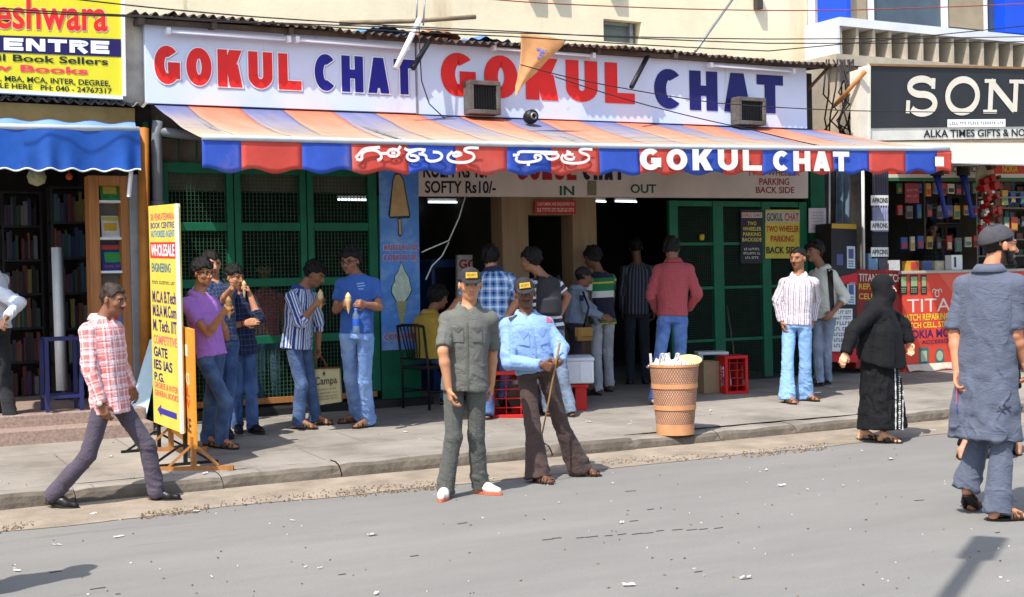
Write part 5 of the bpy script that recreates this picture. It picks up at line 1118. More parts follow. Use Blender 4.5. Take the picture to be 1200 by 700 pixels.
# litter
lm = mat('litter_paper', srgb(206, 202, 192), .8, .05, 20); spots = [(40, 606), (32, 608), (110, 603), (72, 562), (118, 543), (130, 536), (183, 516+20), (240, 556), (280, 600), (230, 600), (139, 630), (67, 640), (185, 684), (248, 678), (343, 611), (436, 628), (468, 647), (358, 666), (375, 667), (441, 697), (502, 604), (577, 562), (475, 507), (492, 516), (545, 586), (690, 495), (738, 498), (833, 482), (863, 481), (728, 614), (718, 568), (845, 540), (880, 542), (898, 552), (874, 679), (737, 687), (838, 623), (916, 570), (946, 575), (988, 571), (903, 552), (1044, 539), (1068, 497), (1093, 505), (1085, 467), (1078, 445), (1010, 530), (975, 455), (780, 532), (735, 530), (640, 545), (20, 700-30), (1115, 547), (655, 590), (320, 555)]
r = random.Random(33)
for i, (x, y) in enumerate([p for j, p in enumerate(spots) if j % 4]):
    p = G(x, y); p.z += .008; a = r.uniform(0, 6.3); s = r.uniform(.012, .036); d = Vector((math.cos(a), math.sin(a), 0)); e = Vector((-d.y, d.x, 0)); asp = r.uniform(.2, .6); cz = r.uniform(.003, .015)
    g = MB(); g.grid(lambda u, v: p+d*s*2*(u-.5)+e*s*asp*2*(v-.5)+UP*(cz*abs(math.sin(u*5+i))*abs(math.cos(v*4+i*2))), 5, 4)
    props(g.build('paper_scrap', lm, at=p), 'small white scrap of paper littering the ground', 'paper scrap', 'paper scraps littering the ground')
lv = MB(); r = random.Random(44)
for (x0, x1, y0, y1, n) in ((395, 535, 568, 579, 240), (165, 245, 597, 605, 130), (-10, 40, 615, 623, 60), (870, 970, 525, 533, 170), (700, 860, 535, 542, 160), (250, 400, 578, 590, 120), (20, 1150, 500, 610, 0)):
    for k in range(n):
        t = r.random(); p = G(x0+(x1-x0)*t, y0+(y1-y0)*r.random()-(x1-x0)*.06*(t-.5)*0-((t-.5)*(y1-y0)*1.2)); 
        p.z += .006; a = r.uniform(0, 6.3); s = r.uniform(.003, .009); lv.cur = r.choice((0, 0, 1)); lv.obox(p, (s*math.cos(a), s*math.sin(a), 0), (-s*.6*math.sin(a), s*.6*math.cos(a), r.uniform(-.006, .006)), (0, 0, .005))
for k in range(260):
    p = G(r.uniform(-20, 1220), r.uniform(480, 700)); p.z += .004; a = r.uniform(0, 6.3); s = r.uniform(.003, .008); lv.cur = r.choice((0, 1, 2)); lv.obox(p, (s*math.cos(a), s*math.sin(a), 0), (-s*.5*math.sin(a), s*.5*math.cos(a), 0), (0, 0, .003))
for k in range(26):
    p = G(r.uniform(0, 1200), r.uniform(575, 700)) if k > 12 else G(640+k*17+r.uniform(-6, 6), 632-k*1.1+r.uniform(-1, 1)); p.z += .003; a = r.uniform(-.25, .15); s = r.uniform(.012, .045); lv.cur = 3; lv.obox(p, (s*math.cos(a), s*math.sin(a), 0), (-.005*math.sin(a), .005*math.cos(a), 0), (0, 0, .0015))
props(lv.build('gravel_litter', [mat('dry_bits', srgb(134, 114, 92), .9, .2, 30), mat('dark_bits', srgb(104, 92, 80), .9, .2, 30), mat('pale_bits', srgb(200, 196, 188), .9, .1, 30), mat('tar_bits', srgb(84, 80, 74), .9, .1, 30)]), kind='stuff')
DEBUG = 0
# ================================================================== PEOPLE
def smin(a, b, k):
    if k <= 0: return np.minimum(a, b)
    h = np.clip(.5+.5*(b-a)/k, 0, 1); return b*(1-h)+a*h-k*h*(1-h)
class Field:
    def __init__(s, lo, hi, h):
        s.h = h; s.lo = np.array(lo)-3*h; n = np.ceil((np.array(hi)+3*h-s.lo)/h).astype(int)+1
        s.n = n; s.a = np.full(n, .3, np.float32)
        s.ax = [s.lo[i]+h*np.arange(n[i]) for i in range(3)]
    def sl(s, lo, hi):
        i0 = np.maximum(np.floor((np.array(lo)-s.lo)/s.h).astype(int), 0); i1 = np.minimum(np.ceil((np.array(hi)-s.lo)/s.h).astype(int)+1, s.n)
        if np.any(i1 <= i0): return None, None
        sl_ = tuple(slice(a, b) for a, b in zip(i0, i1))
        P_ = np.stack(np.meshgrid(*[s.ax[i][sl_[i]] for i in range(3)], indexing='ij'), -1); return sl_, P_
    def op(s, prim, k=.0, cut=False):
        lo, hi, fn = prim; m = max(k, 0)+3*s.h
        sl_, P_ = s.sl(np.array(lo)-m, np.array(hi)+m)
        if sl_ is None: return
        d = fn(P_); a = s.a[sl_]
        s.a[sl_] = smin(a, d, k) if not cut else -smin(-a, d, k)
    def mesh(s):
        F_ = s.a; ins = F_ < 0; n = s.n
        c = np.zeros(n-1, np.int8)
        for i in (0, 1):
            for j in (0, 1):
                for k in (0, 1): c += ins[i:n[0]-1+i, j:n[1]-1+j, k:n[2]-1+k]
        act = (c > 0) & (c < 8); idx = np.argwhere(act); id_ = -np.ones(n-1, np.int64); id_[act] = np.arange(len(idx))
        acc = np.zeros((len(idx), 3)); cnt = np.zeros(len(idx)); I, J, K = idx.T
        for ax in range(3):
            o = [a for a in range(3) if a != ax]
            for u in (0, 1):
                for v in (0, 1):
                    p = idx.copy(); p[:, o[0]] += u; p[:, o[1]] += v; q = p.copy(); q[:, ax] += 1
                    fa = F_[p[:, 0], p[:, 1], p[:, 2]]; fb = F_[q[:, 0], q[:, 1], q[:, 2]]; m = (fa < 0) != (fb < 0)
                    t = fa[m]/(fa[m]-fb[m]); x = p[m].astype(float); x[:, ax] += t; acc[m] += x; cnt[m] += 1
        V = s.lo+s.h*acc/cnt[:, None]; Q = []
        for ax in range(3):
            o = [(ax+1) % 3, (ax+2) % 3]
            a = np.take(ins, range(0, n[ax]-1), ax); b = np.take(ins, range(1, n[ax]), ax)
            e = np.argwhere(a != b); e = e[(e[:, o[0]] > 0) & (e[:, o[1]] > 0) & (e[:, o[0]] < n[o[0]]-1) & (e[:, o[1]] < n[o[1]]-1)]
            flip = a[e[:, 0], e[:, 1], e[:, 2]]; q = []
            for du, dv in ((-1, -1), (0, -1), (0, 0), (-1, 0)):
                p = e.copy(); p[:, o[0]] += du; p[:, o[1]] += dv; q.append(id_[p[:, 0], p[:, 1], p[:, 2]])
            q = np.stack(q, 1); q[~flip] = q[~flip][:, ::-1]; Q.append(q)
        return V, np.concatenate(Q)
def N3(v): return np.array(v, float)
def unit(v): v = N3(v); return v/max(np.linalg.norm(v), 1e-9)
def rcone(a, b, ra, rb, flat=False):
    a, b = N3(a), N3(b); r = max(ra, rb); ab = b-a; L2 = max(ab@ab, 1e-9); L = math.sqrt(L2)
    def fn(P_):
        t = ((P_-a)@ab)/L2; tc = np.clip(t, 0, 1); d = np.linalg.norm(P_-a-tc[..., None]*ab, axis=-1)-(ra+(rb-ra)*tc)
        if flat: d = np.maximum(d, (t-1)*L)
        return d
    return np.minimum(a, b)-r, np.maximum(a, b)+r, fn
def ellip(c, fr_, r):                 # fr_: rows are the axes
    c = N3(c); r = N3(r); m = max(r)
    def fn(P_):
        q = (P_-c)@fr_.T; k0 = np.linalg.norm(q/r, axis=-1); k1 = np.linalg.norm(q/r**2, axis=-1)+1e-9; return k0*(k0-1)/k1
    return c-m, c+m, fn
def loft(a, b, s0, s1, tab, bow=None):   # tab rows: t, half width, half depth, forward offset
    a, b = N3(a), N3(b); ab = b-a; L = np.linalg.norm(ab); ax = ab/L; tab = np.array(tab, float); bow = N3(bow) if bow is not None else None
    t0, t1 = tab[0, 0], tab[-1, 0]; pts = np.array([a+ab*t for t in tab[:, 0]]); m = tab[:, 1:3].max()+.06
    s0, s1 = unit(s0), unit(s1)
    def fn(P_):
        t = ((P_-a)@ax)/L; tc = np.clip(t, t0, t1); g = lambda j: np.interp(tc, tab[:, 0], tab[:, j])
        w_ = np.clip(tc, 0, 1)[..., None]; sd_ = s0*(1-w_)+s1*w_; sd_ = sd_-(sd_@ax)[..., None]*ax; sd_ /= np.linalg.norm(sd_, axis=-1, keepdims=True)
        f = np.cross(sd_, ax)*-1.0
        f = np.cross(ax, sd_)*-1.0
        d = P_-a-tc[..., None]*ab
        if bow is not None: d = d-bow*np.sin(math.pi*np.clip(tc, 0, 1))[..., None]
        x = (d*sd_).sum(-1); y = (d*f).sum(-1)-g(3); rx, ry = g(1), g(2)
        n_ = 2.35; kx, ky = np.abs(x/rx), np.abs(y/ry); k0 = (kx**n_+ky**n_)**(1/n_)+1e-9; k1 = np.sqrt((kx/rx)**2+(ky/ry)**2)/k0+1e-9
        dd = (k0-1)/k1
        return np.maximum(dd, np.maximum(t-t1, t0-t)*L)
    return pts.min(0)-m, pts.max(0)+m, fn
def vnoise(p):
    i = np.floor(p).astype(np.int64); f = p-i; f = f*f*(3-2*f); r = 0
    for a in (0, 1):
        for b in (0, 1):
            for c in (0, 1):
                h = ((i[:, 0]+a)*374761393+(i[:, 1]+b)*668265263+(i[:, 2]+c)*2147483647) & 0xffffffff
                h = ((h ^ (h >> 13))*1274126177) & 0xffffffff; h = (h ^ (h >> 16))/4294967295.0
                r = r+h*(f[:, 0] if a else 1-f[:, 0])*(f[:, 1] if b else 1-f[:, 1])*(f[:, 2] if c else 1-f[:, 2])
    return r*2-1
def vnormals(V, Q):
    n = np.cross(V[Q[:, 2]]-V[Q[:, 0]], V[Q[:, 3]]-V[Q[:, 1]]); o = np.zeros_like(V)
    for k in range(4): np.add.at(o, Q[:, k], n)
    return o/(np.linalg.norm(o, axis=1, keepdims=True)+1e-12)
def relax(V, Q, it=2):
    for _ in range(it):
        s = np.zeros_like(V); c = np.zeros(len(V))
        for k in range(4):
            np.add.at(s, Q[:, k], V[Q[:, (k+1) % 4]]+V[Q[:, (k+3) % 4]]); np.add.at(c, Q[:, k], 2)
        V = V*.5+.5*s/np.maximum(c, 1)[:, None]
    return V
def npmesh(name, V, Q, m, parent, col=None, puv=None):
    base = np.array(BASE[parent]); me = bpy.data.meshes.new(name); n, k = len(V), len(Q)
    me.vertices.add(n); me.vertices.foreach_set('co', (V-base).astype(np.float32).ravel())
    me.loops.add(k*4); me.loops.foreach_set('vertex_index', Q.astype(np.int32).ravel())
    me.polygons.add(k); me.polygons.foreach_set('loop_start', np.arange(0, k*4, 4, dtype=np.int32)); me.polygons.foreach_set('use_smooth', np.ones(k, bool))
    me.update(calc_edges=True)
    if col is not None:
        at = me.color_attributes.new('Col', 'FLOAT_COLOR', 'POINT'); at.data.foreach_set('color', np.concatenate([col, np.ones((n, 1))], 1).astype(np.float32).ravel())
    if puv is not None:
        at = me.attributes.new('puv', 'FLOAT_VECTOR', 'POINT'); at.data.foreach_set('vector', puv.astype(np.float32).ravel())
    me.materials.append(m); o = bpy.data.objects.new(name, me); COL.objects.link(o); o.parent = parent; BASE[o] = Vector(base); return o
# ---- materials
def skin_mat():
    m = mat('skin', (.5, .5, .5), .5, .0, 3, .12, 160); n = m.node_tree; b = n.nodes['Principled BSDF']; a = n.nodes.new('ShaderNodeAttribute'); a.attribute_name = 'Col'
    n.links.new(a.outputs['Color'], b.inputs['Base Color']); b.inputs['Subsurface Weight'].default_value = .12; b.inputs['Subsurface Radius'].default_value = (.012, .005, .003); return m
SKIN = skin_mat()
def cloth(name, kind, a, b=None, k=10, k2=None, var=.08, rough=.85, fade=None):
    """kind plain / vstripe / hstripe / plaid; a,b: lists of (position, colour) repeated k times per metre along / k2 across"""
    base = a if kind == 'plain' else (.5, .5, .5)
    m = mat(name, base, rough, var, 9, .35, 220); n = m.node_tree; L = n.links; bs_ = n.nodes['Principled BSDF']; bs_.inputs['Sheen Weight'].default_value = .08
    at = n.nodes.new('ShaderNodeAttribute'); at.attribute_name = 'puv'; sp = n.nodes.new('ShaderNodeSeparateXYZ'); L.new(at.outputs['Vector'], sp.inputs[0])
    def ramp(src, kk, stops):
        mu = n.nodes.new('ShaderNodeMath'); mu.operation = 'MULTIPLY'; mu.inputs[1].default_value = kk; L.new(src, mu.inputs[0])
        fc = n.nodes.new('ShaderNodeMath'); fc.operation = 'FRACT'; L.new(mu.outputs[0], fc.inputs[0])
        cr = n.nodes.new('ShaderNodeValToRGB'); cr.color_ramp.interpolation = 'CONSTANT'; e = cr.color_ramp.elements
        while len(e) < len(stops): e.new(.5)
        for i, (p, c) in enumerate(stops): e[i].position = p; e[i].color = (*c, 1)
        L.new(fc.outputs[0], cr.inputs[0]); return cr.outputs[0]
    if kind != 'plain':
        if kind == 'vstripe': c = ramp(sp.outputs[0], k, a)
        elif kind == 'hstripe': c = ramp(sp.outputs[1], k, a)
        elif kind == 'block': c = ramp(sp.outputs[1], k, a)
        else:
            c1, c2 = ramp(sp.outputs[0], k, a), ramp(sp.outputs[1], k2 or k, b or a)
            mx = n.nodes.new('ShaderNodeMix'); mx.data_type = 'RGBA'; mx.inputs[0].default_value = .5; L.new(c1, mx.inputs[6]); L.new(c2, mx.inputs[7]); c = mx.outputs[2]
        L.new(c, bs_.inputs['Base Color'])
    nz2 = n.nodes.new('ShaderNodeTexNoise'); nz2.inputs['Scale'].default_value = 8.5; nz2.inputs['Detail'].default_value = 4; nz2.inputs['Distortion'].default_value = 1.4; mp2 = n.nodes.new('ShaderNodeMapping'); mp2.inputs['Scale'].default_value = (1, 1.7, 1); mp2.inputs['Rotation'].default_value = (0, 0, .6)
    L.new(at.outputs['Vector'], mp2.inputs[0]); L.new(mp2.outputs[0], nz2.inputs['Vector']); ab = n.nodes.new('ShaderNodeMath'); ab.operation = 'PINGPONG'; ab.inputs[1].default_value = .16; L.new(nz2.outputs[0], ab.inputs[0])
    b2_ = n.nodes.new('ShaderNodeBump'); b2_.inputs['Strength'].default_value = .42; b2_.inputs['Distance'].default_value = .045; L.new(ab.outputs[0], b2_.inputs['Height']); L.new(bs_.inputs['Normal'].links[0].from_socket, b2_.inputs['Normal']); L.new(b2_.outputs[0], bs_.inputs['Normal'])
    if fade:                           # worn denim: paler along the front of the thighs and knees
        nz = n.nodes.new('ShaderNodeTexNoise'); nz.inputs['Scale'].default_value = 5; L.new(at.outputs['Vector'], nz.inputs['Vector'])
        rp = n.nodes.new('ShaderNodeMapRange'); rp.inputs[1].default_value = .42; rp.inputs[2].default_value = .95; L.new(nz.outputs[0], rp.inputs[0])
        mx = n.nodes.new('ShaderNodeMix'); mx.data_type = 'RGBA'; src = bs_.inputs['Base Color'].links[0].from_socket
        L.new(rp.outputs[0], mx.inputs[0]); L.new(src, mx.inputs[6]); mx.inputs[7].default_value = (*fade, 1); L.new(mx.outputs[2], bs_.inputs['Base Color'])
    return m
def jeans(a, b): return cloth('denim', 'plain', srgb(*a), var=.15, fade=srgb(*b))
HAIR = mat('black_hair', srgb(15, 13, 12), .55, .3, 60, .8, 160, spec=.3)
HAIRB = mat('brown_hair', srgb(52, 38, 28), .55, .3, 60, .6, 120, spec=.3)
LEATHER = mat('black_leather', srgb(26, 24, 24), .38, .15, 10, .1, 60); BROWNL = mat('brown_leather', srgb(96, 72, 54), .55, .2, 10, .2, 60); SOLE = mat('dark_sole', srgb(40, 36, 34), .8, .15, 9)
WSHOE = mat('white_trainer', srgb(216, 208, 200), .6, .06, 9); ORSOLE = mat('orange_sole', srgb(206, 110, 76), .7, .12, 12)
CAPM = mat('cap_cloth', srgb(44, 42, 46), .85, .1, 20, .2, 200); GLASS = mat('glasses_frame', srgb(16, 16, 18), .35, .1, 6)
def face_dir(yaw): a = R(yaw); return np.array(-FWD*math.cos(a)+RGT*math.sin(a))
UPn = np.array([0., 0., 1.])

def person(label, S, feet, pel, neck, head, yaw, elL=None, wrL=None, elR=None, wrR=None, sL=-1, sR=-1, knL=None, knR=None, yawh=None, D=None, lean=0, wd=1.0,
           skin=(128, 84, 60), hair='short', hairm=None, face='', shirt=None, sleeve='short', hem=.0, loose=.012, vneck=True, collar=None, trou=None, cuff=.062, bell=0, rise=.16, shoe='shoe', shoem=None, solem=None,
           cap=None, res=.0075, handL=None, handR=None, curlL=.5, curlR=.5, belt=None, kurta=0, knbend=.03, group=None, pads=False, cat='person', headz=0, tilt=0, seatlegs=False):
    fs = {}
    for k, f in zip('LR', feet):
        if f is None: continue
        if len(f) == 3: g_ = G(f[0], f[1]); fs[k] = (N3(g_), face_dir(f[2]), 0)
        elif len(f) == 4: g_ = G(f[0], f[1], f[3]); fs[k] = (N3(g_), face_dir(f[2]), 0)
        else: fs[k] = (N3(G(f[0], f[1])), face_dir(f[2]), f[4])
    if D is None: D = np.mean([depth(v[0]) for v in fs.values()])
    A = lambda p, d: N3(AT(p[0], p[1], d))
    pv_ = A(pel, D); nk = A(neck, D+lean); f_t = face_dir(yaw); f_h = face_dir(yaw if yawh is None else yawh)
    lf_t, lf_h = np.cross(UPn, f_t), np.cross(UPn, f_h)
    spine = unit(nk-pv_)
    for i, k in enumerate('LR'):
        if k not in fs: h = pv_+lf_h*(.1 if k == 'L' else -.1)*S; fs[k] = (N3((h[0], h[1], .256 if feet[i] is None and h[1] > 10.4 else gz(h[1]))), f_h, 0)
    up_t = UPn*math.cos(R(tilt))+lf_t*math.sin(R(tilt))*0
    J = {'pel': pv_, 'neck': nk}
    for k, s in (('L', 1), ('R', -1)):
        J['sh'+k] = nk+lf_t*s*.158*S*wd-UPn*(.088*S+s*math.tan(R(tilt))*.158*S)
        J['hip'+k] = pv_+lf_h*s*.085*S*wd
    def ik(par, px, L, sg):
        if abs(sg) >= 10: return A(px, depth(par)+(sg-math.copysign(10, sg)))
        d0 = depth(par); p = A(px, d0); lat = np.linalg.norm(p-par)
        for _ in range(3):
            dz = math.sqrt(max(L*L-min(lat, L)**2, 0)); p = A(px, d0+sg*dz); v = p-par; lat = np.linalg.norm(v-np.array(FWD)*(v@np.array(FWD)))
        return p
    for k, el, wr, sg in (('L', elL, wrL, sL), ('R', elR, wrR, sR)):
        s = 1 if k == 'L' else -1
        if not isinstance(sg, (tuple, list)): sg = (sg, sg)
        J['el'+k] = ik(J['sh'+k], el, .285*S, sg[0]) if el else J['sh'+k]+(-UPn*.28+lf_t*s*.04)*S
        J['wr'+k] = ik(J['el'+k], wr, .245*S, sg[1]) if wr else J['el'+k]+(-UPn*.24+f_t*.05)*S
    for k, kn in (('L', knL), ('R', knR)):
        g_, d_, lift = fs[k]; J['an'+k] = g_+UPn*(.085*S+lift*.12)-d_*.045*S; J['toe'+k] = g_+d_*.13*S; J['fd'+k] = d_
        mid = (J['hip'+k]+J['an'+k])/2
        J['kn'+k] = (A(kn, depth(mid)-.0)+f_h*.02) if kn else mid+f_h*knbend
    root = thing('person', (g_:= (fs['L'][0]+fs['R'][0])/2), label, cat, group); J['root'] = root
    # head frame
    hx, hy, hyaw = head[:3]; hp = R(head[3] if len(head) > 3 else 0); hr = R(head[4] if len(head) > 4 else 0)
    f0 = face_dir(hyaw); l0 = np.cross(UPn, f0); hf = f0*math.cos(hp)-UPn*math.sin(hp); hu = UPn*math.cos(hp)+f0*math.sin(hp); hl = l0*math.cos(hr)+hu*math.sin(hr); hu = np.cross(hf, hl)*1.0
    FR = np.stack([hl, hf, hu]); hc = A((hx, hy), D+lean+headz)+f0*.0
    # keep the head on its neck: same distance as the neck base plus a forward shift
    J['head'] = hc; J['FR'] = FR
    H = lambda l, f, u: hc+S*(l*hl+f*hf+u*hu)
    sk = np.array(srgb(*skin))*1.4; wd = wd*.9; allp = np.array([J[k] for k in J if k not in ('root', 'FR', 'fdL', 'fdR')]); lo, hi = allp.min(0)-.25, allp.max(0)+.25; lo[2] = min(fs['L'][0][2], fs['R'][0][2])-.03
    if DEBUG: print('DBG', label[:30], 'D %.2f'%D, 'size', np.round(hi-lo,2), 'torso %.2f'%np.linalg.norm(nk-pv_), 'uaL %.2f %.2f faL %.2f %.2f'%tuple(np.linalg.norm(J[a]-J[b]) for a,b in (('shL','elL'),('shR','elR'),('elL','wrL'),('elR','wrR'))), 'thigh %.2f %.2f shin %.2f %.2f'%tuple(np.linalg.norm(J[a]-J[b]) for a,b in (('hipL','knL'),('hipR','knR'),('knL','anL'),('knR','anR'))), 'pelvis h %.2f'%(pv_[2]-fs['L'][0][2]), 'head %.2f'%(hc[2]-nk[2]), flush=True)
    if DEBUG == 2: return J
    B = Field(lo, hi, res)
    tb_ = [(.16, .10, .07, 0), (.3, .12, .085, .0), (.6, .145, .105, .005), (.8, .15, .1, .005), (.93, .12, .085, 0), (1.0, .07, .06, 0)]
    B.op(loft(pv_, nk, lf_h, lf_t, [(t, a*S*wd, b*S*wd, c) for t, a, b, c in tb_])); B.op(rcone(pv_+(nk-pv_)*.17, pv_+(nk-pv_)*.3, .06*S, .08*S), .02)
    neck_top = H(0, -.02, -.07)
    B.op(rcone(nk-UPn*.02*S, neck_top, .058*S, .054*S), .03)
    for k, s in (('L', 1), ('R', -1)):
        B.op(rcone(nk-UPn*.035*S+lf_t*s*.05*S, J['sh'+k]+UPn*.0, .045*S, .048*S), .03)
        B.op(rcone(J['sh'+k], J['el'+k], .046*S*wd, .038*S), .02); e, w_ = J['el'+k], J['wr'+k]; m_ = e+(w_-e)*.3
        B.op(rcone(e, m_, .037*S, .039*S), .015); B.op(rcone(m_, w_, .039*S, .026*S), .015)
        B.op(rcone(J['hip'+k], J['kn'+k], .05*S, .04*S), .03); B.op(rcone(J['kn'+k], J['an'+k], .042*S, .034*S), .02)
        g_, d_, lift = fs[k]; an = J['an'+k]; toe = J['toe'+k]
        fz = .028*S; heel = g_-d_*.075*S+UPn*(fz+lift*.12); ball = g_+d_*.09*S+UPn*fz*.95; tt = g_+d_*.135*S+UPn*fz*.75; sdv = np.cross(UPn, d_)
        B.op(rcone(an, heel, .038*S, .028*S), .015); 
        if shoe != 'shoe': B.op(rcone(an+d_*.01, ball, .034*S, .024*S), .02); B.op(rcone(ball-sdv*.018*S, ball+sdv*.018*S, .022*S, .022*S), .012)
        for q in (range(5) if shoe != 'shoe' else ()): B.op(rcone(ball+sdv*(q-2)*.0165*S, tt+sdv*(q-2)*.0175*S-d_*.006*abs(q-2)**1.3*S, .0115*S, .0095*S), .004)
        # hand
        hd = unit(J['wr'+k]-J['el'+k]); ho = handL if k == 'L' else handR; curl = curlL if k == 'L' else curlR; nrm = None
        if ho is not None: hd = unit(ho[0]); nrm = unit(ho[1]) if ho[1] is not None else None
        if nrm is None:
            nrm = -lf_t*s+f_t*-.25; 
        nrm = unit(nrm-hd*(nrm@hd)); tdir = np.cross(hd, nrm); tdir = tdir if tdir@f_t > 0 or ho is not None else -tdir
        if ho is not None and len(ho) > 2: tdir = unit(N3(ho[2])-hd*(N3(ho[2])@hd))
        w0 = J['wr'+k]; kn_ = w0+hd*.085*S; J['hand'+k] = w0+hd*.075*S+nrm*.03*S; J['hd'+k] = hd; J['hn'+k] = nrm
        for q in range(4):
            off = tdir*(1.5-q)*.0195*S; base_ = kn_+off-hd*.006*abs(q-1)*S; Ls = (.04, .027, .02); sc2 = (.95, 1.05, .98, .78)[q]*S; B.op(rcone(w0+off*.6+hd*.015, base_, .0145*S, .012*S), .012)
            p0 = base_; an_ = 0
            for z, l_ in enumerate(Ls):
                an_ += curl*(.9, 1.15, .8)[z]*(1+.08*q); dv = hd*math.cos(an_)+nrm*math.sin(an_); p1 = p0+dv*l_*sc2; B.op(rcone(p0, p1, (.0095-.0008*z)*S, (.0088-.0009*z)*S), .003); p0 = p1
        tb0 = w0+hd*.02*S+tdir*.022*S; t1 = tb0+(hd*.6+tdir*.65+nrm*.35)*.042*S; t2 = t1+(hd*.85+tdir*.05+nrm*(.3+.5*curl))*.034*S
        B.op(rcone(tb0, t1, .014*S, .0115*S), .01); B.op(rcone(t1, t2, .011*S, .0088*S), .004); J['thumb'+k] = t2
    # head
    E_ = lambda l, f, u, a, b, c: ellip(H(l, f, u), FR, (a*S, b*S, c*S))
    B.op(E_(0, -.012, .028, .075, .096, .088), .02); B.op(E_(0, .022, -.03, .061, .07, .082), .03); B.op(E_(0, .03, -.075, .046, .052, .038), .02); B.op(rcone(H(0, .07, -.097), H(0, .066, -.1), .017*S, .017*S), .02)
    B.op(rcone(H(-.036, .079, .022), H(.036, .079, .022), .0125*S, .0125*S), .016)
    for s in (-1, 1): B.op(rcone(H(s*.04, .06, -.026), H(s*.036, .062, -.03), .023*S, .02*S), .015)
    B.op(rcone(H(0, .088, .01), H(0, .112, -.03), .009*S, .0145*S), .008)
    for s in (-1, 1): B.op(rcone(H(s*.012, .096, -.036), H(s*.011, .1, -.035), .009*S, .009*S), .006)
    for s in (-1, 1): B.op(rcone(H(s*.031, .1, .003), H(s*.035, .098, .003), .0145*S, .0145*S), .008, cut=True)
    for s in (-1, 1): B.op(rcone(H(s*.031, .076, .002), H(s*.031, .077, .002), .0125*S, .0125*S), .002)
    B.op(rcone(H(-.017, .088, -.058), H(.017, .088, -.058), .0085*S, .0085*S), .005); B.op(rcone(H(-.014, .087, -.07), H(.014, .087, -.07), .0088*S, .0088*S), .004)
    for s in (-1, 1): B.op(ellip(H(s*.08, -.008, -.008), FR, (.011*S, .019*S, .032*S)), .006)
    V, Q = B.mesh(); loc = ((V-hc)@FR.T)/S; l, f, u = loc.T; al = np.abs(l); hm = (np.abs(u) < .15) & (al < .1) & (np.abs(f) < .14)
    col = np.repeat(sk[None], len(V), 0)*(1+.10*vnoise(V*22))[:, None]
    def paint(mask, c, amt=1.0): m_ = (mask & hm); a_ = amt if np.isscalar(amt) else amt[m_][:, None]; col[m_] = col[m_]*(1-a_)+np.array(c)*a_
    fr_ = f > .03
    paint(fr_ & (((al-.031)/.021)**2+((u-.004)/.013)**2 < 1) & (f > .05), sk*.55, .6); paint(fr_ & (((al-.031)/.0145)**2+((u-.003)/.0065)**2 < 1) & (f > .06), (.34, .31, .28)); paint(fr_ & ((al-.031)**2+(u-.003)**2 < .0078**2), (.016, .012, .01))
    paint(fr_ & (((al-.031)/.019)**2+((u-.0115)/.0035)**2 < 1), (.02, .015, .012), .8)
    br_u = .0245-.10*np.maximum(al-.034, 0)+.05*np.minimum(al-.02, 0); paint(fr_ & (np.abs(u-br_u) < .0055) & (al > .012) & (al < .05), (.015, .012, .01), .85)
    paint(fr_ & ((l/.024)**2+((u+.064)/.0125)**2 < 1) & (f > .07), sk*np.array([.72, .5, .5]), .7); paint(fr_ & ((l/.022)**2+((u+.0637)/.0022)**2 < 1) & (f > .07), sk*.25, .8)
    paint(fr_ & (((al-.008)/.004)**2+((u+.041)/.003)**2 < 1) & (f > .08), sk*.3, .8)
    blk = np.array([.02, .016, .014]); bn_ = np.clip(.6+.5*vnoise(V*160), 0, 1)
    if 'm' in face: paint(fr_ & (np.abs(u+.048-.16*np.maximum(al-.012, 0)*-1) < .0065) & (al < .032) & (f > .065), blk, .92)
    if 's' in face: paint((f > -.01) & (u < -.035) & (u > -.125) & ~((l/.026)**2+((u+.064)/.014)**2 < 1) & ((u < -.075) | (al > .035) | (np.abs(u+.049) < .008)), blk, bn_*.32)
    if 'b' in face: paint((f > -.02) & (u < -.03) & (u > -.135) & ~((l/.024)**2+((u+.066)/.011)**2 < 1) & ((u < -.07) | (al > .036) | (np.abs(u+.049) < .009)), blk, .93)
    paint((u > .07) | ((f < -.02) & (u > -.03)), sk*.35, .5) if hair else None
    npmesh('body', V, Q, SKIN, root, col=col)
    # hair, cap
    if hair:
        hb = Field(N3(hc)-.2*S, N3(hc)+.2*S, .006); th = {'short': .008, 'medium': .017, 'crop': .004, 'thin': .006, 'full': .024}[hair]
        big = E_(0, -.014, .032, .077+th, .1+th*.9, .089+th*1.15); fn0 = big[2]
        fl_ = .052 if hair in ('short', 'medium', 'full') else .075
        def hfn(P_):
            d = fn0(P_); q = ((P_-hc)@FR.T)/S; l_, f_, u_ = q[..., 0], q[..., 1], q[..., 2]; sh_ = q.shape[:-1]
            nz = vnoise((q*np.array([70, 28, 34])).reshape(-1, 3)).reshape(sh_)*.006+vnoise((q*26+5).reshape(-1, 3)).reshape(sh_)*.007
            lim = np.interp(f_, [-.12, -.06, -.015, .0, .04, .075, .12], [-.072, -.07, -.03, .02, .03, fl_, fl_+.012])-.012*np.cos(l_*60)*(f_ > .05)
            return np.maximum(d+nz*(1.9 if hair in ('medium', 'full') else 1.15), (lim-u_+nz*.8)*.8)*S
        hb.op((big[0]-.03, big[1]+.03, hfn)); v_, q_ = hb.mesh()
        if len(v_): npmesh('hair', v_, q_, hairm or HAIR, root)
    if 'b' in face:
        hb = Field(N3(hc)-.2*S, N3(hc)+.2*S, .006)
        for s in (-1, 1): hb.op(rcone(H(s*.068, .012, -.03), H(s*.048, .045, -.088), .014*S, .02*S), .012); hb.op(rcone(H(s*.048, .05, -.09), H(s*.01, .082, -.112), .02*S, .024*S), .012)
        hb.a += .004*vnoise(np.stack(np.meshgrid(*hb.ax, indexing='ij'), -1).reshape(-1, 3)*90).reshape(hb.n); v_, q_ = hb.mesh(); npmesh('beard', v_, q_, HAIR, root)
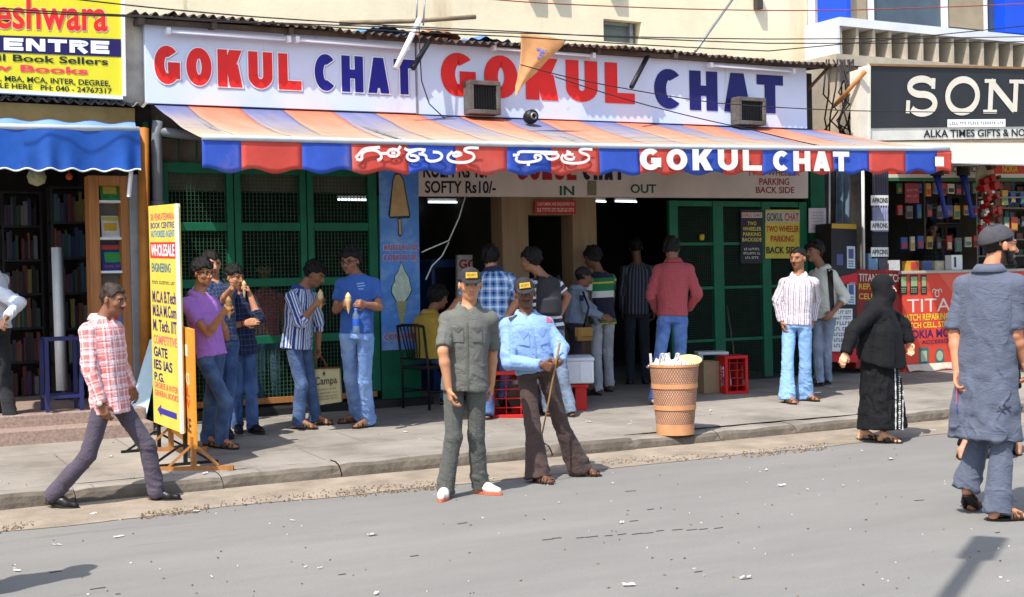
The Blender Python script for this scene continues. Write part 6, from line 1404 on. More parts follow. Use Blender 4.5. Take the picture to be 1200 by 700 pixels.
    if cap:
        cb_ = Field(N3(hc)-.26*S, N3(hc)+.26*S, .006)
        if cap == 'skull':
            c0 = ellip(H(0, -.018, .03), FR, (.09*S, .112*S, .1*S)); f1_ = c0[2]
            cb_.op((c0[0], c0[1], lambda P_: np.maximum(f1_(P_), ((.035+.32*(((P_-hc)@FR.T)/S)[..., 1])-(((P_-hc)@FR.T)/S)[..., 2])*S))); v_, q_ = cb_.mesh()
            J['cap'] = npmesh('skull_cap', v_, q_, mat('grey_knit', srgb(72, 70, 74), .9, .1, 30, .4, 260), root)
        else:
            c0 = ellip(H(0, -.012, .03), FR, (.09*S, .112*S, .105*S)); f1_ = c0[2]
            cb_.op((c0[0], c0[1], lambda P_: np.maximum(f1_(P_), ((.034+.1*(((P_-hc)@FR.T)/S)[..., 1])-(((P_-hc)@FR.T)/S)[..., 2])*S)))
            fr2_ = np.stack([hl, unit(hf*.97-hu*.25), unit(hu*.97+hf*.25)]); cb_.op(ellip(H(0, .098, .037), fr2_, (.078*S, .082*S, .0085*S)), .006); v_, q_ = cb_.mesh()
            co_ = npmesh('cap', v_, q_, CAPM, root); J['cap'] = co_
            q4 = [H(-.042, .1055, .098), H(.042, .1055, .098), H(.044, .115, .056), H(-.044, .115, .056)]; q4 = [q4[1], q4[0], q4[3], q4[2]] if (N3(q4[1])-N3(q4[0]))@np.array(RGT) < 0 else q4
            if cap == 'badge':
                q4 = [Vector(a) for a in q4]; b_ = MB(); b_.slab([a-Vector(hf)*.004 for a in q4], .012, Vector(-hf)); bd = b_.build('cap_badge', ink(srgb(200, 160, 50)), root); f4 = Face(q4, .012); b_ = MB(); f4.text(b_, 'SECURITY', .1, .9, .3, .72, .02); b_.build('lettering', ink(srgb(60, 50, 30)), bd)
    if 'g' in face:
        b_ = MB()
        for s in (-1, 1):
            pts = [Vector(H(s*.032+.022*math.cos(a), .112-.12*abs(s*.032+.022*math.cos(a)), .002+.016*math.sin(a))) for a in np.linspace(0, 2*math.pi, 17)]; b_.tube(pts, .0026, 5)
            b_.tube([H(s*.054, .1, .008), H(s*.078, .05, .008), H(s*.083, -.01, .004)], .0024, 5)
        b_.tube([H(-.01, .108, .006), H(.01, .108, .006)], .0024, 5); b_.build('glasses', GLASS, root)
    # clothing
    def finish(name, Fd, m, segs, fold, parent=root, drape=False):
        V, Q = Fd.mesh(); V = relax(V, Q, 1)
        dists = np.stack([np.linalg.norm(V-a-np.clip(((V-a)@(b-a))/((b-a)@(b-a)), 0, 1)[:, None]*(b-a), axis=1)/r for a, b, r, fdir, amp in segs], 1); near = dists.argmin(1); u_ = np.zeros(len(V)); v_ = np.zeros(len(V)); am = np.zeros(len(V))
        for i, (a, b, r, fdir, amp) in enumerate(segs):
            mk_ = near == i
            if not mk_.any(): continue
            ax = unit(b-a); fd = unit(fdir-ax*(fdir@ax)); sd_ = np.cross(ax, fd); p = V[mk_]-a; u_[mk_] = np.arctan2(p@sd_, p@fd)*r+i*.37; t = p@ax; v_[mk_] = t+i*.21
            L = np.linalg.norm(b-a); am[mk_] = np.interp(t/L, np.linspace(0, 1, len(amp)), amp)
        nn = vnormals(V, Q); sd0 = (abs(hash(label)) if False else sum(map(ord, label))) % 97
        w1 = vnoise(V*11+sd0)*.03; cr = vnoise(np.stack([u_*7+w1*14+sd0, v_*17+u_*13+w1*40, near*7.3], 1)); cr2 = vnoise(np.stack([u_*22, v_*11+w1*30, near*3.1+sd0], 1)); cr3 = vnoise(V*17+sd0*3)
        if drape:
            lw = np.clip((segs[0][1][2]-V[:, 2])/.9, 0, 1); dr = vnoise(np.stack([u_*20+w1*30+sd0, v_*2.2+u_*2, near*7.3], 1)); t0_ = near == 0; cr = np.where(t0_, dr, cr); am = np.where(t0_, .4+2.0*lw, am)
        rid = (1-np.abs(cr))**3-.35; d = fold*am*(np.maximum(rid, -.1)*1.25+cr2*.4+cr3*.55)
        V = V+nn*d[:, None]; return npmesh(name, V, Q, m, parent, puv=np.stack([u_, v_, near*1.0], 1))
    lo2, hi2 = lo, hi
    if shirt is not None:
        T_ = Field(lo2, hi2, .009); o_ = loose; Ls = np.linalg.norm(nk-pv_); th_ = -hem/Ls
        w0_ = .165 if not kurta else .172; tb2 = [(0.0, w0_, .118, 0), (.25, .152 if not kurta else .162, .112, .0), (.55, .165, .118, .004), (.76, .165, .112, .004), (.88, .145, .098, 0), (.95, .095, .08, 0), (1.02, .066, .064, 0)]
        if hem > 0: tb2 = [(th_, w0_+.008+kurta*.03, .122+kurta*.03, 0)]+tb2
        else: tb2 = [(th_, np.interp(th_, [0, .25], [w0_, .152]), .115, 0)]+[x for x in tb2 if x[0] > th_+.03]
        T_.op(loft(pv_, nk, lf_h, lf_t, [(t, a*S*wd+o_, b*S*wd+o_, c) for t, a, b, c in tb2]))
        segs = [(pv_, nk, .155*S*wd, -f_t, (1.0, 1.1, .7, .5, .25))]
        for k, s in (('L', 1), ('R', -1)):
            a, e, w_ = J['sh'+k], J['el'+k], J['wr'+k]; T_.op(rcone(nk+lf_t*s*.05*S-UPn*.05*S, a, .05*S+o_*.4, .053*S+o_*.5), .03)
            T_.op(rcone(nk*.4+a*.6+(pv_-nk)*.14, a, .066*S, .052*S+o_*.4), .025)
            q_ = {'none': 0, 'short': .62, 'elbow': .9, 'long': 1, 'rolled': 1}[sleeve]
            T_.op(rcone(a, a+(e-a)*q_, .054*S*wd+o_*.5, .049*S+o_*.65, flat=q_ < 1), .018); segs.append((a, e, .055*S, -f_t, (.4, .9, 1.2, 1.5)))
            if sleeve in ('long', 'rolled'):
                wl_ = w_ if sleeve == 'long' else e+(w_-e)*.35
                T_.op(rcone(e, wl_, .047*S+o_*.6, (.034*S+o_*.5) if sleeve == 'long' else .047*S+o_*.5, flat=True), .006); segs.append((e, w_, .045*S, -f_t, (1.6, 1.1, .9, 1.1)))
        T_.op(rcone(nk+f_t*-.01-UPn*.01*S, nk+UPn*.2, .062*S, .068*S), .008, cut=True)
        if vneck: T_.op(rcone(nk+f_t*.06*S+UPn*.04*S, nk+f_t*.145*S-UPn*(.075 if vneck is True else vneck)*S, .034*S, .006*S), .006, cut=True)
        so_ = finish('shirt' if not kurta else 'kurta', T_, shirt, segs, .0068, root, drape=bool(kurta)); J['shirt'] = so_
        if collar is not None:
            b_ = MB(); th0 = R(32 if vneck else 8); c0 = nk-f_t*.004
            cz = unit(spine*.75+UPn*.5)
            def col_(uu, vv):
                a = -math.pi+th0+(2*math.pi-2*th0)*uu; dirv = -f_t*math.cos(a+math.pi)*-1*0+(f_t*-math.cos(a)*-1)*0
                ang = th0+(2*math.pi-2*th0)*uu; dirv = f_t*math.cos(ang)+lf_t*math.sin(ang)
                fw = max(0, math.cos(ang)); prof_r = (.066, .068, .073, .088, .103+.012*fw)[int(round(vv*4))]; prof_z = (.0, .036, .041, .022, -.006-.045*fw**2)[int(round(vv*4))]
                return Vector(c0+dirv*prof_r*S*np.array([1, 1, 1])+cz*(prof_z-.035*fw)*S)
            b_.grid(col_, 40, 4); co_ = b_.build('collar', collar, root, smooth=True); m_ = co_.modifiers.new('thickness', 'SOLIDIFY'); m_.thickness = .004
    if trou is not None:
        T_ = Field(lo2, hi2, .009); Ls = np.linalg.norm(nk-pv_)
        T_.op(loft(pv_, nk, lf_h, lf_t, [(-.06, .146*S*wd+.006, .105*S*wd+.006, 0), (.0, .154*S*wd+.006, .112*S*wd+.006, 0), (rise/Ls*.6, .148*S*wd+.005, .108*S*wd+.004, 0), (rise/Ls, .145*S*wd+.004, .104*S*wd+.003, 0)])); segs = [(pv_-spine*.05, pv_+spine*.15, .15*S, -f_h, (.7, .6, .3))]
        for k, s in (('L', 1), ('R', -1)):
            h_, kn_, an = J['hip'+k], J['kn'+k], J['an'+k]; an2 = an+unit(an-kn_)*.045*S
            T_.op(rcone(h_-UPn*.02, kn_, .083*S*wd**.5, .059*S+.004), .03); T_.op(rcone(kn_, an2, .058*S+.004, (cuff*.84+bell)*S, flat=True), .02)
            segs += [(h_, kn_, .075*S, -f_h, (1.1, .6, .4, 1.0)), (kn_, an2, .06*S, -f_h, (1.2, .7, .7, 1.3, 1.9))]
        finish('trousers', T_, trou, segs, .0072, root)
        if belt:
            b_ = MB(); z0 = pv_+spine*(rise-.03)
            def bl(uu, vv):
                a = 2*math.pi*uu; return Vector(z0+(lf_h*math.cos(a)*(.148*S*wd+.008)+f_h*math.sin(a)*(.107*S*wd+.008))+spine*.035*(vv-.5))
            b_.grid(bl, 36, 1); b_.build('belt', belt, root, smooth=True)
    # footwear
    for k in 'LR':
        g_, d_, lift = fs[k]; sdv = np.cross(UPn, d_); up_ = UPn
        hl_ = UPn*lift*.12
        def ftp(x, y, z):                # x along the foot (m, from mid), y across, z up
            t = np.clip((.08-x)/.16, 0, 1); return g_+d_*x*S+sdv*y*S+UPn*z*S+hl_*t
        if shoe == 'shoe':
            Fs = Field(N3(g_)-.26, N3(g_)+.26, .007)
            Fs.op(rcone(ftp(-.065, 0, .05), ftp(.03, 0, .05), .04*S, .038*S), .01); Fs.op(rcone(ftp(.03, 0, .05), ftp(.125, 0, .034), .036*S, .026*S), .02); Fs.op(rcone(ftp(.06, -.014, .036), ftp(.06, .014, .036), .03*S, .03*S), .02); Fs.op(rcone(J['an'+k], ftp(-.04, 0, .06), .044*S, .042*S), .02)
            Fs.op(rcone(J['an'+k]+UPn*.075*S, J['an'+k]+UPn*.2, .08, .08), .0, cut=True); v_, q_ = Fs.mesh(); so_ = npmesh('shoe', v_, q_, shoem or LEATHER, root)
        else:
            b_ = MB()
            for x0_ in ((.06, .1), (-.0, .02)):
                for xx in x0_:
                    pts = [ftp(xx+(.02 if abs(y_) > .03 else .0), y_, z_) for y_, z_ in ((-.046, .012), (-.04, .045), (-.015, .064-xx*.22), (.015, .064-xx*.22), (.04, .045), (.046, .012))]; b_.tube(pts, .009*S, 6)
            so_ = b_.build('sandal', shoem or BROWNL, root, smooth=True)
        b_ = MB(); hh = .024 if shoe == 'shoe' else .016; n_ = 14
        outl = [(.155*math.cos(a)+(.02 if math.cos(a) > 0 else .045)*0, (.045 if math.cos(a) > -.2 else .038)*math.sin(a)*(1.0-.18*max(0, math.cos(a))**2)) for a in np.linspace(0, 2*math.pi, 22)[:-1]]
        outl = [(x*.88+.025, y) for x, y in outl]; vs_ = [ftp(x, y, .002) for x, y in outl]+[ftp(x*1.0, y*1.02, hh) for x, y in outl]; n_ = len(outl)
        b_.add(vs_, [tuple(range(n_))[::-1], tuple(range(n_, 2*n_))]+[(i, (i+1) % n_, n_+(i+1) % n_, n_+i) for i in range(n_)]); b_.build('sole', solem or SOLE, so_)
    return J
W_ = srgb(226, 224, 222)
pink_plaid = cloth('pink_plaid', 'plaid', [(0, srgb(222, 126, 116)), (.3, srgb(236, 220, 220)), (.42, srgb(210, 104, 96)), (.55, srgb(232, 200, 196)), (.75, srgb(238, 226, 226)), (.88, srgb(196, 120, 130))], k=11, k2=11)
GREYT = cloth('dark_grey_trousers', 'plain', srgb(80, 72, 84), var=.08)
J_walk = person('man in a pink and white checked shirt striding along the gutter', .96, ((190, 588, 85), (70, 598, 85, None, .35)), (128, 464), (119, 374), (133, 351, 72, 12), 68, yawh=80,
    elR=(105, 432), wrR=(119, 474), elL=(140, 425), wrL=(154, 452), sL=1, sR=-1, knL=(170, 523), knR=(101, 533), skin=(112, 74, 54), hair='thin', hairm=HAIRB, face='m', shirt=pink_plaid, sleeve='long', hem=.13, loose=.022, collar=cloth('pink_collar', 'plain', srgb(228, 186, 182)), trou=GREYT, cuff=.078, res=.006, lean=0)
GUARD1 = cloth('grey_uniform', 'plain', srgb(98, 98, 92), var=.06); GUARDT = cloth('grey_uniform_trousers', 'plain', srgb(84, 85, 80), var=.06)
J_g1 = person('security guard in a grey short sleeved uniform with hands at his sides', 1.0, ((568, 579, 55), (521, 585, -8)), (545, 444), (549, 361), (551, 334, 8, 3), 4, elR=(519, 412), wrR=(526, 456), elL=(577, 412), wrL=(576, 450), sL=1, knR=(531, 512), knL=(558, 510),
    skin=(158, 112, 82), hair='crop', face='', shirt=GUARD1, sleeve='elbow', hem=.09, loose=.02, collar=GUARD1, trou=GUARDT, cuff=.08, shoem=WSHOE, solem=ORSOLE, cap='badge', res=.006)
LBLUE = cloth('light_blue_uniform', 'plain', srgb(136, 168, 214), var=.06); BROWNT = cloth('dark_brown_trousers', 'plain', srgb(74, 58, 54), var=.06)
J_g2 = person('security guard in a light blue shirt holding a thin stick', .98, ((684, 558, 68), (634, 566, 35)), (629, 436), (617, 369), (615, 344, 4, 6, 5), 8, elR=(597, 425), wrR=(634, 428), elL=(657, 408), wrL=(656, 424), sR=(-10.1, -10.14), sL=(-10.05, -10.17), handR=(RGT*.85-UP*.25, FWD, UP), handL=(-RGT*.8-UP*.4, FWD, UP), knR=(624, 500), knL=(657, 498),
    skin=(92, 60, 44), hair='crop', face='ms', shirt=LBLUE, sleeve='long', hem=-.005, loose=.026, collar=LBLUE, trou=BROWNT, cuff=.085, bell=.035, shoe='sandal', shoem=BROWNL, cap='badge', res=.006, curlL=1.0, curlR=.9, rise=.12)
PURP = cloth('purple_jersey', 'plain', srgb(176, 118, 200), var=.05)
JEA = jeans((62, 84, 122), (104, 128, 164)); JEB = jeans((56, 80, 124), (92, 122, 168)); JEL = jeans((116, 152, 210), (150, 180, 224))
J_pur = person('young man in a purple t-shirt and glasses holding a cone by the yellow board', .98, ((246, 523, 45), (264, 526, 60)), (246, 415), (233, 345), (238, 320, 52, 5), 55, elR=(244, 391), wrR=(261, 368), elL=(262, 385), wrL=(266, 398), sR=(-10.1, -10.06), sL=1, knR=(262, 470), knL=(246, 468),
    skin=(150, 102, 74), hair='full', face='gs', shirt=PURP, sleeve='short', hem=.02, loose=.014, collar=PURP, trou=JEA, cuff=.072, shoe='sandal', curlR=1.1)
NAVP = cloth('navy_print', 'plaid', [(0, srgb(40, 52, 88)), (.4, srgb(90, 120, 140)), (.5, srgb(34, 44, 76))], k=26)
J_beh = person('young man standing behind, his arm on the shoulder of the one in dark checks', 1.02, ((266, 513, 30), (254, 514, 30)), (260, 402), (251, 331), (248, 309, 32, 8), 35, elR=(240, 380), wrR=(246, 400), sR=1, elL=(262, 352), wrL=(272, 338), sL=(-.6, -1), skin=(150, 104, 78), hair='short', face='s', shirt=NAVP, sleeve='short', hem=.0, collar=NAVP, trou=JEB)
DPL = cloth('dark_plaid', 'plaid', [(0, srgb(22, 28, 52)), (.35, srgb(44, 66, 120)), (.45, srgb(18, 22, 40)), (.8, srgb(60, 90, 150)), (.86, srgb(24, 28, 52))], k=10)
J_dpl = person('young man in a dark blue checked shirt eating with a hand at his mouth', .96, ((299, 508, 45), (279, 507, 20)), (281, 403), (277, 344), (275, 325, 52, 8), 35, elR=(261, 384), wrR=(287, 379), elL=(303, 374), wrL=(293, 346), sR=(0, -1), sL=(-.7, -1), knL=(293, 456), knR=(277, 456), skin=(166, 116, 86), hair='medium', shirt=DPL, sleeve='rolled', hem=.10, loose=.018, collar=DPL, trou=JEB, cuff=.07, curlL=1.0)
STR = cloth('blue_stripe', 'vstripe', [(0, srgb(44, 66, 136)), (.28, srgb(206, 216, 234)), (.48, srgb(60, 90, 160)), (.62, srgb(214, 222, 238)), (.78, srgb(36, 50, 110)), (.88, srgb(196, 208, 232))], k=11)
J_str = person('young man in a blue and white striped shirt holding a cone and a bag', 1.0, ((374, 498, 70), (355, 503, 78)), (348, 397), (353, 338), (369, 321, 75, 28), 62, elR=(352, 378), wrR=(369, 358), elL=(373, 378), wrL=(373, 408), sR=(-1, -.3), sL=1, knR=(351, 450), knL=(361, 448), skin=(128, 88, 64), hair='medium', face='s', shirt=STR, sleeve='rolled', hem=.10, loose=.018, collar=STR, trou=JEA, cuff=.074, shoe='sandal', curlR=1.1, curlL=1.2, headz=0)
BTE = cloth('blue_jersey', 'plain', srgb(50, 88, 158), var=.06)
J_blu = person('young man in a blue t-shirt and glasses with a cone and a water bottle', 1.02, ((428, 501, -45), (413, 496, -60)), (418, 393), (419, 323), (410, 306, -18, 10), -8, D=12.7, elR=(394, 363), wrR=(402, 357), elL=(444, 360), wrL=(428, 357), sR=(-10.02, -10.2), sL=(-10.03, -10.18), knR=(412, 445), knL=(428, 446), skin=(120, 82, 62), hair='full', face='gs', shirt=BTE, sleeve='short', hem=-.02, loose=.014, vneck=False, trou=JEL, cuff=.074, shoe='sandal', curlR=1.1, curlL=.9)
YEL = cloth('mustard_shirt', 'plain', srgb(186, 156, 62), var=.06)
dch = depth(CH)
J_yel = person('man in a mustard yellow shirt seated with his back turned on the black chair', 1.0, ((535, 470, 140), (524, 474, 140)), (504, 417), (504, 367), (514, 349, 128, 12), 142, D=dch+.05, elR=(522, 392), wrR=(530, 408), elL=(484, 392), wrL=(494, 412), sR=1, sL=1, knR=(530, 420), knL=(520, 424), skin=(120, 82, 60), hair='full', shirt=YEL, sleeve='short', hem=.03, loose=.02, collar=YEL, trou=JEB)
BPL = cloth('blue_check', 'plaid', [(0, srgb(34, 44, 80)), (.25, srgb(96, 146, 206)), (.5, srgb(216, 226, 240)), (.75, srgb(96, 146, 206))], k=10.5)
J_bpl = person('man in a pale blue checked shirt seen from behind between the two guards', 1.03, ((572, 491, 175), (592, 486, 150, None, 1.1)), (579, 388), (578, 317), (575, 302, 168, 5), 176, elR=(607, 352), wrR=(592, 374), elL=(540, 350), wrL=(527, 364), sR=(0, -1), sL=(0, -1), knR=(592, 440), skin=(150, 104, 76), hair='medium', shirt=BPL, sleeve='elbow', hem=.12, loose=.014, vneck=False, collar=BPL, trou=JEB, cuff=.066)
HST = cloth('dark_white_stripe', 'hstripe', [(0, srgb(48, 50, 62)), (.55, srgb(216, 220, 232))], k=13)
J_hst = person('man in a dark and white striped t-shirt wearing a black backpack', 1.02, ((640, 487, -160), (666, 488, -150)), (644, 388), (637, 324), (622, 305, -118, 8), -150, elR=(665, 348), wrR=(655, 372), elL=(610, 352), wrL=(606, 374), sR=(0, -1), sL=1, skin=(128, 88, 64), hair='medium', shirt=HST, sleeve='short', hem=.0, vneck=False, trou=jeans((96, 110, 130), (140, 156, 176)), knR=(660, 440))
GBL = cloth('grey_blue_shirt', 'plain', srgb(132, 146, 168), var=.06)
J_cap = person('third guard in a grey blue shirt and black cap, arm round the one in green', .93, ((684, 464, 110), (670, 467, 100)), (674, 382), (677, 338), (684, 325, 112, 10), 110, elR=(688, 364), wrR=(706, 371), elL=(694, 362), wrL=(700, 380), sR=(-.5, -.5), sL=1, skin=(110, 76, 56), hair='crop', shirt=GBL, sleeve='long', hem=-.03, loose=.018, collar=GBL, trou=cloth('plum_trousers', 'plain', srgb(50, 44, 60)), cap='plain')
GRN = cloth('green_white_navy', 'block', [(0, srgb(34, 34, 56)), (.52, srgb(212, 214, 210)), (.68, srgb(30, 120, 72)), (.86, srgb(214, 176, 60)), (.9, srgb(30, 120, 72))], k=2.05)
J_grn = person('youth in a green white and navy t-shirt and pale jeans at the shop entrance', 1.0, ((700, 463, -160), (712, 459, -150)), (706, 374), (703, 319), (694, 302, -128, 15), -150, elL=(688, 348), wrL=(696, 366), elR=(717, 346), wrR=(714, 368), sL=(0, -.5), sR=(0, -.5), skin=(92, 62, 48), hair='full', shirt=GRN, sleeve='short', hem=.06, vneck=False, trou=jeans((168, 172, 178), (190, 192, 196)), shoem=BROWNL)
REDS = cloth('faded_red_shirt', 'plaid', [(0, srgb(160, 66, 72)), (.5, srgb(172, 82, 86))], k=40)
J_red = person('man in a faded red shirt and jeans seen from behind at the exit', 1.04, ((768, 474, 170), (797, 470, 175)), (788, 374), (789, 307), (787, 292, 165, 22), 172, elR=(817, 345), wrR=(806, 362), elL=(763, 346), wrL=(770, 364), sR=(0, 1), sL=(0, 1), skin=(110, 76, 58), hair='medium', shirt=REDS, sleeve='long', hem=-.04, loose=.02, vneck=False, collar=REDS, trou=jeans((78, 112, 176), (122, 156, 208)), shoem=WSHOE, cuff=.07)
J_drk = person('dim figure in a dark striped shirt inside the exit doorway', 1.0, (None, None), (746, 368), (747, 309), (745, 290, 180, 5), 178, D=16.9, skin=(90, 62, 48), hair='short', shirt=cloth('dark_stripe', 'vstripe', [(0, srgb(44, 46, 56)), (.6, srgb(90, 96, 110))], k=20), sleeve='long', hem=.0, vneck=False, trou=cloth('dark_trousers', 'plain', srgb(40, 44, 56)))
WST = cloth('white_stripe', 'vstripe', [(0, srgb(206, 200, 206)), (.4, srgb(132, 98, 108)), (.54, srgb(204, 200, 208)), (.78, srgb(160, 134, 146)), (.9, srgb(208, 204, 210))], k=16)
J_wst = person('man in a white striped shirt and light blue flared trousers on the pavement', 1.01, ((947, 470, 40), (925, 473, 15)), (934, 381), (936, 323), (935, 303, -38, 2), -18, elR=(911, 352), wrR=(916, 377), elL=(955, 350), wrL=(952, 376), sR=(0, -1), sL=1, knR=(923, 428), knL=(944, 428), skin=(132, 88, 62), hair='crop', face='ms', shirt=WST, sleeve='long', hem=-.0, loose=.016, collar=WST, trou=cloth('light_blue_trousers', 'plain', srgb(140, 180, 226), var=.06), cuff=.085, bell=.025, shoe='sandal')
CRM = cloth('cream_shirt', 'plain', srgb(206, 208, 196), var=.05)
J_crm = person('man in a cream shirt with a black shoulder strap, hand in pocket', 1.04, ((966, 451, -60), (956, 453, -75)), (967, 365), (964, 314), (954, 295, -60, 3), -62, elL=(991, 348), wrL=(976, 366), elR=(950, 345), wrR=(950, 368), sL=(0, -1), sR=1, skin=(120, 82, 62), hair='full', face='m', shirt=CRM, sleeve='rolled', hem=.08, loose=.018, collar=CRM, trou=jeans((118, 130, 150), (160, 172, 190)))
KUR = cloth('blue_grey_kurta', 'plain', srgb(86, 92, 108), var=.06)
J_kur = person('bearded man in a blue grey kurta and grey skull cap walking away', 1.09, ((1136, 601, 150, None, 1.0), (1178, 610, 96)), (1157, 433), (1160, 318), (1171, 288, 100, 2), 138, yawh=130, elL=(1119, 392), wrL=(1122, 436), elR=(1190, 392), wrR=(1200, 424), sL=(-.5, -.6), sR=(1, .3), knL=(1145, 518), knR=(1172, 520), skin=(168, 112, 82), hair='crop', face='b', shirt=KUR, sleeve='elbow', hem=.45, loose=.024, vneck=False, collar=KUR, kurta=1, trou=KUR, cuff=.085, bell=.01, shoe='sandal', cap='skull', res=.006, wd=1.0)
J_wht = person('man in a white shirt and black trousers on the book shop steps', 1.0, ((-10, 499, -95, .35), (7, 501, -85, .35)), (-6, 388), (-12, 318), (-30, 293, -110, 5), -110, elL=(22, 355), wrL=(8, 372), elR=(-24, 350), wrR=(-26, 375), sL=(0, -1), skin=(110, 76, 58), hair='short', shirt=cloth('white_shirt', 'plain', srgb(216, 222, 232), var=.03), sleeve='long', hem=-.02, loose=.02, vneck=False, trou=cloth('black_trousers', 'plain', srgb(32, 32, 36)), cuff=.074)
J_shk = person('shopkeeper in a dark checked shirt in the shade behind the red counter', 1.0, (None, None), (1087, 352), (1088, 286), (1092, 268, -20, 10), -10, D=20.6, skin=(100, 70, 54), hair='short', shirt=cloth('charcoal_check', 'plaid', [(0, srgb(26, 28, 36)), (.85, srgb(74, 78, 90))], k=16), sleeve='long', hem=.0, trou=cloth('dark_trousers', 'plain', srgb(40, 40, 46)))
J_pnk = person('person in a pink flowered top and pale jeans behind the green wire mesh', .92, (None, None), (313, 395), (311, 340), (309, 316, 20, 10), 20, D=14.75, skin=(120, 82, 62), hair='medium', shirt=cloth('pink_flowers', 'plaid', [(0, srgb(200, 84, 100)), (.4, srgb(236, 150, 160)), (.6, srgb(176, 60, 84))], k=30), sleeve='short', hem=.05, trou=jeans((110, 140, 180), (150, 176, 210)))
# ================================================================== THINGS HELD, WORN AND CARRIED
from mathutils.bvhtree import BVHTree
def hit(obs, px, py):
    d = ray(px, py).normalized(); best = None
    for o in (obs if isinstance(obs, (list, tuple)) else [obs]):
        if o.name not in _bvh:
            me = o.data; b = BASE[o]; _bvh[o.name] = BVHTree.FromPolygons([v.co+b for v in me.vertices], [tuple(p.vertices) for p in me.polygons])
        h = _bvh[o.name].ray_cast(CAM, d)
        if h[0] is not None and (best is None or h[3] < best[3]): best = h
    return best
_bvh = {}
def part(J, name):
    return [c for c in J['root'].children if c.name.split('.')[0] == name]
def patch(J, on, px, name, m, lift=.004, n=8, parent=None):
    """a piece of cloth lying on a garment; px: corners TL TR BR BL"""
    ob = part(J, on)[0]; V = []; ok = True
    for j in range(n+1):
        for i in range(n+1):
            u, v = i/n, j/n; x = (px[0][0]*(1-u)+px[1][0]*u)*(1-v)+(px[3][0]*(1-u)+px[2][0]*u)*v; y = (px[0][1]*(1-u)+px[1][1]*u)*(1-v)+(px[3][1]*(1-u)+px[2][1]*u)*v
            h = hit(ob, x, y); V.append(None if h is None else h[0]-ray(x, y).normalized()*lift)
    g = MB(); k = n+1; F_ = [(j*k+i, j*k+i+1, (j+1)*k+i+1, (j+1)*k+i) for j in range(n) for i in range(n)]
    F_ = [f for f in F_ if all(V[q] is not None for q in f) and max((V[f[0]]-V[f[2]]).length, (V[f[1]]-V[f[3]]).length) < .12]
    if not F_: return None
    used = sorted({q for f in F_ for q in f}); ix = {q: i for i, q in enumerate(used)}
    g.add([V[q] for q in used], [tuple(ix[q] for q in f)[::-1] for f in F_]); o = g.build(name, m, parent or ob, smooth=True)
    return o
# guard in grey: placket, pockets
gm = cloth('grey_uniform_trim', 'plain', srgb(84, 84, 78), var=.05)
patch(J_g1, 'shirt', [(546.2, 378), (548.6, 378), (549.8, 461), (547.4, 461)], 'placket', gm, .004, 16)
for q in ([(530, 385), (543, 385), (543.5, 401), (530.5, 401)], [(553, 385), (565, 385), (565, 401), (553.5, 401)]): patch(J_g1, 'shirt', q, 'pocket', GUARD1, .007, 8)
for q in ([(529.5, 384), (543.5, 384), (537, 390), (536, 390)], [(552.5, 384), (565.5, 384), (560, 390), (559, 390)]): patch(J_g1, 'shirt', q, 'pocket_flap', gm, .011, 6)
bm = cloth('light_blue_trim', 'plain', srgb(120, 150, 200), var=.05)
patch(J_g2, 'shirt', [(623.5, 385), (625.5, 385), (631, 428), (629, 430)], 'placket', bm, .005, 14)
for q in ([(607, 388), (620, 391), (621, 406), (608, 404)], [(630, 389), (641, 387), (644, 401), (633, 405)]): patch(J_g2, 'shirt', q, 'pocket', LBLUE, .008, 8)
for q in ([(606.5, 387), (620.5, 390), (614, 397), (612, 396)], [(629.5, 388), (641.5, 386), (637, 394), (635, 395)]): patch(J_g2, 'shirt', q, 'pocket_flap', bm, .012, 6)
patch(J_g2, 'shirt', [(640, 372), (646.5, 371), (647.5, 377.5), (641, 378.5)], 'chest_badge', ink(srgb(176, 86, 110)), .006, 4)
patch(J_g2, 'shirt', [(595, 372), (606, 364), (608, 368), (598, 377)], 'shoulder_strap', cloth('dark_epaulette', 'plain', srgb(60, 58, 58)), .008, 6)
for J, x0, y0, x1, y1 in ((J_wst, 934.5, 336, 933, 377), (J_walk, 132, 385, 141, 480)): patch(J, 'shirt', [(x0-.8, y0), (x0+.8, y0), (x1+.8, y1), (x1-.8, y1)], 'placket', bm if False else cloth('pale_trim', 'plain', srgb(206, 196, 198), var=.03), .004, 14)
patch(J_crm, 'shirt', [(969, 315), (976, 317), (978, 366), (973, 366)], 'bag_strap', LEATHER, .008, 14)
for q in ([(1168, 482), (1185, 476), (1185, 477.5), (1168, 483.5)], [(1170, 477), (1178, 486), (1179, 485), (1171, 476)], [(1176, 475), (1184, 484), (1185, 483), (1177, 474)]): patch(J_kur, 'kurta', q, 'embroidery', ink(srgb(44, 48, 62)), .004, 4)
patch(J_cap, 'shirt', [(679, 346), (684, 346), (684, 353), (679, 353)], 'shoulder_badge', ink(srgb(46, 44, 60)), .006, 4)
for q in ([(418, 332), (427, 331), (427, 332.5), (418, 333.5)], [(419, 335), (428, 334), (428, 335.5), (419, 336.5)], [(420, 338), (426, 338), (426, 339.5), (420, 339.5)]): patch(J_blu, 'shirt', q, 'chest_print', ink(srgb(120, 150, 196)), .004, 4)
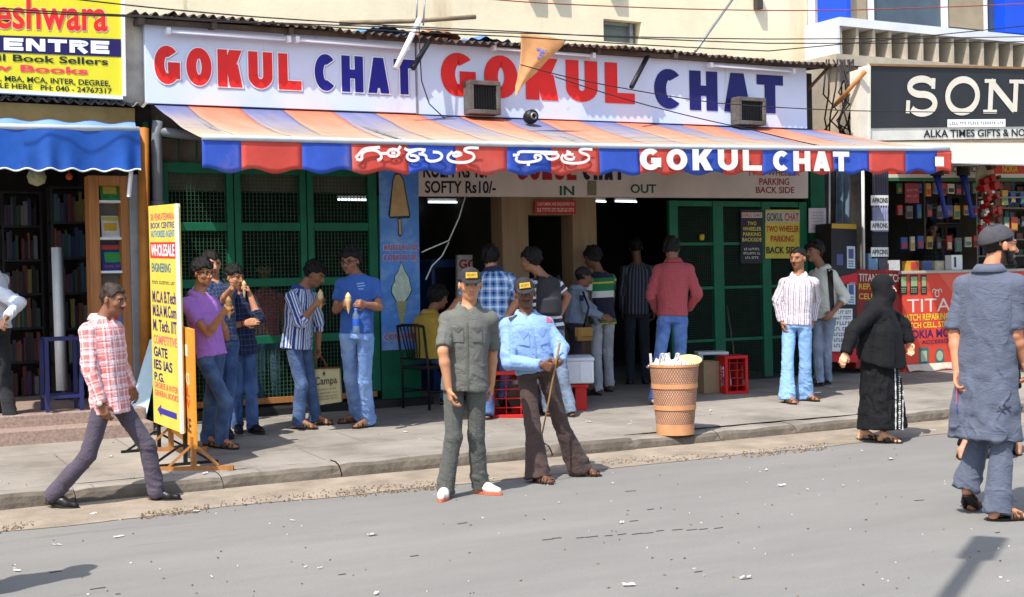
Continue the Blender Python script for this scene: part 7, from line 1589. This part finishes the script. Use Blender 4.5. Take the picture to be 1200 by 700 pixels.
# seams and hems that read at this size
def cone(J, k, lab, col, tip=None, cream=(206, 180, 130), s=1.0):
    c = Vector(J['hand'+k])+Vector(-FWD)*.02; o = thing('ice_cream_cone', c, lab, 'ice cream'); d = UP
    g = MB(); g.lathe(c-d*.03*s, [(.004, -.07*s), (.014*s, -.03*s), (.026*s, .035*s), (.027*s, .04*s)], 14); g.build('cone', mat('wafer', srgb(*col), .7, .15, 60, .3, 120), o, smooth=True)
    g = MB(); g.lathe(c-d*.03*s, [(.026*s, .04*s), (.031*s, .055*s), (.026*s, .08*s), (.03*s, .088*s), (.018*s, .11*s), (.004, .13*s)], 14); g.build('cream', mat('ice_cream', srgb(*cream), .4, .1, 20), o, smooth=True)
cone(J_pur, 'R', 'cone with brownish ice cream held by the man in purple', (206, 170, 110), cream=(150, 116, 70))
cone(J_str, 'R', 'pale ice cream cone in the hand of the man in blue stripes', (196, 160, 104), cream=(214, 190, 140))
cone(J_blu, 'R', 'pointed ice cream cone held by the man in the blue t-shirt', (206, 170, 110), cream=(216, 190, 136))
cone(J_dpl, 'L', 'cone end being eaten by the man in dark checks', (214, 190, 150), s=.8)
# bottle
c = Vector(J_blu['handL'])-FWD*.03; c = AT(417.5, 391, depth(c)); sc = .0085
bt_ = thing('water_bottle', c, 'small clear water bottle with a blue label held by its neck', 'bottle')
bmt = mat('clear_plastic', srgb(150, 180, 214), .12, .05, 8, trans=.75, spec=.5)
g = MB(); g.lathe(c, [(.0, 0), (.03, .0), (.033, .01), (.033, .07), (.03, .075), (.033, .08), (.033, .15), (.028, .18), (.014, .205), (.013, .22)], 16); g.build('bottle', bmt, bt_, smooth=True)
g = MB(); g.lathe(c, [(.0337, .075), (.0342, .08), (.0342, .13), (.0337, .135)], 16); g.build('label', mat('blue_label', srgb(40, 90, 190), .5, .1, 30), bt_, smooth=True)
g = MB(); g.lathe(c, [(.015, .215), (.016, .235), (.0, .236)], 12); g.build('screw_cap', mat('blue_cap', srgb(60, 110, 200), .5, .05, 9), bt_, smooth=True)
# paper carrier bag
Db = depth(J_str['handL'])-.03; bag = thing('carrier_bag', AT(380, 475, Db), 'cream paper carrier bag with brown print and handles', 'bag')
q = [AT(362.5, 433, Db), AT(397, 432, Db), AT(400, 471, Db), AT(362, 477, Db)]
g = MB(); g.grid(lambda u, v: (q[3]*(1-u)+q[2]*u)*(1-v)+(q[0]*(1-u)+q[1]*u)*v+FWD*(.02*math.sin(u*5+v*6)*v*(1-v)), 8, 8)
bk_ = [a+FWD*.1-RGT*.03 for a in q]; g.slab([a+FWD*.012 for a in q], .09, FWD); g.build('body', mat('cream_paper', srgb(206, 194, 146), .75, .06, 6, .2, 20), bag)
g = MB(); g.slab([AT(358.5, 436, Db+.06), AT(362.3, 433, Db), AT(361.8, 477, Db), AT(359, 474, Db+.06)], .01, FWD); g.bar(AT(362, 432, Db-.004), AT(397, 431, Db-.004), .03, .012); g.build('side', mat('brown_paper', srgb(116, 66, 44), .75, .1, 6), bag)
for dd in (0, .07):
    g = MB(); g.tube([AT(370, 432, Db+dd), AT(370.5, 424, Db+dd), AT(372.5, 416, Db+.02), AT(376, 418, Db+.03), AT(381, 425, Db+dd), AT(383, 432, Db+dd)], .008, 6); g.build('handle', mat('brown_cord', srgb(130, 70, 50), .7, .1, 9), bag, smooth=True)
fb_ = Face([a-FWD*.012 for a in q], .006); g = MB(); fb_.text(g, 'Campa', .2, .92, .5, .78, .012); scribble(fb_, g, .3, .88, .41, .45, (7, 5), 4); scribble(fb_, g, .12, .92, .3, .34, (5, 9, 4), 5); scribble(fb_, g, .12, .92, .21, .25, (8, 3, 6), 6); scribble(fb_, g, .12, .92, .13, .17, (4, 7, 5), 7); fb_.poly(g, [(.45, .86), (.5, .8), (.55, .86), (.52, .93), (.48, .93)]); g.build('print', ink(srgb(84, 66, 50)), bag)
# stick of the guard in blue
D2 = depth(J_g2['handL'])-.05
pole('bamboo_stick', [AT(656, 402, D2), AT(651, 428, D2-.01), AT(644, 465, D2-.02), AT(635.5, 508, D2-.02)], [.010, .009, .0075, .006], mat('bamboo_cane', srgb(150, 112, 70), .5, .2, 12, streak=(1, 1, .2)), 'thin bamboo stick in the hands of the guard in light blue', 'stick')
# wrist watch
def band(J, k, m, name, r=.034, t=.86, wd=.022):
    e, w_ = Vector(J['el'+k]), Vector(J['wr'+k]); ax = (w_-e).normalized(); c = e+(w_-e)*t; g = MB(); g.lathe(c, [(r, -wd/2), (r+.003, -wd/2), (r+.003, wd/2), (r, wd/2)], 18, ax); o = g.build(name, m, J['root'], smooth=True); return o, c, ax
o, c, ax = band(J_walk, 'R', LEATHER, 'watch_strap', .036, .97, .02)
dv = -(FWD-ax*FWD.dot(ax)).normalized(); g = MB(); g.lathe(c+dv*.037, [(.0, .008), (.019, .008), (.021, 0), (.019, -.004)], 16, dv); g.build('watch_face', mat('steel_watch', srgb(206, 206, 196), .3, .1, 8, metal=.3), o, smooth=True)
band(J_dpl, 'R', mat('red_thread', srgb(150, 30, 36), .7, .1, 9), 'wrist_thread', .033, .95, .012)
# backpack
b0 = hit(part(J_hst, 'shirt')[0], 641, 352)[0]; bkp = thing('backpack', b0, 'black backpack on the man in the striped t-shirt', 'backpack')
Fb = Field(N3(b0)-.4, N3(b0)+.4, .009); nb = N3(-FWD); rr = N3(RGT)
bc0 = N3(AT(643, 348, depth(b0)-.06)); Fb.op(loft(bc0-UPn*.2, bc0+UPn*.2, -rr, -rr, [(0, .12, .07, 0), (.1, .135, .085, 0), (.8, .125, .08, 0), (.95, .1, .065, 0), (1, .07, .05, 0)])); Fb.op(loft(bc0-UPn*.17-N3(FWD)*.07, bc0-UPn*.01-N3(FWD)*.07, -rr, -rr, [(0, .1, .05, 0), (.9, .1, .05, 0), (1, .09, .04, 0)]), .012)
v_, q_ = Fb.mesh(); npmesh('pack', v_, q_, cloth('black_nylon', 'plain', srgb(34, 34, 40), rough=.6), bkp)
g = MB(); hp = [hit(part(J_hst, 'shirt')[0], x, y) for x, y in ((653, 332), (653, 328), (652, 325))]
for x in (630, 655):
    p0 = AT(x*.5+643*.5, 338, depth(b0)-.04); p1 = AT(x, 326, depth(b0)+.0); g.tube([p0, p1, p1+FWD*.08+UP*.02], .018, 6)
g.build('strap', LEATHER, bkp, smooth=True)
# yellow brown bag of the third guard
c = AT(684, 392, depth(J_cap['wrR'])-.06); sb_ = thing('shoulder_bag', c, 'yellow brown canvas bag at the hip of the third guard', 'bag'); s = .01*15/10
g = MB(); g.obox(c, (RGT*.9+FWD*.3)*.1, (FWD*.9-RGT*.3)*.04, UP*.075); g.build('pouch', cloth('tan_canvas', 'plain', srgb(150, 112, 60)), sb_, bevel=.015)
g = MB(); g.obox(c+UP*.03-FWD*.045, RGT*.1, FWD*.006, UP*.05); g.build('flap', cloth('tan_canvas_flap', 'plain', srgb(166, 126, 66)), sb_, bevel=.004)
g = MB(); g.tube([c+UP*.07, AT(690, 360, depth(c)+.0), AT(683, 342, depth(c)+.08)], .012, 6); g.build('strap', LEATHER, sb_, smooth=True)
# folder in the hand of the man in the kurta
Dk = depth(J_kur['handL'])
fo = thing('plastic_folder', AT(1124, 470, Dk), 'pink and blue edged folder hanging from the hand of the bearded man', 'folder')
g = MB(); g.slab([AT(1121, 442, Dk), AT(1125, 440, Dk+.03), AT(1128.5, 492, Dk+.03), AT(1121.5, 490, Dk)], .02, FWD); g.build('cover', mat('pink_plastic', srgb(214, 110, 140), .4, .05, 5), fo)
g = MB(); g.slab([AT(1121.4, 474, Dk-.01), AT(1127.5, 476, Dk+.02), AT(1128.4, 487, Dk+.02), AT(1121.5, 485, Dk-.01)], .008, FWD); g.build('blue_edge', mat('blue_plastic', srgb(60, 60, 190), .4, .05, 5), fo)
# ================================================================== WOMEN IN BLACK
def abaya(label, S, feet, pel, neck, head, yaw, trims=None, **k):
    J = person(label, S, feet, pel, neck, head, yaw, hair=None, shirt=ABAYA, sleeve='long', loose=.042, vneck=False, trou=None, shoe='sandal', kurta=2, **k)
    root = J['root']; nk, pv_ = J['neck'], J['pel']; f_t = face_dir(yaw); lf = np.cross(UPn, f_t); hc = J['head']; FR = J['FR']; H = lambda l, f, u: hc+S*(l*FR[0]+f*FR[1]+u*FR[2])
    lo, hi = np.minimum(nk, hc)-.85, np.maximum(nk, hc)+.4
    V_ = Field(lo, hi, .008)
    V_.op(ellip(H(0, -.015, .02), FR, (.1*S, .118*S, .118*S))); V_.op(ellip(H(0, .015, -.06), FR, (.082*S, .1*S, .095*S)), .04); V_.op(rcone(H(0, .02, -.1), nk-UPn*.05, .09*S, .13*S), .05)
    V_.op(loft(nk-UPn*.56*S, nk+UPn*.02, lf, lf, [(0, .27*S, .235*S, .01), (.5, .245*S, .2*S, .01), (.85, .17*S, .14*S, .0), (1, .1*S, .1*S, 0)]), .05)
    V_.op(rcone(H(-.062, .104, .01), H(.062, .104, .01), .021*S, .021*S), .004, cut=True)
    b_ = np.array([0., 0., 0.]); V, Q = V_.mesh(); V = relax(V, Q, 2); z = (nk[2]-V[:, 2]); am = np.clip(z/.2, 0, 1)
    ang = np.arctan2((V-nk)@lf, (V-nk)@f_t); d = am*.026*((1-np.abs(vnoise(np.stack([ang*3.2+z*1.6, z*1.6-ang*.5, ang*0+3], 1))))**2.5-.4)+.004*vnoise(V*18)
    V = V+vnormals(V, Q)*d[:, None]; V[:, 2] -= np.clip((z-.25)/.3, 0, 1)*.09*np.sin(ang+1.9)
    J['veil'] = npmesh('veil', V, Q, ABAYA, root, puv=V*1.0); return J
ABAYA = cloth('black_crepe', 'plain', srgb(14, 14, 17), var=.1, rough=.85); ABAYA.node_tree.nodes['Principled BSDF'].inputs['Sheen Weight'].default_value = 0
J_wom = abaya('woman in a black robe and face veil with white beaded trim stepping off the kerb', .95, ((1040, 519, 50), (1017, 516, 70)), (1031, 420), (1029, 356), (1036, 337, 62, 4), 60, elR=(1000, 388), wrR=(991, 414), elL=(1058, 380), wrL=(1065, 402), sR=(-.6, -.6), sL=(0, -.3), skin=(196, 148, 116), hem=.66, wd=1.12)
ro_ = part(J_wom, 'kurta')[0]
beads = mat('white_beads', srgb(206, 204, 200), .4, .1, 30)
for j, (xa, xb) in enumerate(((1044.5, 1050), (1049, 1054.5), (1053.5, 1058))):
    g = MB(); k = 0
    for i in range(46):
        t = i/45; x = xa+(xb-xa)*t+2.2*math.sin(t*3.1+.3); y = 392+118*t; h = hit(ro_, x, y)
        if h is None: continue
        p = h[0]-ray(x, y).normalized()*.006; s = .006+.004*((i*7+j*3) % 4 == 0); g.obox(p, RGT*s*(.7 if j != 1 else 1.2), FWD*.004, UP*s*(1.5 if j != 1 else .9)); k += 1
    if k: g.build('beaded_trim', beads, ro_)
o, c, ax = band(J_wom, 'R', beads, 'beaded_cuff', .046, .9, .02)
J_bk2 = abaya('person in black mostly hidden behind the man in the kurta', .88, ((1192, 533, 170), (1127, 538, 160)), (1158, 448), (1160, 385), (1163, 362, 170, 5), 170, skin=(150, 110, 86), hem=.55, wd=1.0)
# the man whose shadow falls in at the lower left, and the lamp arm whose shadow lies at the lower right

o = copy_tree(J_g1['root'], Vector((.42, 7.34, 0)), 'man standing in the road just outside the view, only his shadow showing')
bl = MB(); tx, ty = G(1152, 642).x, G(1152, 642).y; hz = 5.5; e_ = Vector((tx-.56*hz, ty-.34*hz, hz)); s_ = Vector((e_.x-3.6, e_.y-2.48, hz-.25)); lp_ = thing('street_lamp', (s_.x, s_.y, 0), 'street lamp behind the viewer whose arm throws a shadow on the road', 'street lamp')
bl.tube([(s_.x, s_.y, 0), (s_.x, s_.y, hz-.3), s_, s_+(e_-s_)*.5+UP*.05, e_], [.09, .07, .06, .05, .05], 10); bl.build('pole', M['grey_metal'], lp_, smooth=True)
bl = MB(); bl.obox(e_, (e_-s_).normalized()*.32, (e_-s_).normalized().cross(UP)*.1, UP*.06); bl.build('lamp_head', M['grey_metal'], lp_, bevel=.03)
